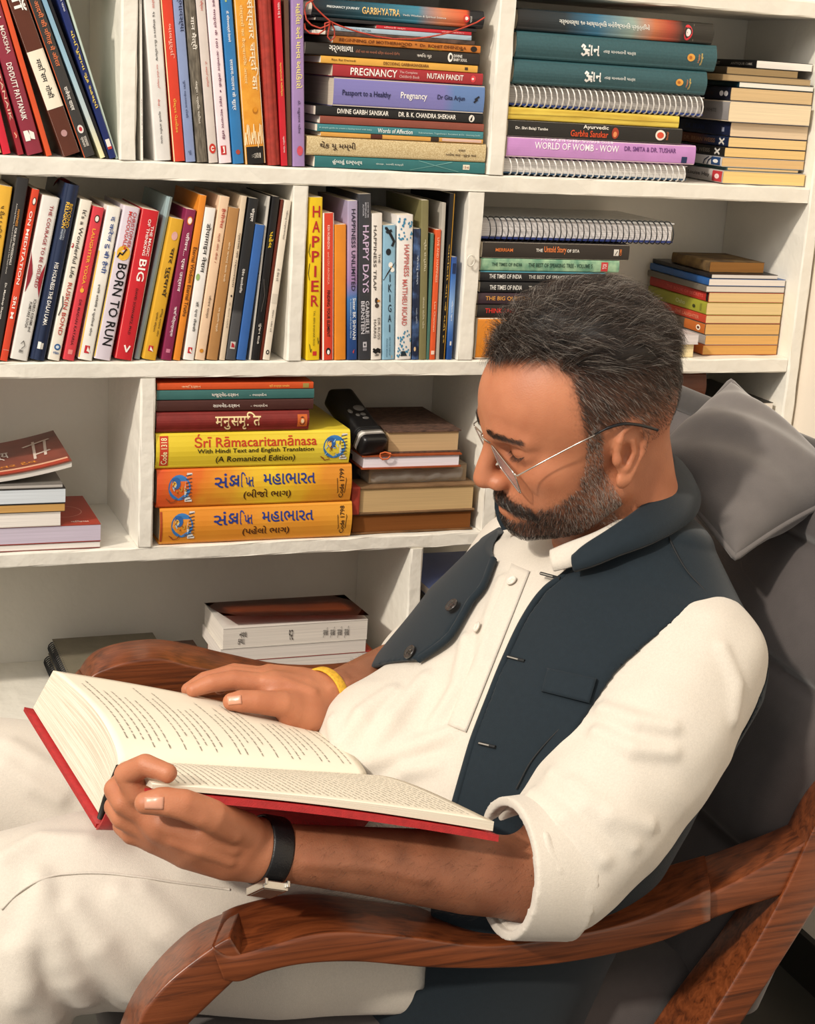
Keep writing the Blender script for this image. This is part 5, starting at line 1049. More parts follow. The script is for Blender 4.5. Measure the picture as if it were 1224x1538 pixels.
# right hand resting on the far page: fingers along its edge, thumb on the paper
body.chain([RW, P(455, 1050, 1.715), P(415, 1038, 1.705)], [.0265, .027, .022], .012)
body.chain([RW, P(462, 1070, 1.70), P(440, 1068, 1.69)], [.024, .024, .019], .012)
body.chain([RW, P(450, 1032, 1.735), P(405, 1022, 1.732)], [.024, .022, .018], .012)
finger([(408, 1030, 1.70), (352, 1021, 1.69), (318, 1026, 1.683), (290, 1036, 1.678)], [.0128, .0108, .0098, .0078])
finger([(403, 1023, 1.722), (345, 1014, 1.716), (308, 1022, 1.712), (283, 1036, 1.708)], [.0128, .0106, .0096, .0078])
finger([(404, 1019, 1.742), (352, 1010, 1.742), (318, 1019, 1.742), (300, 1034, 1.74)], [.012, .0102, .0092, .0076])
finger([(412, 1018, 1.76), (372, 1012, 1.764), (345, 1020, 1.764), (330, 1034, 1.762)], [.011, .009, .0082, .0068])
finger([(462, 1070, 1.695), (425, 1058, 1.675), (385, 1054, 1.664), (362, 1053, 1.661), (348, 1054, 1.660)], [.018, .0142, .0122, .0116, .0094], .008)
# tendons and veins just under the skin
for px, r, dep in (([(352, 1258), (300, 1232), (252, 1216)], .0052, .0040), ([(350, 1276), (295, 1258), (240, 1240)], .0050, .0040), ([(345, 1292), (300, 1276), (262, 1264)], .0046, .0036), ([(640, 1320), (560, 1300), (490, 1297), (462, 1295)], .0042, .0034), ([(470, 1040), (430, 1026), (398, 1022)], .0046, .0036), ([(560, 1018), (520, 1030), (495, 1036)], .0040, .0032)):
    q = [project(body, u, v, 1.25, 2.0, 800) for u, v in px]
    if all(x is not None for x in q): body.chain([x + nrm(x - CAM) * dep for x in q], [r * .8] + [r] * (len(q) - 2) + [r * .7], .006)
def skin_mat():
    m = bpy.data.materials.new('skin'); m.use_nodes = True; nt = m.node_tree; b = nt.nodes['Principled BSDF']
    b.inputs['Roughness'].default_value = .5; b.inputs['Specular IOR Level'].default_value = .42
    b.inputs['Subsurface Weight'].default_value = .14; b.inputs['Subsurface Radius'].default_value = (1., .35, .18); b.inputs['Subsurface Scale'].default_value = .008
    tc = nt.nodes.new('ShaderNodeTexCoord')
    def noise(sc, det=4):
        n = nt.nodes.new('ShaderNodeTexNoise'); n.inputs['Scale'].default_value = sc; n.inputs['Detail'].default_value = det; nt.links.new(tc.outputs['Object'], n.inputs['Vector']); return n
    n1 = noise(28); cr = nt.nodes.new('ShaderNodeValToRGB'); nt.links.new(n1.outputs['Fac'], cr.inputs[0])
    cr.color_ramp.elements[0].position = .3; cr.color_ramp.elements[1].position = .75
    cr.color_ramp.elements[0].color = lin('#a9694a'); cr.color_ramp.elements[1].color = lin('#bd7c5a')
    at = nt.nodes.new('ShaderNodeAttribute'); at.attribute_name = 'hair_and_shade'; mx = nt.nodes.new('ShaderNodeMix'); mx.data_type = 'RGBA'
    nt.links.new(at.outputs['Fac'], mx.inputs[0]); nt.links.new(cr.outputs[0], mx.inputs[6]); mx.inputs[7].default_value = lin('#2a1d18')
    nt.links.new(mx.outputs[2], b.inputs['Base Color'])
    n2 = noise(700, 2); bp = nt.nodes.new('ShaderNodeBump'); bp.inputs['Strength'].default_value = .22; bp.inputs['Distance'].default_value = .0012
    nt.links.new(n2.outputs['Fac'], bp.inputs['Height']); nt.links.new(bp.outputs[0], b.inputs['Normal'])
    return m
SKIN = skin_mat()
V, Q = surface_nets(body, (.20, -1.06, .50), (1.02, -.36, 1.24), .0019)
person = empty('person'); 
tag(person, 'seated man in dark waistcoat and white shirt reading a large open book', 'person')
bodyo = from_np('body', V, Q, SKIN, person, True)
# ------------------------------------------------------------------ the armchair
def wood(key, stretch, rot=0.):
    if key in _M: return _M[key]
    m = bpy.data.materials.new(key); m.use_nodes = True; nt = m.node_tree; b = nt.nodes['Principled BSDF']
    b.inputs['Roughness'].default_value = .34; b.inputs['Coat Weight'].default_value = .25; b.inputs['Coat Roughness'].default_value = .25
    tc = nt.nodes.new('ShaderNodeTexCoord'); mp = nt.nodes.new('ShaderNodeMapping'); mp.inputs['Scale'].default_value = stretch; mp.inputs['Rotation'].default_value = (0, rot, 0)
    nt.links.new(tc.outputs['Object'], mp.inputs[0])
    n = nt.nodes.new('ShaderNodeTexNoise'); n.inputs['Scale'].default_value = 3.2; n.inputs['Detail'].default_value = 7; n.inputs['Roughness'].default_value = .62; n.inputs['Distortion'].default_value = 1.6
    nt.links.new(mp.outputs[0], n.inputs['Vector'])
    w = nt.nodes.new('ShaderNodeTexWave'); w.inputs['Scale'].default_value = 1.1; w.inputs['Distortion'].default_value = 9; w.inputs['Detail'].default_value = 3; w.bands_direction = 'Z'
    nt.links.new(mp.outputs[0], w.inputs['Vector'])
    mx = nt.nodes.new('ShaderNodeMath'); mx.operation = 'MULTIPLY_ADD'; mx.inputs[1].default_value = .12; nt.links.new(w.outputs['Fac'], mx.inputs[0]); nt.links.new(n.outputs['Fac'], mx.inputs[2])
    cr = nt.nodes.new('ShaderNodeValToRGB'); nt.links.new(mx.outputs[0], cr.inputs[0])
    cr.color_ramp.elements[0].position = .38; cr.color_ramp.elements[0].color = lin('#4a2412'); cr.color_ramp.elements[1].position = .82; cr.color_ramp.elements[1].color = lin('#8a4a28')
    e = cr.color_ramp.elements.new(.56); e.color = lin('#70391c')
    nt.links.new(cr.outputs[0], b.inputs['Base Color'])
    bp = nt.nodes.new('ShaderNodeBump'); bp.inputs['Strength'].default_value = .12; bp.inputs['Distance'].default_value = .002; nt.links.new(n.outputs['Fac'], bp.inputs['Height']); nt.links.new(bp.outputs[0], b.inputs['Normal'])
    _M[key] = m; return m
WOODX = wood('polished_teak', (1.3, 30, 30)); WOODZ = wood('polished_teak_upright', (1.3, 30, 30), math.radians(55))
def catmull(pts, n):
    pts = np.asarray(pts, float); m = len(pts); Pp = np.concatenate([[2 * pts[0] - pts[1]], pts, [2 * pts[-1] - pts[-2]]])
    t = np.linspace(0, m - 1 - 1e-9, n); i = t.astype(int); f = (t - i)[:, None]; p0, p1, p2, p3 = Pp[i], Pp[i + 1], Pp[i + 2], Pp[i + 3]
    return .5 * (2 * p1 + (p2 - p0) * f + (2 * p0 - 5 * p1 + 4 * p2 - p3) * f ** 2 + (3 * p1 - p0 - 3 * p2 + p3) * f ** 3)
def carved(name, st, yN, yF, m, parent, n=60, bev=.004):
    """a carved wooden member: near ridge, near lower edge and far upper edge measured on the photo, far lower edge parallel"""
    A = catmull([F(*s[0], yN) for s in st], n); B = catmull([F(*s[1], yN) for s in st], n); T = catmull([F(*s[2], yF) for s in st], n); D = T + (B - A)
    bm = bmesh.new(); R = []
    for i in range(n):
        a, b, t, d = A[i], B[i], T[i], D[i]; q = []
        # rounded cross-section
        for p0, p1, p2 in ((d, b, a), (b, a, t), (a, t, d), (t, d, b)):
            e0, e1 = (p0 - p1), (p2 - p1); r = min(bev, .3 * np.linalg.norm(e0), .3 * np.linalg.norm(e1)); e0, e1 = nrm(e0) * r, nrm(e1) * r
            for k in range(4): u = k / 3; q.append(bm.verts.new(p1 + e0 * (1 - u) ** 2 + e1 * u ** 2))
        R.append(q)
    for i in range(n - 1):
        for k in range(16):
            f = bm.faces.new((R[i][k], R[i][(k + 1) % 16], R[i + 1][(k + 1) % 16], R[i + 1][k])); f.smooth = True
    for ring_, nx in ((R[0], R[1]), (R[-1], R[-2])):
        c0 = sum((v.co for v in ring_), Vector()) / 16; c1 = sum((v.co for v in nx), Vector()) / 16; cv = bm.verts.new(c0 + (c0 - c1).normalized() * .004)
        for k in range(16): bm.faces.new((ring_[k], ring_[(k + 1) % 16], cv))
    bmesh.ops.recalc_face_normals(bm, faces=bm.faces[:])
    return from_bm(name, bm, m, parent)
chair = empty('armchair'); tag(chair, 'carved reddish wooden armchair with grey cushions, the seat of the reading man', 'armchair')
YN, YF = -.952, -.875
carved('armrest', [((318, 1422), (337, 1474), (335, 1368)), ((348, 1437), (362, 1476), (360, 1357)), ((402, 1423), (402, 1461), (420, 1343)), ((461, 1406), (461, 1449), (475, 1341)), ((521, 1400), (540, 1446), (535, 1349)), ((623, 1408), (640, 1454), (640, 1363)),
    ((726, 1420), (750, 1455), (740, 1373)), ((828, 1410), (855, 1446), (838, 1353)), ((948, 1386), (975, 1421), (955, 1313)), ((1067, 1337), (1067, 1385), (1058, 1283))], YN, YF, WOODX, chair)
carved('armrest_joint', [((1050, 1351), (1045, 1391), (1050, 1288)), ((1110, 1322), (1105, 1368), (1110, 1266)), ((1165, 1291), (1160, 1350), (1160, 1247)), ((1240, 1248), (1235, 1325), (1225, 1218))], YN + .008, YF, WOODX, chair, 30)
carved('front_leg', [((345, 1408), (375, 1455), (362, 1362)), ((318, 1424), (352, 1474), (336, 1370)), ((265, 1464), (308, 1516), (288, 1393)), ((231, 1498), (279, 1545), (231, 1447)), ((210, 1533), (262, 1580), (188, 1515)), ((200, 1600), (255, 1640), (170, 1600)), ((225, 1720), (275, 1745), (190, 1730)), ((300, 1850), (345, 1850), (265, 1860)), ((390, 2080), (440, 2080), (350, 2085))], YN + .0018, YF + .0015, WOODZ, chair, 50)
carved('rear_leg', [((1262, 1170), (1310, 1210), (1262, 1130)), ((1224, 1240), (1262, 1300), (1205, 1195)), ((1175, 1345), (1222, 1368), (1150, 1300)), ((1120, 1444), (1170, 1452), (1080, 1400)), ((1062, 1540), (1112, 1542), (1005, 1500)), ((985, 1660), (1035, 1665), (925, 1620)), ((900, 1790), (950, 1800), (840, 1750)), ((800, 1985), (855, 1990), (740, 1945))], YN + .004, YF, WOODZ, chair, 50)
# far side of the frame
FN, FF = -.235, -.165
carved('armrest', [((128, 1030), (132, 1085), (118, 1006)), ((140, 1014), (146, 1075), (130, 988)), ((162, 1004), (168, 1068), (148, 974)), ((195, 994), (198, 1062), (186, 963)), ((240, 990), (242, 1058), (235, 959)), ((290, 1002), (290, 1062), (282, 966)), ((354, 1012), (352, 1072), (340, 980)), ((437, 1024), (437, 1080), (425, 996)), ((520, 1025), (520, 1080), (515, 994)), ((610, 1010), (612, 1064), (600, 976)), ((720, 960), (722, 1014), (712, 925)), ((850, 880), (852, 936), (842, 848))], FN, FF, WOODX, chair)
carved('front_leg', [((130, 1025), (150, 1062), (118, 1004)), ((100, 1060), (140, 1100), (88, 1040)), ((82, 1110), (126, 1140), (68, 1098)), ((80, 1200), (124, 1200), (66, 1190)), ((110, 1330), (150, 1330), (96, 1320)), ((190, 1640), (230, 1640), (176, 1630))], FN + .0015, FF + .0015, WOODZ, chair, 40)
carved('rear_leg', [((965, 640), (1007, 660), (953, 615)), ((930, 740), (972, 760), (918, 715)), ((845, 885), (890, 905), (833, 858)), ((740, 1080), (785, 1100), (728, 1053)), ((560, 1400), (610, 1410), (548, 1373)), ((475, 1580), (520, 1580), (465, 1560))], FN, FF, WOODZ, chair, 40)
def rail(name, x0, x1, y0, y1, z0, z1, m=WOODX):
    bm = bmesh.new(); box(bm, x0, x1, y0, y1, z0, z1, .006, 3); return from_bm(name, bm, m, chair)
rail('seat_rail', .30, .335, YF + .001, FN - .001, .36, .42); rail('seat_rail', .90, .935, YF + .001, FN - .001, .36, .42)
rail('seat_rail', .30, .98, YF - .04, YF - .003, .355, .415); rail('seat_rail', .30, .98, FN + .003, FN + .04, .355, .415)
GREY = mat('grey_upholstery', '#504a49', .85, .05, 45., bump=.18, bscale=900., sheen=.35, spec=.2)
seat_ = Sculpt(); 
def rbox(c, h, r, Rm=None):
    c, h = np.asarray(c, float), np.asarray(h, float)
    def f(p):
        q = p - c
        if Rm is not None: q = q @ Rm
        a = np.abs(q) - (h - r); return np.sqrt((np.maximum(a, 0) ** 2).sum(1)) + np.minimum(a.max(1), 0) - r
    return f
V, Q = surface_nets(lambda p: rbox((.605, -.555, .462), (.335, .314, .045), .035)(p), (.25, -.89, .40), (.96, -.22, .52), .008)
from_np('seat_cushion', V, Q, GREY, chair, True)
EU, EN = np.array([.34, 0, .9404]), np.array([-.9404, 0, .34]); EB = np.array([.885, -.5575, .50])
BR_ = np.stack([EU, np.array([0, 1., 0]), EN], 1)
def back_d(p):
    q = (p - EB) @ BR_; s, y, h = q[:, 0], q[:, 1], q[:, 2]
    bul = .016 * np.cos(np.clip((y) / .318, -1, 1) * math.pi / 2) ** .7
    seam = np.zeros(len(p))
    for s0 in (.135, .325, .46): seam += .013 * np.exp(-((s - s0 - .012 * np.cos(y * 5)) / .007) ** 2) + .010 * np.exp(-((s - s0) / .03) ** 2)
    a = np.stack([np.abs(s - .239) - .269, np.abs(y) - .285, np.abs(h + .055) - .022], 1)
    d = np.sqrt((np.maximum(a, 0) ** 2).sum(1)) + np.minimum(a.max(1), 0) - .035
    return d - np.where(h > -.04, bul - seam, 0)
V, Q = surface_nets(back_d, (.78, -.90, .44), (1.30, -.21, 1.16), .006)
from_np('back_cushion', V, Q, GREY, chair, True)
# piping down the near side of the back cushion and the folded pad on its top edge
bm = bmesh.new(); tube(bm, [tuple(EB + BR_ @ np.array([s, -.315, -.026])) for s in np.linspace(-.02, .51, 24)], .0045, 8); from_bm('piping', bm, GREY, chair, True)
V, Q = surface_nets(lambda p: np.minimum(rbox(EB + BR_ @ np.array([.562, .0, -.05]), (.016, .325, .055), .014, BR_)(p), rbox(EB + BR_ @ np.array([.527, .0, -.1]), (.03, .325, .02), .015, BR_)(p)) + .003 * wob(p, 30), (.9, -.92, .84), (1.30, -.19, 1.12), .006)
from_np('headrest_pad', V, Q, mat('dark_grey_fabric', '#3b3837', .85, .06, 60., sheen=.2), chair, True)
# the loose grey pillow behind the head: a square pillow standing on one corner
def pillow():
    A, B, Cc, Dd = P(1104, 842, 1.71), P(1097, 576, 1.92), P(964, 694, 1.85), P(1290, 738, 1.79)
    n = 48; ctr = (A + B + Cc + Dd) / 4; N_ = nrm(np.cross(B - A, Dd - Cc)); 
    if N_ @ (CAM - ctr) < 0: N_ = -N_
    V, Fc = [], []
    for side in (1, -1):
        for i in range(n + 1):
            for j in range(n + 1):
                u, v = i / n, j / n
                p = A * (1 - u) * (1 - v) + Dd * u * (1 - v) + B * u * v + Cc * (1 - u) * v
                a, b = 2 * u - 1, 2 * v - 1; e = max(0., (1 - a * a)) ** .55 * max(0., (1 - b * b)) ** .55
                cv = .10 * (1 - abs(a) ** 2) * abs(b) ** 8 + 0; pull = .045 * ((1 - a * a) * b ** 6 * np.sign(b) * 0)
                inn = 1 - .07 * ((1 - a * a) * b ** 4 + (1 - b * b) * a ** 4)
                p = ctr + (p - ctr) * inn
                wr = .004 * math.sin(9 * a + 5 * b) * e + .006 * math.exp(-((abs(a) - abs(b)) / .12) ** 2) * (abs(a) ** 3) * e
                V.append(p + N_ * side * (.056 * e + wr) + N_ * .004)
    m = (n + 1) ** 2
    for s in (0, 1):
        for i in range(n):
            for j in range(n):
                q = [s * m + i * (n + 1) + j, s * m + (i + 1) * (n + 1) + j, s * m + (i + 1) * (n + 1) + j + 1, s * m + i * (n + 1) + j + 1]
                Fc.append(q if s == 0 else q[::-1])
    r = empty('pillow'); tag(r, 'soft grey square pillow standing on its corner behind the head on the armchair', 'pillow')
    o = from_np('pillow_cover', V, np.array(Fc), mat('grey_pillow_cloth', '#686361', .85, .05, 45., bump=.18, bscale=900., sheen=.35, spec=.2), r, True)
    bm = bmesh.new(); bm.from_mesh(o.data); bmesh.ops.remove_doubles(bm, verts=bm.verts[:], dist=.0004); bmesh.ops.recalc_face_normals(bm, faces=bm.faces[:]); bm.to_mesh(o.data); bm.free()
    edge = [V[i * (n + 1)] for i in range(n + 1)] + [V[n * (n + 1) + j] for j in range(1, n + 1)] + [V[i * (n + 1) + n] for i in range(n - 1, -1, -1)] + [V[j] for j in range(n - 1, 0, -1)]
    bm = bmesh.new(); tube(bm, [tuple(e) for e in edge], .0035, 6, True); from_bm('piping', bm, _M['grey_pillow_cloth'], r, True)
pillow()
# ------------------------------------------------------------------ clothes
PV = P(690, 1470, 1.815); TU = nrm(NB - PV); TL_ = LS - RS; TL_ = nrm(TL_ - TU * (TL_ @ TU)); TF = np.cross(TL_, TU)
TR = np.stack([TL_, TF, TU], 1)
TS = np.array([-.12, 0, .12, .2, .3, .4, .455, .495, .53, .57])
TA = np.array([.18, .182, .19, .198, .205, .203, .185, .148, .098, .066])
TB = np.array([.138, .147, .163, .167, .153, .135, .117, .092, .070, .056])
TO = np.array([.052, .049, .065, .067, .037, .015, .001, -.002, 0, 0])
def lfs(p): return (p - PV) @ TR
def torso_d(p, inflate=0.):
    q = lfs(p); s = np.clip(q[:, 2], -.12, .57); a, b, o = np.interp(s, TS, TA) + inflate, np.interp(s, TS, TB) + inflate, np.interp(s, TS, TO)
    l, f = q[:, 0], q[:, 1] - o; k0 = (np.abs(l / a) ** 2.25 + np.abs(f / b) ** 2.25) ** (1 / 2.25); gr = np.sqrt((l / a ** 2) ** 2 + (f / b ** 2) ** 2) / np.maximum(k0, 1e-6)
    d = (k0 - 1) / np.maximum(gr, 1e-6)
    return smax(d, np.abs(q[:, 2] - .215) - .355 - inflate, .02)
def shoulders(p, r): return chain_d(p, [LS, NB + np.array([.012, 0, -.038]), RS], [r, r * .95, r])
SLV = [P(1050, 990, 1.61), P(995, 1090, 1.57), P(902, 1226, 1.535), P(838, 1298, 1.515), P(775, 1302, 1.50)]
SLR = [.0665, .0725, .0715, .065, .061]
SRV = [RS, .5 * (RS + P(690, 985, 1.88)), P(690, 985, 1.88), P(640, 1000, 1.86)]
FOLDS = []      # raised folds on the linen
def shirt_base(p):
    d = smin(torso_d(p), shoulders(p, .055), .05)
    d = smin(d, ell_d(p, P(565, 1112, 1.70), (.062, .075, .060)), .05)
    d = smin(d, chain_d(p, SLV, SLR), .022); d = smin(d, chain_d(p, SRV, [.072, .068, .062, .056]), .03)
    return d
def fold_pts(px, d0=1.3, d1=2.1): return [project(shirt_base, u, v, d0, d1) for u, v in px]
for px, r in (([(905, 1066), (955, 1085), (1010, 1092)], .008), ([(895, 1100), (950, 1125), (1010, 1130)], .007), ([(1085, 975), (1105, 1030), (1100, 1080)], .006), ([(860, 1180), (915, 1225), (975, 1240)], .008), ([(800, 1195), (850, 1230), (905, 1290)], .009), ([(775, 1230), (812, 1262), (838, 1310)], .008), ([(830, 1165), (880, 1210), (950, 1270)], .006),
              ([(700, 960), (690, 1030), (650, 1090)], .008), ([(590, 1040), (545, 1075), (520, 1110)], .010), ([(640, 1020), (590, 1080), (560, 1130)], .009), ([(680, 1100), (620, 1125), (560, 1145)], .009), ([(500, 1085), (510, 1120), (545, 1150)], .009), ([(755, 870), (735, 930), (722, 1000)], .006), ([(660, 1150), (610, 1160), (580, 1185)], .008)):
    q = fold_pts(px)
    if all(x is not None for x in q): FOLDS.append((np.array([x + (x - CAM) / np.linalg.norm(x - CAM) * r * .12 for x in q]), [r * .6, r, r * .5]))
def shirt_d(p):
    d = shirt_base(p)
    near = np.abs(d) < .03
    if near.any():
        pn = p[near]; dn = d[near] + .0028 * wob(pn, 50) + .0016 * wob(pn, 120, 6, 12)
        for pts, r in FOLDS:
            lo, hi = pts.min(0) - .03, pts.max(0) + .03; m = ((pn > lo) & (pn < hi)).all(1)
            if m.any(): dn[m] = smin(dn[m], chain_d(pn[m], pts, r), .012)
        d = d.copy(); d[near] = dn
    # cuffs: cut square across the forearm and hollow
    for c, ax, r in ((P(770, 1303, 1.499), nrm(P(735, 1300, 1.49) - P(830, 1303, 1.515)), .13),):
        ball = np.sqrt(((p - c) ** 2).sum(1)) - r
        d = smax(d, -smax(smax(-((p - c) @ ax), ball, 0), chain_d(p, [c, c + ax * .2], [.085, .085]), 0), .004)
    d = smax(d, -chain_d(p, [P(735, 1302, 1.49), P(815, 1300, 1.51)], [.054, .052]), .003)
    axn = nrm(hb - NB); d = smax(d, -chain_d(p, [NB - axn * .035, NB + axn * .2], [.070, .070]), .004)
    return d
LINEN = mat('white_linen', '#d0c8bc', .85, .035, 500., bump=.35, bscale=1400., sheen=.25, spec=.15, stretch=(1, 1, 1))
V, Q = surface_nets(shirt_d, (.40, -1.03, .38), (1.06, -.38, 1.04), .0031)
shirt = from_np('shirt', relax(V, Q, 2), Q, LINEN, person, True)
# rolled cuff of the left sleeve: a turned-back band with its own edge
def cuff_d(p):
    ax = nrm(P(735, 1300, 1.49) - P(845, 1296, 1.52)); c0 = P(768, 1303, 1.499)
    t = (p - c0) @ ax; q = p - c0 - np.outer(t, ax); r = np.sqrt((q * q).sum(1)); rr = .0655 - .06 * t + .0012 * wob(p, 90)
    return np.maximum(np.abs(r - rr + .0035) - .0036, np.abs(t + .024) - .030) - .0010
c_ = P(790, 1303, 1.5)
V, Q = surface_nets(cuff_d, c_ - .1, c_ + .1, .0022)
from_np('rolled_cuff', relax(V, Q, 3), Q, LINEN, shirt, True)
# --- waistcoat
def vest_base(p): return smin(torso_d(p, .010), shoulders(p, .0655), .05)
def edge_curve(px):
    r = []
    for u, v in px:
        x = project(vest_base, u, v, 1.3, 2.2)
        if x is not None: q = lfs(x[None])[0]; r.append((q[2], q[0]))
    r.sort(); return np.array(r)
EL = edge_curve([(872, 842), (846, 866), (815, 890), (785, 935), (757, 995), (735, 1050), (712, 1110), (697, 1160), (682, 1212), (660, 1300), (640, 1400), (632, 1480)])
ER = edge_curve([(770, 762), (758, 780), (747, 800), (741, 840), (725, 880), (706, 904), (674, 956), (628, 991)])
pa, pb, pc = project(vest_base, 903, 1045, 1.3, 2), project(vest_base, 992, 948, 1.3, 2), project(vest_base, 1088, 924, 1.3, 2)
AN = nrm(np.cross(pb - pa, pc - pa)); 
if AN @ (LE - LS) < 0: AN = -AN
def vest_d(p):
    b = vest_base(p); d = np.abs(b + .0018) - .0038
    near = np.abs(b) < .03
    out = np.where(near, d, np.abs(b) - .01)
    if not near.any(): return out
    pn = p[near]; dn = d[near]; q = lfs(pn); l, f, s = q[:, 0], q[:, 1], q[:, 2]
    el = np.interp(s, EL[:, 0], EL[:, 1]) - .9 * np.maximum(EL[0, 0] - s, 0); er = np.interp(s, ER[:, 0], ER[:, 1])
    er = np.where(s < ER[0, 0], ER[0, 1] - 1.7 * (ER[0, 0] - s), er)
    op = np.maximum(np.minimum(el - l, l - er), -(f + .02))        # the open front (positive inside the gap)
    gap = np.minimum(np.minimum(el - l, l - er), f + .02)
    dn = smax(dn, gap, .004)
    # arm holes
    arm = np.maximum(-((pn - pb) @ AN), chain_d(pn, [LS + .02 * nrm(LS - RS), P(1000, 1095, 1.57), P(930, 1190, 1.54)], [.125, .12, .10]))
    dn = smax(dn, -arm, .003); dn = smax(dn, -np.maximum(-((pn - pb) @ AN) - (.004 + .056 * np.clip((-.025 - f) / .05, 0, 1)), chain_d(pn, SLV, [r + .003 for r in SLR])), .003)
    armr = np.maximum(-((pn - RS) @ nrm(RS - LS)) + .055, chain_d(pn, [RS, RE], [.10, .10])); dn = smax(dn, -armr, .003)
    # neck hole and hem
    ax = nrm(hb - NB); dn = smax(dn, -chain_d(pn, [NB + ax * .018, NB + ax * .15], [.052, .056]), .003)
    dn = smax(dn, -.10 - s, .002)
    out[near] = dn; return out
NAVY = mat('midnight_navy_cloth', '#17222a', .8, .05, 200., bump=.2, bscale=1500., sheen=.12, spec=.22)
def vest_w(p): return vest_d(p + .0022 * np.stack([wob(p, 34), wob(p, 31, 6, 12), wob(p, 37, 12, 18)], 1) * 2.6)
V, Q = surface_nets(vest_w, (.42, -1.0, .36), (1.10, -.36, 1.08), .0024)
vest = from_np('waistcoat', relax(V, Q, 14), Q, NAVY, person, True)
# --- trousers: two loose legs, flattened where they meet the seat
LEGL = [P(690, 1395, 1.70), P(420, 1372, 1.615), P(160, 1362, 1.59), P(40, 1388, 1.57), P(-15, 1475, 1.56), P(-30, 1640, 1.555), P(-20, 1900, 1.56)]
LEGR = [P(640, 1310, 1.87), P(300, 1250, 1.85), P(-20, 1192, 1.82), P(-110, 1300, 1.80), P(-90, 1600, 1.82)]
TRF = []
def leg_base(p):
    d = smin(chain_d(p, LEGL, [.105, .104, .0985, .094, .088, .075, .07]), chain_d(p, LEGR, [.12, .10, .088, .082, .07]), .02)
    d = smin(d, ell_d(p, PV + np.array([-.03, .03, .0]), (.14, .14, .10)), .05)
    return d
for px, r in (([(110, 1365), (150, 1420), (205, 1492)], .013), ([(215, 1340), (260, 1390), (320, 1430)], .009), ([(60, 1320), (75, 1390), (90, 1440)], .010), ([(90, 1410), (110, 1470), (130, 1500)], .011), ([(60, 1350), (40, 1420), (30, 1500)], .010), ([(20, 1430), (40, 1480), (80, 1530)], .010), ([(180, 1345), (240, 1400), (300, 1450)], .009), ([(15, 1120), (60, 1150), (110, 1175)], .008), ([(10, 1150), (50, 1180), (90, 1200)], .007), ([(230, 1270), (280, 1300), (330, 1312)], .007), ([(5, 1290), (60, 1262), (130, 1262)], .007)):
    q = [project(leg_base, u, v, 1.3, 2.1) for u, v in px]
    if all(x is not None for x in q): TRF.append((np.array([x + nrm(x - CAM) * r * .20 for x in q]), [r * .6, r, r * .6]))
def leg_d(p):
    d = leg_base(p); near = np.abs(d) < .03
    if near.any():
        pn = p[near]; dn = d[near] + .0025 * wob(pn, 42) + .001 * wob(pn, 110, 6, 12)
        for pts, r in TRF:
            m = ((pn > pts.min(0) - .03) & (pn < pts.max(0) + .03)).all(1)
            if m.any(): dn[m] = smin(dn[m], chain_d(pn[m], pts, r), .016)
        d = d.copy(); d[near] = dn
    flat = np.where(p[:, 0] > .26, .509 - p[:, 2], -1.)
    return smax(d, flat, .012)
V, Q = surface_nets(leg_d, (-.02, -1.0, .05), (.90, -.30, .84), .0042)
trousers = from_np('trousers', V, Q, LINEN, person, True)
bm = bmesh.new(); sp_ = [project(leg_d, u, v, 1.2, 2.1, 1200) for u, v in [(2, 1366), (25, 1343), (51, 1326), (82, 1315), (110, 1312), (137, 1311), (165, 1312), (192, 1315), (225, 1319), (261, 1325), (300, 1330), (345, 1336)]]
tube(bm, [tuple(x - nrm(x - CAM) * .0012) for x in catmull([x for x in sp_ if x is not None], 50)], .0011, 6); from_bm('seam', bm, LINEN, trousers, True)
# ------------------------------------------------------------------ collars, pocket, buttons and seams
def sweep_band(name, pts, up, h, th, m, parent, flare=0., n=60, taper=None):
    C = catmull(pts, n); bm = bmesh.new(); R = []
    ctr = C.mean(0)
    for i in range(n):
        t = nrm(C[min(i + 1, n - 1)] - C[max(i - 1, 0)]); o = nrm(np.cross(t, up)); 
        if o @ (C[i] - ctr) < 0: o = -o
        hh = h * (taper(i / (n - 1)) if taper else 1.); u2 = nrm(up + o * flare)
        prof = [(-.5, 0), (.5, 0), (.5, .85), (.32, .97), (0, 1), (-.32, .97), (-.5, .85)]
        R.append([bm.verts.new(C[i] + o * a * th + u2 * b * hh) for a, b in prof])
    k = len(R[0])
    for i in range(n - 1):
        for j in range(k): f = bm.faces.new((R[i][j], R[i + 1][j], R[i + 1][(j + 1) % k], R[i][(j + 1) % k])); f.smooth = True
    bm.faces.new(R[0]); bm.faces.new(R[-1][::-1]); bmesh.ops.recalc_face_normals(bm, faces=bm.faces[:])
    return from_bm(name, bm, m, parent)
NAX = nrm(hb - NB)
def loft_band(name, lo_, hi_, th, m, parent, n=70):
    A, B = catmull([P(*q) for q in lo_], n), catmull([P(*q) for q in hi_], n); ctr = A.mean(0); bm = bmesh.new(); R = []
    for i in range(n):
        up = B[i] - A[i]; t = nrm(A[min(i + 1, n - 1)] - A[max(i - 1, 0)]); o = nrm(np.cross(t, up)); o = o if o @ (A[i] - ctr) > 0 else -o
        R.append([bm.verts.new(A[i] + up * b + o * (a * th + .003 * math.sin(math.pi * min(b, 1)))) for a, b in ((-.5, 0), (.5, 0), (.5, .35), (.5, .7), (.45, .92), (.2, 1), (-.2, 1), (-.45, .92), (-.5, .7), (-.5, .35))])
    k = len(R[0])
    for i in range(n - 1):
        for j in range(k): bm.faces.new((R[i][j], R[i + 1][j], R[i + 1][(j + 1) % k], R[i][(j + 1) % k])).smooth = True
    bm.faces.new(R[0]); bm.faces.new(R[-1][::-1]); bmesh.ops.recalc_face_normals(bm, faces=bm.faces[:])
    return from_bm(name, bm, m, parent)
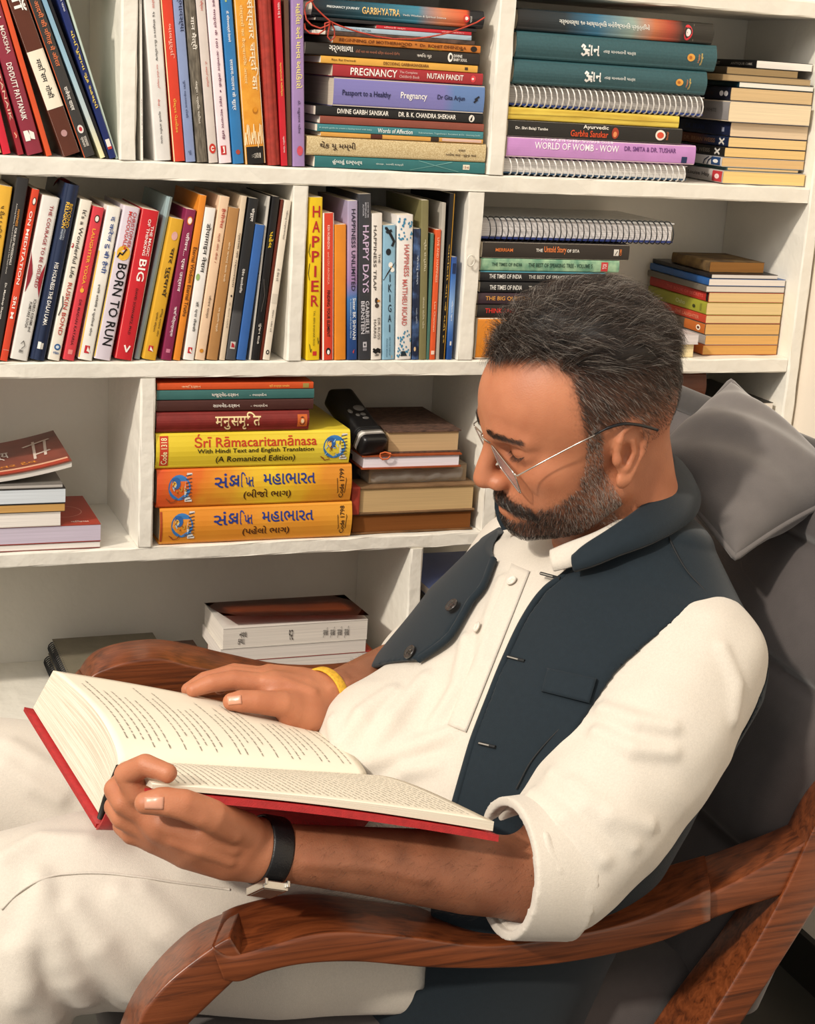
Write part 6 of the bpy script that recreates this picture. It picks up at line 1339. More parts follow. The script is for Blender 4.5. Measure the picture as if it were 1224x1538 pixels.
loft_band('stand_collar', [(862, 858, 1.603), (890, 850, 1.596), (930, 834, 1.594), (988, 812, 1.605), (1040, 780, 1.65), (1048, 740, 1.725), (1018, 712, 1.80), (950, 705, 1.86), (860, 730, 1.875), (800, 762, 1.85), (758, 796, 1.755)],
    [(860, 834, 1.612), (878, 818, 1.607), (915, 794, 1.607), (960, 762, 1.620), (994, 726, 1.655), (1012, 692, 1.72), (992, 676, 1.80), (930, 675, 1.84), (850, 700, 1.855), (795, 728, 1.83), (746, 748, 1.75)], .006, NAVY, vest)
loft_band('shirt_collar', [(832, 858, 1.622), (862, 850, 1.612), (910, 830, 1.610), (960, 800, 1.625), (1000, 760, 1.665), (1014, 728, 1.73), (990, 712, 1.80), (930, 712, 1.83), (860, 730, 1.845), (806, 756, 1.82), (786, 790, 1.775)],
    [(826, 826, 1.630), (852, 815, 1.622), (900, 796, 1.620), (945, 768, 1.634), (982, 728, 1.672), (998, 694, 1.73), (975, 684, 1.79), (925, 684, 1.81), (858, 704, 1.825), (806, 730, 1.80), (775, 765, 1.765)], .003, LINEN, shirt)
def patch(name, quad, f, lift, th, m, parent, n=14, k=6, d0=1.3, d1=2.1):
    """a small piece of cloth laid on a garment"""
    q = [np.array(x, float) for x in quad]; bm = bmesh.new(); T_, B_ = [], []
    for i in range(n + 1):
        rt, rb = [], []
        for j in range(k + 1):
            u, v = i / n, j / k; px = q[0] * (1 - u) * (1 - v) + q[1] * u * (1 - v) + q[2] * u * v + q[3] * (1 - u) * v
            x = project(f, px[0], px[1], d0, d1, 900); w = nrm(CAM - x); rt.append(bm.verts.new(x + w * (lift + th))); rb.append(bm.verts.new(x + w * (lift - .002)))
        T_.append(rt); B_.append(rb)
    for i in range(n):
        for j in range(k):
            bm.faces.new((T_[i][j], T_[i + 1][j], T_[i + 1][j + 1], T_[i][j + 1])).smooth = True; bm.faces.new((B_[i][j], B_[i][j + 1], B_[i + 1][j + 1], B_[i + 1][j]))
        bm.faces.new((T_[i][0], B_[i][0], B_[i + 1][0], T_[i + 1][0])); bm.faces.new((T_[i][k], T_[i + 1][k], B_[i + 1][k], B_[i][k]))
    for j in range(k):
        bm.faces.new((T_[0][j], T_[0][j + 1], B_[0][j + 1], B_[0][j])); bm.faces.new((T_[n][j], B_[n][j], B_[n][j + 1], T_[n][j + 1]))
    bmesh.ops.recalc_face_normals(bm, faces=bm.faces[:]); return from_bm(name, bm, m, parent)
patch('pocket_welt', [(822, 1003), (896, 1019), (885, 1056), (813, 1038)], vest_base, .0052, .0030, NAVY, vest)
def line_on(name, px, f, r, m, parent, lift=.001, d0=1.3, d1=2.1):
    pts = [project(f, u, v, d0, d1, 900) for u, v in px]; pts = [x + nrm(CAM - x) * lift for x in pts if x is not None]
    bm = bmesh.new(); tube(bm, [tuple(x) for x in catmull(pts, 60)], r, 8); return from_bm(name, bm, m, parent, True)
DK = mat('dark_thread', '#0b1014', .7)
line_on('seam', [(998, 783), (1008, 815), (1030, 855), (1058, 886), (1074, 902)], vest_base, .0009, DK, vest, .0022)
line_on('seam', [(775, 1185), (800, 1140), (845, 1090), (880, 1062)], vest_base, .0008, DK, vest, .0020)
for (u0, v0), (u1, v1) in (((812, 861), (842, 869)), ((762, 986), (788, 993)), ((719, 1116), (744, 1122))):
    o = line_on('buttonhole', [(u0, v0), ((u0 + u1) / 2, (v0 + v1) / 2), (u1, v1)], vest_base, .0017, DK, vest, .0036)
    line_on('stitching', [(u0, v0), ((u0 * 2 + u1) / 3, (v0 * 2 + v1) / 3), ((u0 + u1 * 1.6) / 2.6, (v0 + v1 * 1.6) / 2.6)], vest_base, .0008, mat('pale_thread', '#8f8b84', .6), o, .0050)
def button(u, v, f, r, m, parent, tilt=None, lift=.003):
    x = project(f, u, v, 1.3, 2.1, 900); nn = normal(f, x, .004); M = Vector(tuple(nn)).to_track_quat('Z', 'Y').to_matrix().to_4x4(); M.translation = Vector(tuple(x + nn * lift))
    bm = bmesh.new(); n = 24; pr_ = [(0, .0012), (.35, .0010), (.55, .0007), (.7, .0014), (.88, .0022), (1, .0014), (1, 0), (.8, -.0008), (0, -.0012)]
    R = [[bm.verts.new((a * r * math.cos(2 * math.pi * k / n), a * r * math.sin(2 * math.pi * k / n), z)) for k in range(n)] if a > 0 else [bm.verts.new((0, 0, z))] for a, z in pr_]
    for A, B in zip(R, R[1:]):
        for k in range(n):
            q = [A[k % len(A)], A[(k + 1) % len(A)], B[(k + 1) % len(B)], B[k % len(B)]]; q = list(dict.fromkeys(q))
            if len(q) > 2: bm.faces.new(q).smooth = True
    for hx, hy in ((.25, .25), (-.25, .25), (.25, -.25), (-.25, -.25)):
        r_ = bmesh.ops.create_uvsphere(bm, u_segments=6, v_segments=4, radius=r * .1)
        for w in r_['verts']: w.co += Vector((hx * r, hy * r, .0011))
    bmesh.ops.transform(bm, matrix=M, verts=bm.verts[:]); bmesh.ops.recalc_face_normals(bm, faces=bm.faces[:])
    return from_bm('button', bm, m, parent)
for u, v in ((771, 876), (721, 944)): button(u, v, shirt_d, .0058, mat('pearl_button', '#d9d2c8', .25), shirt, lift=.0036)
for u, v in ((684, 915), (622, 984)): button(u, v, vest_base, .0080, mat('dark_horn_button', '#2a2624', .2, coat=.6), vest, lift=.0065)
# placket of the shirt
patch('placket', [(796, 858), (768, 846), (672, 1088), (700, 1100)], shirt_d, .0012, .0010, LINEN, shirt, 6, 34)
# turned edges of the waistcoat fronts
line_on('front_edge', [(872, 842), (846, 866), (815, 890), (785, 935), (757, 995), (735, 1050), (712, 1110), (697, 1160), (684, 1206)], vest_base, .0042, NAVY, vest, -.0005)
line_on('front_edge', [(741, 840), (725, 880), (706, 904), (674, 956), (628, 991)], vest_base, .0042, NAVY, vest, -.0005)

# ------------------------------------------------------------------ glasses
def los(u, v, y):
    """point of a line of sight on a plane y = const of the head, in head millimetres"""
    a, b = to_head(CAM[None])[0], to_head((CAM + ray(u, v))[None])[0]; return a + (b - a) * ((y - a[1]) / (b[1] - a[1]))
gl = empty('eyeglasses'); tag(gl, 'thin silver framed eyeglasses with black temple tips worn by the reading man', 'glasses')
SILVER = mat('silver_wire', '#c9c4bc', .25, .02, metal=1.0)
O_ = los(773, 712, 63); I_ = los(736, 665, 12); dn_ = los(784, 742, 57) - O_; dn_ = nrm(dn_) * 33
GL = bpy.data.materials.new('lens_glass'); GL.use_nodes = True; _b = GL.node_tree.nodes['Principled BSDF']; _b.inputs['Base Color'].default_value = lin('#dfe6f2'); _b.inputs['Roughness'].default_value = .03; _b.inputs['Alpha'].default_value = .16; _b.inputs['Specular IOR Level'].default_value = .8
def mir(p, s): return np.array([p[0], p[1] * s, p[2]])
for s in (1, -1):
    c = [mir(O_, s), mir(I_, s), mir(I_ + dn_ * .92 + np.array([0, 3, 0]), s), mir(O_ + dn_ + np.array([0, -4, 0]), s)]
    loop = []
    for i in range(4):
        p0, p1, p2 = c[i - 1], c[i], c[(i + 1) % 4]; e0, e1 = nrm(p0 - p1) * 8, nrm(p2 - p1) * 8
        for k in range(6): u = k / 5; loop.append(p1 + e0 * (1 - u) ** 2 + e1 * u ** 2)
    bm = bmesh.new(); tube(bm, [tuple(from_head(q)) for q in loop], .0008, 6, True); rim = from_bm('rim', bm, SILVER, gl, True)
    bm = bmesh.new(); nn = nrm(np.cross(c[1] - c[0], c[3] - c[0])); a = [bm.verts.new(from_head(q + nn * .6)) for q in loop]; b = [bm.verts.new(from_head(q - nn * .6)) for q in loop]
    bm.faces.new(a); bm.faces.new(b[::-1])
    for i in range(len(a)): bm.faces.new((a[i], b[i], b[(i + 1) % len(a)], a[(i + 1) % len(a)]))
    bmesh.ops.recalc_face_normals(bm, faces=bm.faces[:]); from_bm('lens', bm, GL, rim)
    h_ = mir(O_ + np.array([-1, 5, 0]), s)
    if s == 1: tp = [h_, los(820, 691, 73), los(860, 670, 77), los(900, 650, 79), los(935, 637, 80)]; tip = [los(893, 653, 78.6), los(915, 642, 80), los(937, 636.5, 80.5), los(958, 638, 80), los(975, 642, 79), los(988, 646, 78)]
    else: tp = [mir(q, -1) for q in tp]; tp[0] = h_; tip = [mir(q, -1) for q in tip]
    bm = bmesh.new(); tube(bm, [tuple(from_head(q)) for q in [mir(O_, s)] + tp[:4]], .0008, 6); tm = from_bm('temple', bm, SILVER, gl, True)
    bm = bmesh.new(); tube(bm, [tuple(from_head(q)) for q in catmull(tip, 16)], [.0011] * 3 + [.0016] * 12 + [.0013], 8); from_bm('temple_tip', bm, mat('black_acetate', '#121113', .25), tm, True)
br_ = [I_, I_ * np.array([1, .5, 1]) + np.array([3, 0, 2]), I_ * np.array([1, 0, 1]) + np.array([4, 0, 3]), mir(I_, -1) * np.array([1, .5, 1]) + np.array([3, 0, 2]), mir(I_, -1)]
bm = bmesh.new(); tube(bm, [tuple(from_head(q)) for q in br_], .0009, 6); from_bm('bridge', bm, SILVER, gl, True)

# ------------------------------------------------------------------ the open book
bk = empty('open_book'); tag(bk, 'large open book with red cover and cream pages held on the lap', 'book')
A_, G_, B_, C_ = P(178, 1150, 1.475), P(552, 1167, 1.60), P(229, 1178, 1.335), P(742, 1234, 1.435)
E_, F_ = P(80, 1007, 1.63), P(452, 1082, 1.735)
tE, tA = P(48, 1068, 1.645) - E_, P(150, 1232, 1.50) - A_
def page_far(s, t):
    p = A_ * (1 - s) * (1 - t) + G_ * s * (1 - t) + F_ * s * t + E_ * (1 - s) * t
    n = nrm(np.cross(E_ - A_, G_ - A_)); n = n if n[2] > 0 else -n
    return p + n * (.017 * math.sin(math.pi * min(1, t) ** .62) * (1 - .45 * s) + .004 * math.sin(math.pi * s) * t)
def page_near(s, t):
    p = A_ * (1 - s) * (1 - t) + G_ * s * (1 - t) + C_ * s * t + B_ * (1 - s) * t
    n = nrm(np.cross(C_ - A_, B_ - A_)); n = n if n[2] > 0 else -n
    return p + n * (.008 * math.sin(math.pi * t ** .6) + .004 * math.sin(math.pi * s) * t)
nN = nrm(np.cross(C_ - A_, B_ - A_)); nN = nN if nN[2] > 0 else -nN
def cov_far(s, t): return A_ * (1 - s) * (1 - t) + G_ * s * (1 - t) + F_ * s * t + E_ * (1 - s) * t + (tA * (1 - t) + tE * t)
def cov_near(s, t): return A_ * (1 - s) * (1 - t) + G_ * s * (1 - t) + C_ * s * t + B_ * (1 - s) * t - nN * (.030 * (1 - t) ** 2 + (.003 + .005 * s) * t + .002) + nN * .004 * math.sin(math.pi * s) * t
def slab_mesh(top, bot, n, m, s0=0., s1=1., t0=0., t1=1.):
    bm = bmesh.new(); uv = bm.loops.layers.uv.new('uv'); S_ = [s0 + (s1 - s0) * i / n for i in range(n + 1)]; T_ = [t0 + (t1 - t0) * j / m for j in range(m + 1)]
    A = [[bm.verts.new(top(s, t)) for t in T_] for s in S_]; B = [[bm.verts.new(bot(s, t)) for t in T_] for s in S_]
    def q(a, b, c, d, mi, uvs):
        f = bm.faces.new((a, b, c, d)); f.material_index = mi; f.smooth = mi == 0
        for l, w in zip(f.loops, uvs): l[uv].uv = w
    for i in range(n):
        for j in range(m):
            q(A[i][j], A[i + 1][j], A[i + 1][j + 1], A[i][j + 1], 0, [(0, 0)] * 4); q(B[i][j], B[i][j + 1], B[i + 1][j + 1], B[i + 1][j], 0, [(0, 0)] * 4)
    for i in range(n):
        for j in (0, m): q(A[i][j], B[i][j], B[i + 1][j], A[i + 1][j], 1, [(i / n, 1), (i / n, 0), ((i + 1) / n, 0), ((i + 1) / n, 1)])
    for j in range(m):
        for i in (0, n): q(A[i][j], A[i][j + 1], B[i][j + 1], B[i][j], 1, [(j / m, 1), ((j + 1) / m, 1), ((j + 1) / m, 0), (j / m, 0)])
    bmesh.ops.recalc_face_normals(bm, faces=bm.faces[:]); return bm
def edge_mat():
    m = bpy.data.materials.new('fanned_page_edges'); m.use_nodes = True; nt = m.node_tree; b = nt.nodes['Principled BSDF']; b.inputs['Roughness'].default_value = .85; b.inputs['Specular IOR Level'].default_value = .1
    uvn = nt.nodes.new('ShaderNodeUVMap'); mp = nt.nodes.new('ShaderNodeMapping'); mp.inputs['Scale'].default_value = (1.2, 55, 1); n = nt.nodes.new('ShaderNodeTexNoise'); n.inputs['Scale'].default_value = 1.0; n.inputs['Detail'].default_value = 6; n.inputs['Roughness'].default_value = .7
    nt.links.new(uvn.outputs[0], mp.inputs[0]); nt.links.new(mp.outputs[0], n.inputs['Vector']); cr = nt.nodes.new('ShaderNodeValToRGB'); nt.links.new(n.outputs['Fac'], cr.inputs[0])
    cr.color_ramp.elements[0].position = .35; cr.color_ramp.elements[0].color = lin('#b8ab95'); cr.color_ramp.elements[1].position = .6; cr.color_ramp.elements[1].color = lin('#e9e1d0')
    nt.links.new(cr.outputs[0], b.inputs['Base Color']); bp = nt.nodes.new('ShaderNodeBump'); bp.inputs['Strength'].default_value = .4; bp.inputs['Distance'].default_value = .001; nt.links.new(n.outputs['Fac'], bp.inputs['Height']); nt.links.new(bp.outputs[0], b.inputs['Normal']); return m
PAGE = mat('cream_page', '#ece3d0', .8, .02, 20., spec=.15); EDG = edge_mat()
far_ = from_bm('page_block', slab_mesh(page_far, lambda s, t: cov_far(s, t) - tA * .06, 30, 24), [PAGE, EDG], bk)
near_ = from_bm('page_block', slab_mesh(page_near, lambda s, t: cov_near(s, t) + nN * .0015, 30, 20), [PAGE, EDG], bk)
# a few separate leaves standing off the fore edge of the near half
RED = mat('red_book_cloth', '#a31c1e', .6, .12, 150., bump=.25, bscale=900.)
def board(f, n_, th, s0, s1, t0, t1, name): return from_bm(name, slab_mesh(lambda s, t: f(s, t), lambda s, t: f(s, t) - n_ * th, 20, 12, s0, s1, t0, t1), [RED, RED], bk)
nF = nrm(np.cross(E_ - A_, G_ - A_)); nF = nF if nF[2] > 0 else -nF
board(cov_far, nF, .0045, -.022, 1.02, -.03, 1.03, 'cover_board'); board(lambda s, t: cov_near(s, t) - nN * .0004, nN, .006, -.004, 1.012, .06, 1.02, 'cover_board')
sp0, sp1 = (lambda s: cov_far(s, -.03) - nF * .0022), (lambda s: cov_near(s, .06) - nN * .0028)
def spine_pt(s, t): 
    a, b = sp0(s), sp1(s); return a * (1 - t) + b * t - nrm(nF + nN) * .006 * math.sin(math.pi * t)
board(spine_pt, nrm(nF + nN), .004, -.018, 1.015, 0., 1., 'spine')
bm = bmesh.new(); q0 = [page_far(0, 0) + (A_ - G_) * .004, A_ + tA * .25 + (A_ - G_) * .006 + np.array([.001, 0, 0]), A_ + tA * .6 + (A_ - G_) * .006, A_ + tA * .95 + (A_ - G_) * .005]
tube(bm, [tuple(q + nrm(B_ - A_) * .003) for q in q0], [.0022, .0034, .0036, .003], 8); from_bm('headband', bm, mat('black_headband', '#17150f', .6), bk, True)
# lines of print: words made of small strokes
def print_page(f, rows, dense, seed):
    rnd = random.Random(seed); V, Fc = [], []
    up = .0006
    def quad(s0, s1, t0, t1):
        n = len(V)
        for s, t in ((s0, t0), (s1, t0), (s1, t1), (s0, t1)): V.append(f(s, t) + np.array([0, 0, up]))
        Fc.append((n, n + 1, n + 2, n + 3))
    for r in range(rows):
        s = .06 + .89 * r / (rows - 1)
        if not dense and r % 7 == 6: continue
        t = .10 + (0 if dense else rnd.choice((0, 0, .05, .12))); end = .93 if dense else rnd.uniform(.55, .9)
        h = .0042 if dense else .0052
        while t < end:
            w = rnd.uniform(.018, .06); quad(s - h * .5, s - h * .28, t, min(t + w, end))
            x = t
            while x < min(t + w, end) - .004: quad(s - h * .5, s + h * rnd.uniform(.2, .75), x, x + .0030); x += rnd.uniform(.0045, .008)
            t += w + .010
    return V, Fc
INK = mat('print_ink', '#5a5348', .8, .05)
V, Fc = print_page(page_far, 30, False, 5); o = from_np('printed_text', V, Fc, INK, far_, False)
V, Fc = print_page(page_near, 44, True, 9); o = from_np('printed_text', V, Fc, INK, near_, False)

# ------------------------------------------------------------------ watch and wristband
def ring(center, axis, r1, r2, w, th, m, name, parent, up):
    u1 = nrm(up - axis * (up @ axis)); u2 = np.cross(axis, u1); bm = bmesh.new(); n = 48; R = []
    for k in range(n):
        a = 2 * math.pi * k / n; d = u1 * math.cos(a) * r1 + u2 * math.sin(a) * r2; o = nrm(d)
        R.append([bm.verts.new(center + d + axis * x * w + o * y * th) for x, y in ((-.5, 0), (-.5, .7), (-.4, 1), (.4, 1), (.5, .7), (.5, 0))])
    for k in range(n):
        A, B = R[k], R[(k + 1) % n]
        for j in range(6): bm.faces.new((A[j], B[j], B[(j + 1) % 6], A[(j + 1) % 6])).smooth = True
    bmesh.ops.recalc_face_normals(bm, faces=bm.faces[:]); return from_bm(name, bm, m, parent)
wax = nrm(P(430, 1281, 1.425) - P(370, 1272, 1.405)); wc = P(402, 1278, 1.4215)
wt_ = empty('wristwatch'); tag(wt_, 'silver wristwatch on a black leather strap worn on the left wrist', 'watch')
ring(wc, wax, .0295, .0295, .021, .0022, mat('black_leather_strap', '#131214', .4, bump=.2, bscale=700), 'strap', wt_, U_)
cdir = nrm(P(378, 1325, 1.40) - wc); cdir = nrm(cdir - wax * (cdir @ wax)); side_ = np.cross(wax, cdir)
Mw = Matrix(((wax[0], side_[0], cdir[0], 0), (wax[1], side_[1], cdir[1], 0), (wax[2], side_[2], cdir[2], 0), (0, 0, 0, 1))); Mw.translation = Vector(tuple(wc + cdir * .0325))
def wpart(name, b, m, parent):
    bm = bmesh.new()
    for q in b: box(bm, *q)
    bmesh.ops.transform(bm, matrix=Mw, verts=bm.verts[:]); return from_bm(name, bm, m, parent)
cs = wpart('case', [(-.0125, .0125, -.016, .016, -.002, .0055, .0012)], SILVER, wt_); wpart('dial', [(-.0100, .0100, -.0135, .0135, .0054, .0058)], mat('grey_dial', '#8a857c', .25, metal=.6), cs)
wpart('lug', [(-.0125, -.0095, -.0195, -.0155, -.003, .003, .0008)], SILVER, cs); wpart('lug', [(.0095, .0125, -.0195, -.0155, -.003, .003, .0008)], SILVER, cs); wpart('crown', [(.0125, .0150, -.002, .002, .0005, .0040, .0006)], SILVER, cs)
bx = nrm(P(520, 1040, 1.76) - P(470, 1056, 1.72)); bo = ring(P(486, 1048, 1.731), bx, .0312, .0312, .012, .0022, mat('yellow_thread_band', '#d8a62c', .75, .15, 300., bump=.4, bscale=800), 'wristband', None, U_)
tag(bo, 'yellow cloth band around the right wrist of the reading man', 'wristband')

# finger nails
NAIL = mat('finger_nail', '#c99076', .3, .04, 80., coat=.3)
for q in ([(217, 1197), (246, 1197), (245, 1216), (217, 1215)], [(341, 1046), (362, 1044), (363, 1057), (343, 1059)]):
    patch('fingernail', q, body, .0002, .0006, NAIL, bodyo, 8, 6, 1.2, 1.9)
# ------------------------------------------------------------------ hair, beard, brows and lashes: strands grown over the head
HV = to_head(np.array([v.co[:] for v in bodyo.data.vertices], dtype=float))
HV = HV[(HV[:, 2] > -125) & (HV[:, 0] > -125) & (np.abs(HV[:, 1]) < 100) & (HV[:, 0] < 130)]
rs = np.random.RandomState(5)
def hgrad(q, e=1.0):
    g = np.stack([head_mm(q + np.eye(3)[i] * e) - head_mm(q - np.eye(3)[i] * e) for i in range(3)], 1); return g / (np.linalg.norm(g, axis=1, keepdims=True) + 1e-9)
def strands(root, d0, comb, length, height, wid, n, frizz):
    """root, first direction, combing direction, length and target height over the skin (mm) per strand -> list of n+1 stations"""
    P_ = [root]; p = root.copy(); N = len(root); step = (length / n)[:, None]; fr = rs.randn(N, 3)
    for k in range(n):
        f = (k + 1) / n; w = np.clip(f * 1.5, 0, 1)[None] if np.ndim(f) else min(1, f * 1.5)
        d = d0 * (1 - w) + comb * w + fr * frizz * f; d = d / np.linalg.norm(d, axis=1, keepdims=True); p = p + d * step
        s = head_mm(p); g = hgrad(p); tgt = height * math.sin(min(1, f * 1.6) * math.pi / 2) * (1 - .25 * max(0, f - .6) / .4); p = p + g * (np.clip(tgt - s, -4 if k else -1, 6))[:, None] * .75
        P_.append(p)
    return np.stack(P_, 1)
def tubes(name, S, wid, mats, mi, parent):
    N, K, _ = S.shape; t = np.gradient(S, axis=1); t /= np.linalg.norm(t, axis=2, keepdims=True) + 1e-9
    a = np.cross(t, rs.randn(N, 1, 3)); a /= np.linalg.norm(a, axis=2, keepdims=True) + 1e-9; b = np.cross(t, a)
    tap = np.linspace(1, .25, K)[None, :, None] * wid[:, None, None]
    V = np.stack([S + (a * math.cos(x) + b * math.sin(x)) * tap for x in (0, 2.094, 4.189)], 2).reshape(-1, 3)
    base = (np.arange(N) * K * 3)[:, None, None] + (np.arange(K - 1) * 3)[None, :, None]
    Q = np.stack([np.stack([base + j, base + (j + 1) % 3, base + 3 + (j + 1) % 3, base + 3 + j], -1) for j in range(3)], 2).reshape(-1, 4)
    return from_np(name, from_head(V), Q, mats, parent, True, np.repeat(mi, (K - 1) * 3))
def hm(key, col, col2, ro=.38): return mat(key, col, ro, .3, 300., spec=.5, col2=col2)
HD = hm('dark_hair', '#15100e', '#241a15'); HB = hm('brown_hair', '#33241b', '#4a362a'); HG = hm('grey_hair', '#8f867c', '#b3aaa0', .45)
def sideline(x): return np.interp(x, [-110, -90, -40, 0, 25, 80], [56, 64, 78, 88, 96, 96])           # where the short sides meet the long top
def pick(mask, n):
    c = HV[mask(HV)]; r = c[rs.randint(0, len(c), n)] + rs.randn(n, 3) * .7; r = r - hgrad(r) * head_mm(r)[:, None]; return r
front = lambda y: 88 - .011 * y * y * 0 - .18 * np.maximum(np.abs(y) - 30, 0)
def hairline(q):                                                     # true where the scalp carries hair
    x, y, z = q[:, 0], np.abs(q[:, 1]), q[:, 2]
    top = (x < 79 - .9 * y + 3 * np.sin(y * .5)) & (z > sideline(x) - 2)
    side = (z > 6) & (x < 28) & (z <= sideline(x) + 6) & ~((x > -30) & (x < 8) & (z < 34) & (y > 60)) & ~((x > 8) & (z < 34))
    burn = (x > 11) & (x < 28) & (z > -20) & (z < 40) & (y > 52)
    nape = (x < -30) & (z > -46 - .3 * (x + 60))
    return top | side | burn | nape
is_top = lambda q: hairline(q) & (q[:, 2] > sideline(q[:, 0]))
is_side = lambda q: hairline(q) & (q[:, 2] <= sideline(q[:, 0]) + 6)
# long top, swept up from the brow and back
N = 16000; r = pick(is_top, N); g = hgrad(r); x, y, z = r.T
fr_ = np.clip((x - 5) / 55, 0, 1)[:, None]
lock = np.sin(r @ np.array([.09, .16, .05]) + 1.5 * np.sin(r @ np.array([.05, -.11, .12])))[:, None]
back = np.array([[-.80, .10, .05]]) * (1 - fr_) + np.array([[.10, .40, .30]]) * fr_ + lock * np.array([[.1, .42, -.1]]) + np.array([[0, .30, 0]]) * np.clip(y / 50, -1, 1)[:, None]
back = back + np.array([[0, 0, -.5]]) * np.clip((-x - 55) / 40, 0, 1)[:, None]
d0 = g * .8 + np.array([[1.0, .1, .1]]) * fr_ + lock * .15
hgt = rs.uniform(.25, 1, N) ** .7 * (31 - 11 * np.clip((-x - 40) / 60, 0, 1) - 10 * np.clip((np.abs(y) - 42) / 30, 0, 1)) * np.clip((z - sideline(x) + 12) / 30, .35, 1)
S1 = strands(r, d0, back, rs.uniform(24, 50, N) * (1 - .35 * np.clip((-x - 40) / 50, 0, 1)), hgt, None, 7, .16)
mi1 = rs.choice([0, 1, 2], N, p=[.46, .40, .14]); w1 = rs.uniform(.09, .19, N) * 1e0
# the quiff standing forward over the brow
is_q = lambda q: is_top(q) & (q[:, 0] > 40) & (np.abs(q[:, 1]) < 42)
N = 2600; r = pick(is_q, N); g = hgrad(r)
cm = np.array([[.85, .28, -.12]]) + np.sin(r @ np.array([.12, .2, .1]))[:, None] * np.array([[.1, .35, .15]])
SQ = strands(r, g * .7 + np.array([[.7, 0, .3]]), cm, rs.uniform(18, 34, N), rs.uniform(3, 17, N), None, 8, .09); wq = rs.uniform(.09, .17, N); miq = rs.choice([0, 1, 2], N, p=[.5, .38, .12])
# short sides and back
N = 17000; r = pick(is_side, N); g = hgrad(r); z = r[:, 2]
fade = np.clip((z - 2) / 55, 0, 1); keep = rs.rand(N) < (.45 + .55 * fade); r, g, fade = r[keep], g[keep], fade[keep]; N = len(r)
cm = np.array([[-.45, 0, -.85]]) + rs.randn(N, 3) * .18
S2 = strands(r, g * .8 + cm * .5, cm, 3.0 + 9 * fade * rs.uniform(.7, 1.2, N), .8 + 5.5 * fade * rs.rand(N), None, 4, .12); mi2 = rs.choice([0, 1, 2], N, p=[.56, .30, .14]); w2 = rs.uniform(.09, .16, N)
# base volume under the long strands so that no scalp shows through
def cap_mm(q):
    d = head_mm(q); x, y, z = q[:, 0], np.abs(q[:, 1]), q[:, 2]
    xf = 74 - .9 * y + 3 * wob(q, .5)
    h = 17 * np.clip((z - sideline(x) + 2) / 24, 0, 1) ** .8 * np.clip((xf - x) / 30, 0, 1) ** .6 * (1 - .4 * np.clip((-x - 50) / 50, 0, 1)) + 1.8 * wob(q, .11)
    edge = np.maximum(sideline(x) + 4 + 5 * wob(q, .35, 6, 12) - z, x - xf)
    return np.maximum(np.maximum(d - h, -d - 3), edge * .6)
def cap_w(p): return cap_mm(to_head(p)) * .001
V, Q = surface_nets(cap_w, HC - .16, HC + .18, .003)
hair = from_np('hair', relax(V, Q, 3), Q, hm('hair_underlayer', '#0f0b0a', '#1c1410', .6), person, True)
def merge(parts, name, parent):
    for i, (S, w, m) in enumerate(parts): tubes('strand_layer' if name is None else name, S, w, [HD, HB, HG], m, parent)
tubes('fringe', SQ, wq, [HD, HB, HG], miq, hair); tubes('top_hair', S1, w1, [HD, HB, HG], mi1, hair); tubes('side_hair', S2, w2, [HD, HB, HG], mi2, hair)
# beard and moustache
def is_beard(q):
    x, y, z = q[:, 0], np.abs(q[:, 1]), q[:, 2]
    cheek = np.interp(x, [8, 26, 30, 41, 61, 79, 86, 100], [60, 27, -4, -27, -38, -46, -56, -64]) + 2 * np.sin(x * .9)
    jaw = (z < cheek) & (x > np.interp(z, [-60, -30, -10, 20], [-2, 7, 12, 12])) & (z > -112)
    return jaw & ~((x > 78) & (z > -63 + .1 * (30 - y)) & (y < 32)) & ((x < 90) | (z < -64))
is_mo = lambda q: (q[:, 0] > 80) & (q[:, 2] > -48.5 - .30 * np.abs(q[:, 1])) & (np.abs(q[:, 1]) < 40) & (q[:, 2] < -33 - .30 * np.abs(q[:, 1]))
N = 15000; r = pick(is_beard, N); g = hgrad(r); x, y, z = r.T
cm = np.stack([np.where(x > 60, .35, -.1), .1 * np.sign(y), -.9 * np.ones(N)], 1) + rs.randn(N, 3) * .2
ln = 3.5 + 4.5 * np.clip((-z - 30) / 60, 0, 1) * rs.uniform(.6, 1.2, N)
S3 = strands(r, g * .7 + cm * .6, cm, ln, 1. + ln * .35, None, 4, .14)
gp = np.clip((70 - x) / 60, 0, 1) * .62 + .05; u = rs.rand(N); mi3 = np.where(u < gp, 2, np.where(u < gp + .3, 1, 0)); w3 = rs.uniform(.09, .16, N)
me_ = bodyo.data; bv = to_head(np.array([v.co[:] for v in me_.vertices], dtype=float)); inh = (np.abs(bv[:, 1]) < 100) & (bv[:, 2] > -125) & (bv[:, 2] < 145) & (bv[:, 0] > -125) & (bv[:, 0] < 130)
sb = np.zeros(len(bv)); hb_ = bv[inh]; qv = np.zeros(len(hb_))
for k in range(10):
    j = hb_ + rs.randn(len(hb_), 3) * 4.0; zf = np.clip((j[:, 2] - 0) / 45, .12, 1)
    qv += np.where(is_side(j), .80 * zf, np.where(is_top(j), .9, np.where(is_beard(j), .46, np.where(is_mo(j), .75, 0)))) / 10
sb[inh] = qv
bw = np.array([v.co[:] for v in me_.vertices], dtype=float); AH = []
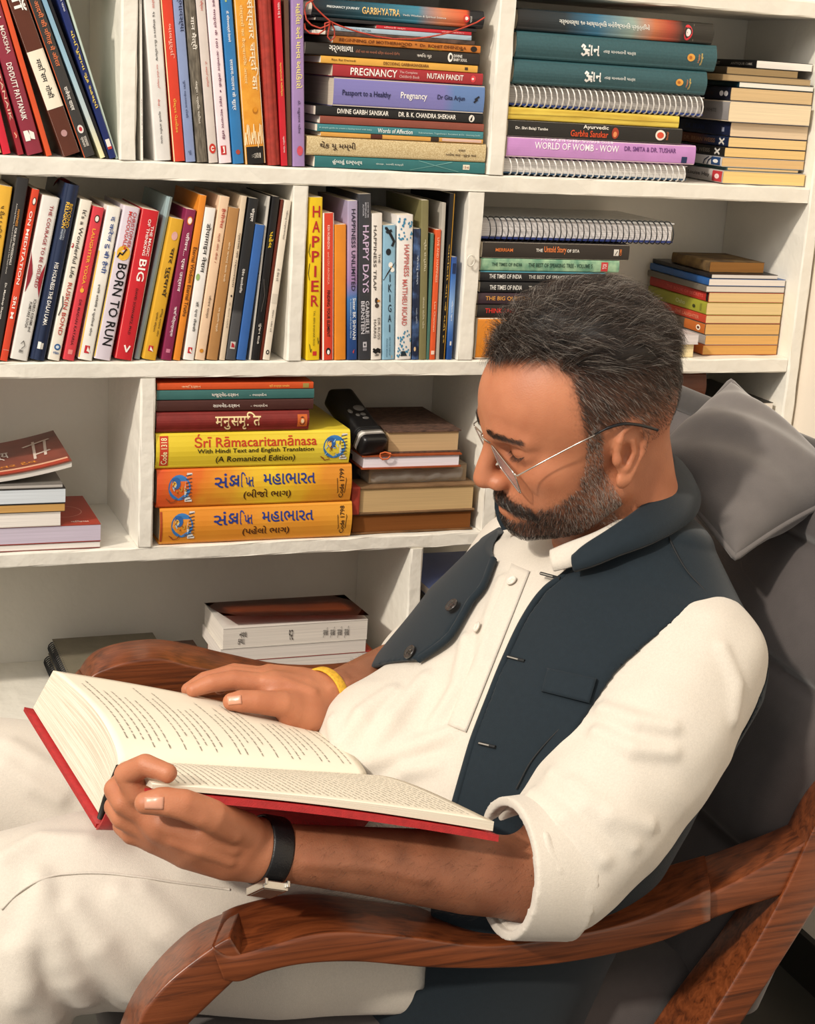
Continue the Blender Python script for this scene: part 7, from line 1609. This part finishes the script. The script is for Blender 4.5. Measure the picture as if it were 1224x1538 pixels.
for a_, b_, amt, nn_ in ((LE, LW, .50, 1700), (RE, RW, .55, 700)):
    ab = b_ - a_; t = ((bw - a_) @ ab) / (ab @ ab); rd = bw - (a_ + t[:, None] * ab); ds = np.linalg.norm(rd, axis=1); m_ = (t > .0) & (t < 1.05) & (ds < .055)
    sb = np.where(m_, np.maximum(sb, amt * np.clip((1.06 - t) / .25, 0, 1) * (.85 + .3 * wob(bw, 160))), sb)  # forearms darkened along their length: tan, hair and painted-in shade
    i_ = np.flatnonzero(m_ & (t > .02) & (t < .95)); i_ = i_[rs.randint(0, len(i_), nn_)]; nr = rd[i_] / ds[i_, None]
    dr = nrm(ab) * .8 + np.cross(nr, nrm(ab)) * .55 + rs.randn(nn_, 3) * .22; dr /= np.linalg.norm(dr, axis=1, keepdims=True); L_ = rs.uniform(.006, .013, nn_)[:, None, None]; u_ = np.linspace(0, 1, 5)[None, :, None]
    AH.append(bw[i_][:, None] - nr[:, None] * .0005 + dr[:, None] * L_ * u_ + nr[:, None] * (.0028 * np.sin(u_ * 2.4)))
S7 = to_head(np.concatenate(AH).reshape(-1, 3)).reshape(-1, 5, 3); tubes('arm_hair', S7, rs.uniform(.05, .085, len(S7)), [HD, HB, HG], rs.choice([0, 1], len(S7)), bodyo)
at_ = me_.attributes.new('hair_and_shade', 'FLOAT', 'POINT'); at_.data.foreach_set('value', sb.astype(np.float32))
tubes('beard', S3, w3, [HD, HB, HG], mi3, person)
N = 2600; r = pick(is_mo, N); g = hgrad(r); sg = np.sign(r[:, 1]); cm = np.stack([-.25 * np.ones(N), .75 * sg, -.75 * np.ones(N)], 1) + rs.randn(N, 3) * .18
S4 = strands(r, g * .6 + cm * .7, cm, rs.uniform(6, 10, N), 1.8 + rs.rand(N) * 1.5, None, 4, .12); tubes('moustache', S4, rs.uniform(.07, .13, N), [HD, HB, HG], rs.choice([0, 1, 2], N, p=[.7, .24, .06]), person)
is_br = lambda q: (q[:, 0] > 66) & (np.abs(q[:, 1]) > 10) & (np.abs(q[:, 1]) < 52) & (np.abs(q[:, 2] - (39 + .0 * q[:, 1] - .006 * (np.abs(q[:, 1]) - 28) ** 2)) < 3.5 - .05 * np.abs(np.abs(q[:, 1]) - 20))
N = 1100; r = pick(is_br, N); g = hgrad(r); sg = np.sign(r[:, 1]); cm = np.stack([-.3 * np.ones(N), .9 * sg, .25 - .012 * np.abs(r[:, 1])], 1) + rs.randn(N, 3) * .12
S5 = strands(r, g * .5 + cm * .8, cm, rs.uniform(6, 9, N), .8 + rs.rand(N), None, 4, .08); tubes('eyebrow', S5, rs.uniform(.07, .12, N), [HD, HB, HG], rs.choice([0, 1], N, p=[.8, .2]), person)
yy = rs.uniform(18, 50, 240) * rs.choice([-1, 1], 240); zz = 12.5 + .010 * (np.abs(yy) - 26) ** 2
rt = np.stack([np.full(240, 92.), yy, zz], 1)
for _ in range(40): rt = rt - np.array([1., 0, 0]) * np.clip(head_mm(rt), -3, 3)[:, None]
dd = np.stack([.8 * np.ones(240), .25 * np.sign(yy), -.55 * np.ones(240)], 1) + rs.randn(240, 3) * .08
S6 = rt[:, None, :] + np.linspace(0, 1, 5)[None, :, None] * dd[:, None, :] * 7.5; S6[:, :, 2] += (np.linspace(0, 1, 5) ** 2 * 1.8)[None]
tubes('eyelash_hair', S6, rs.uniform(.08, .12, 240), [HD], np.zeros(240, int), person)
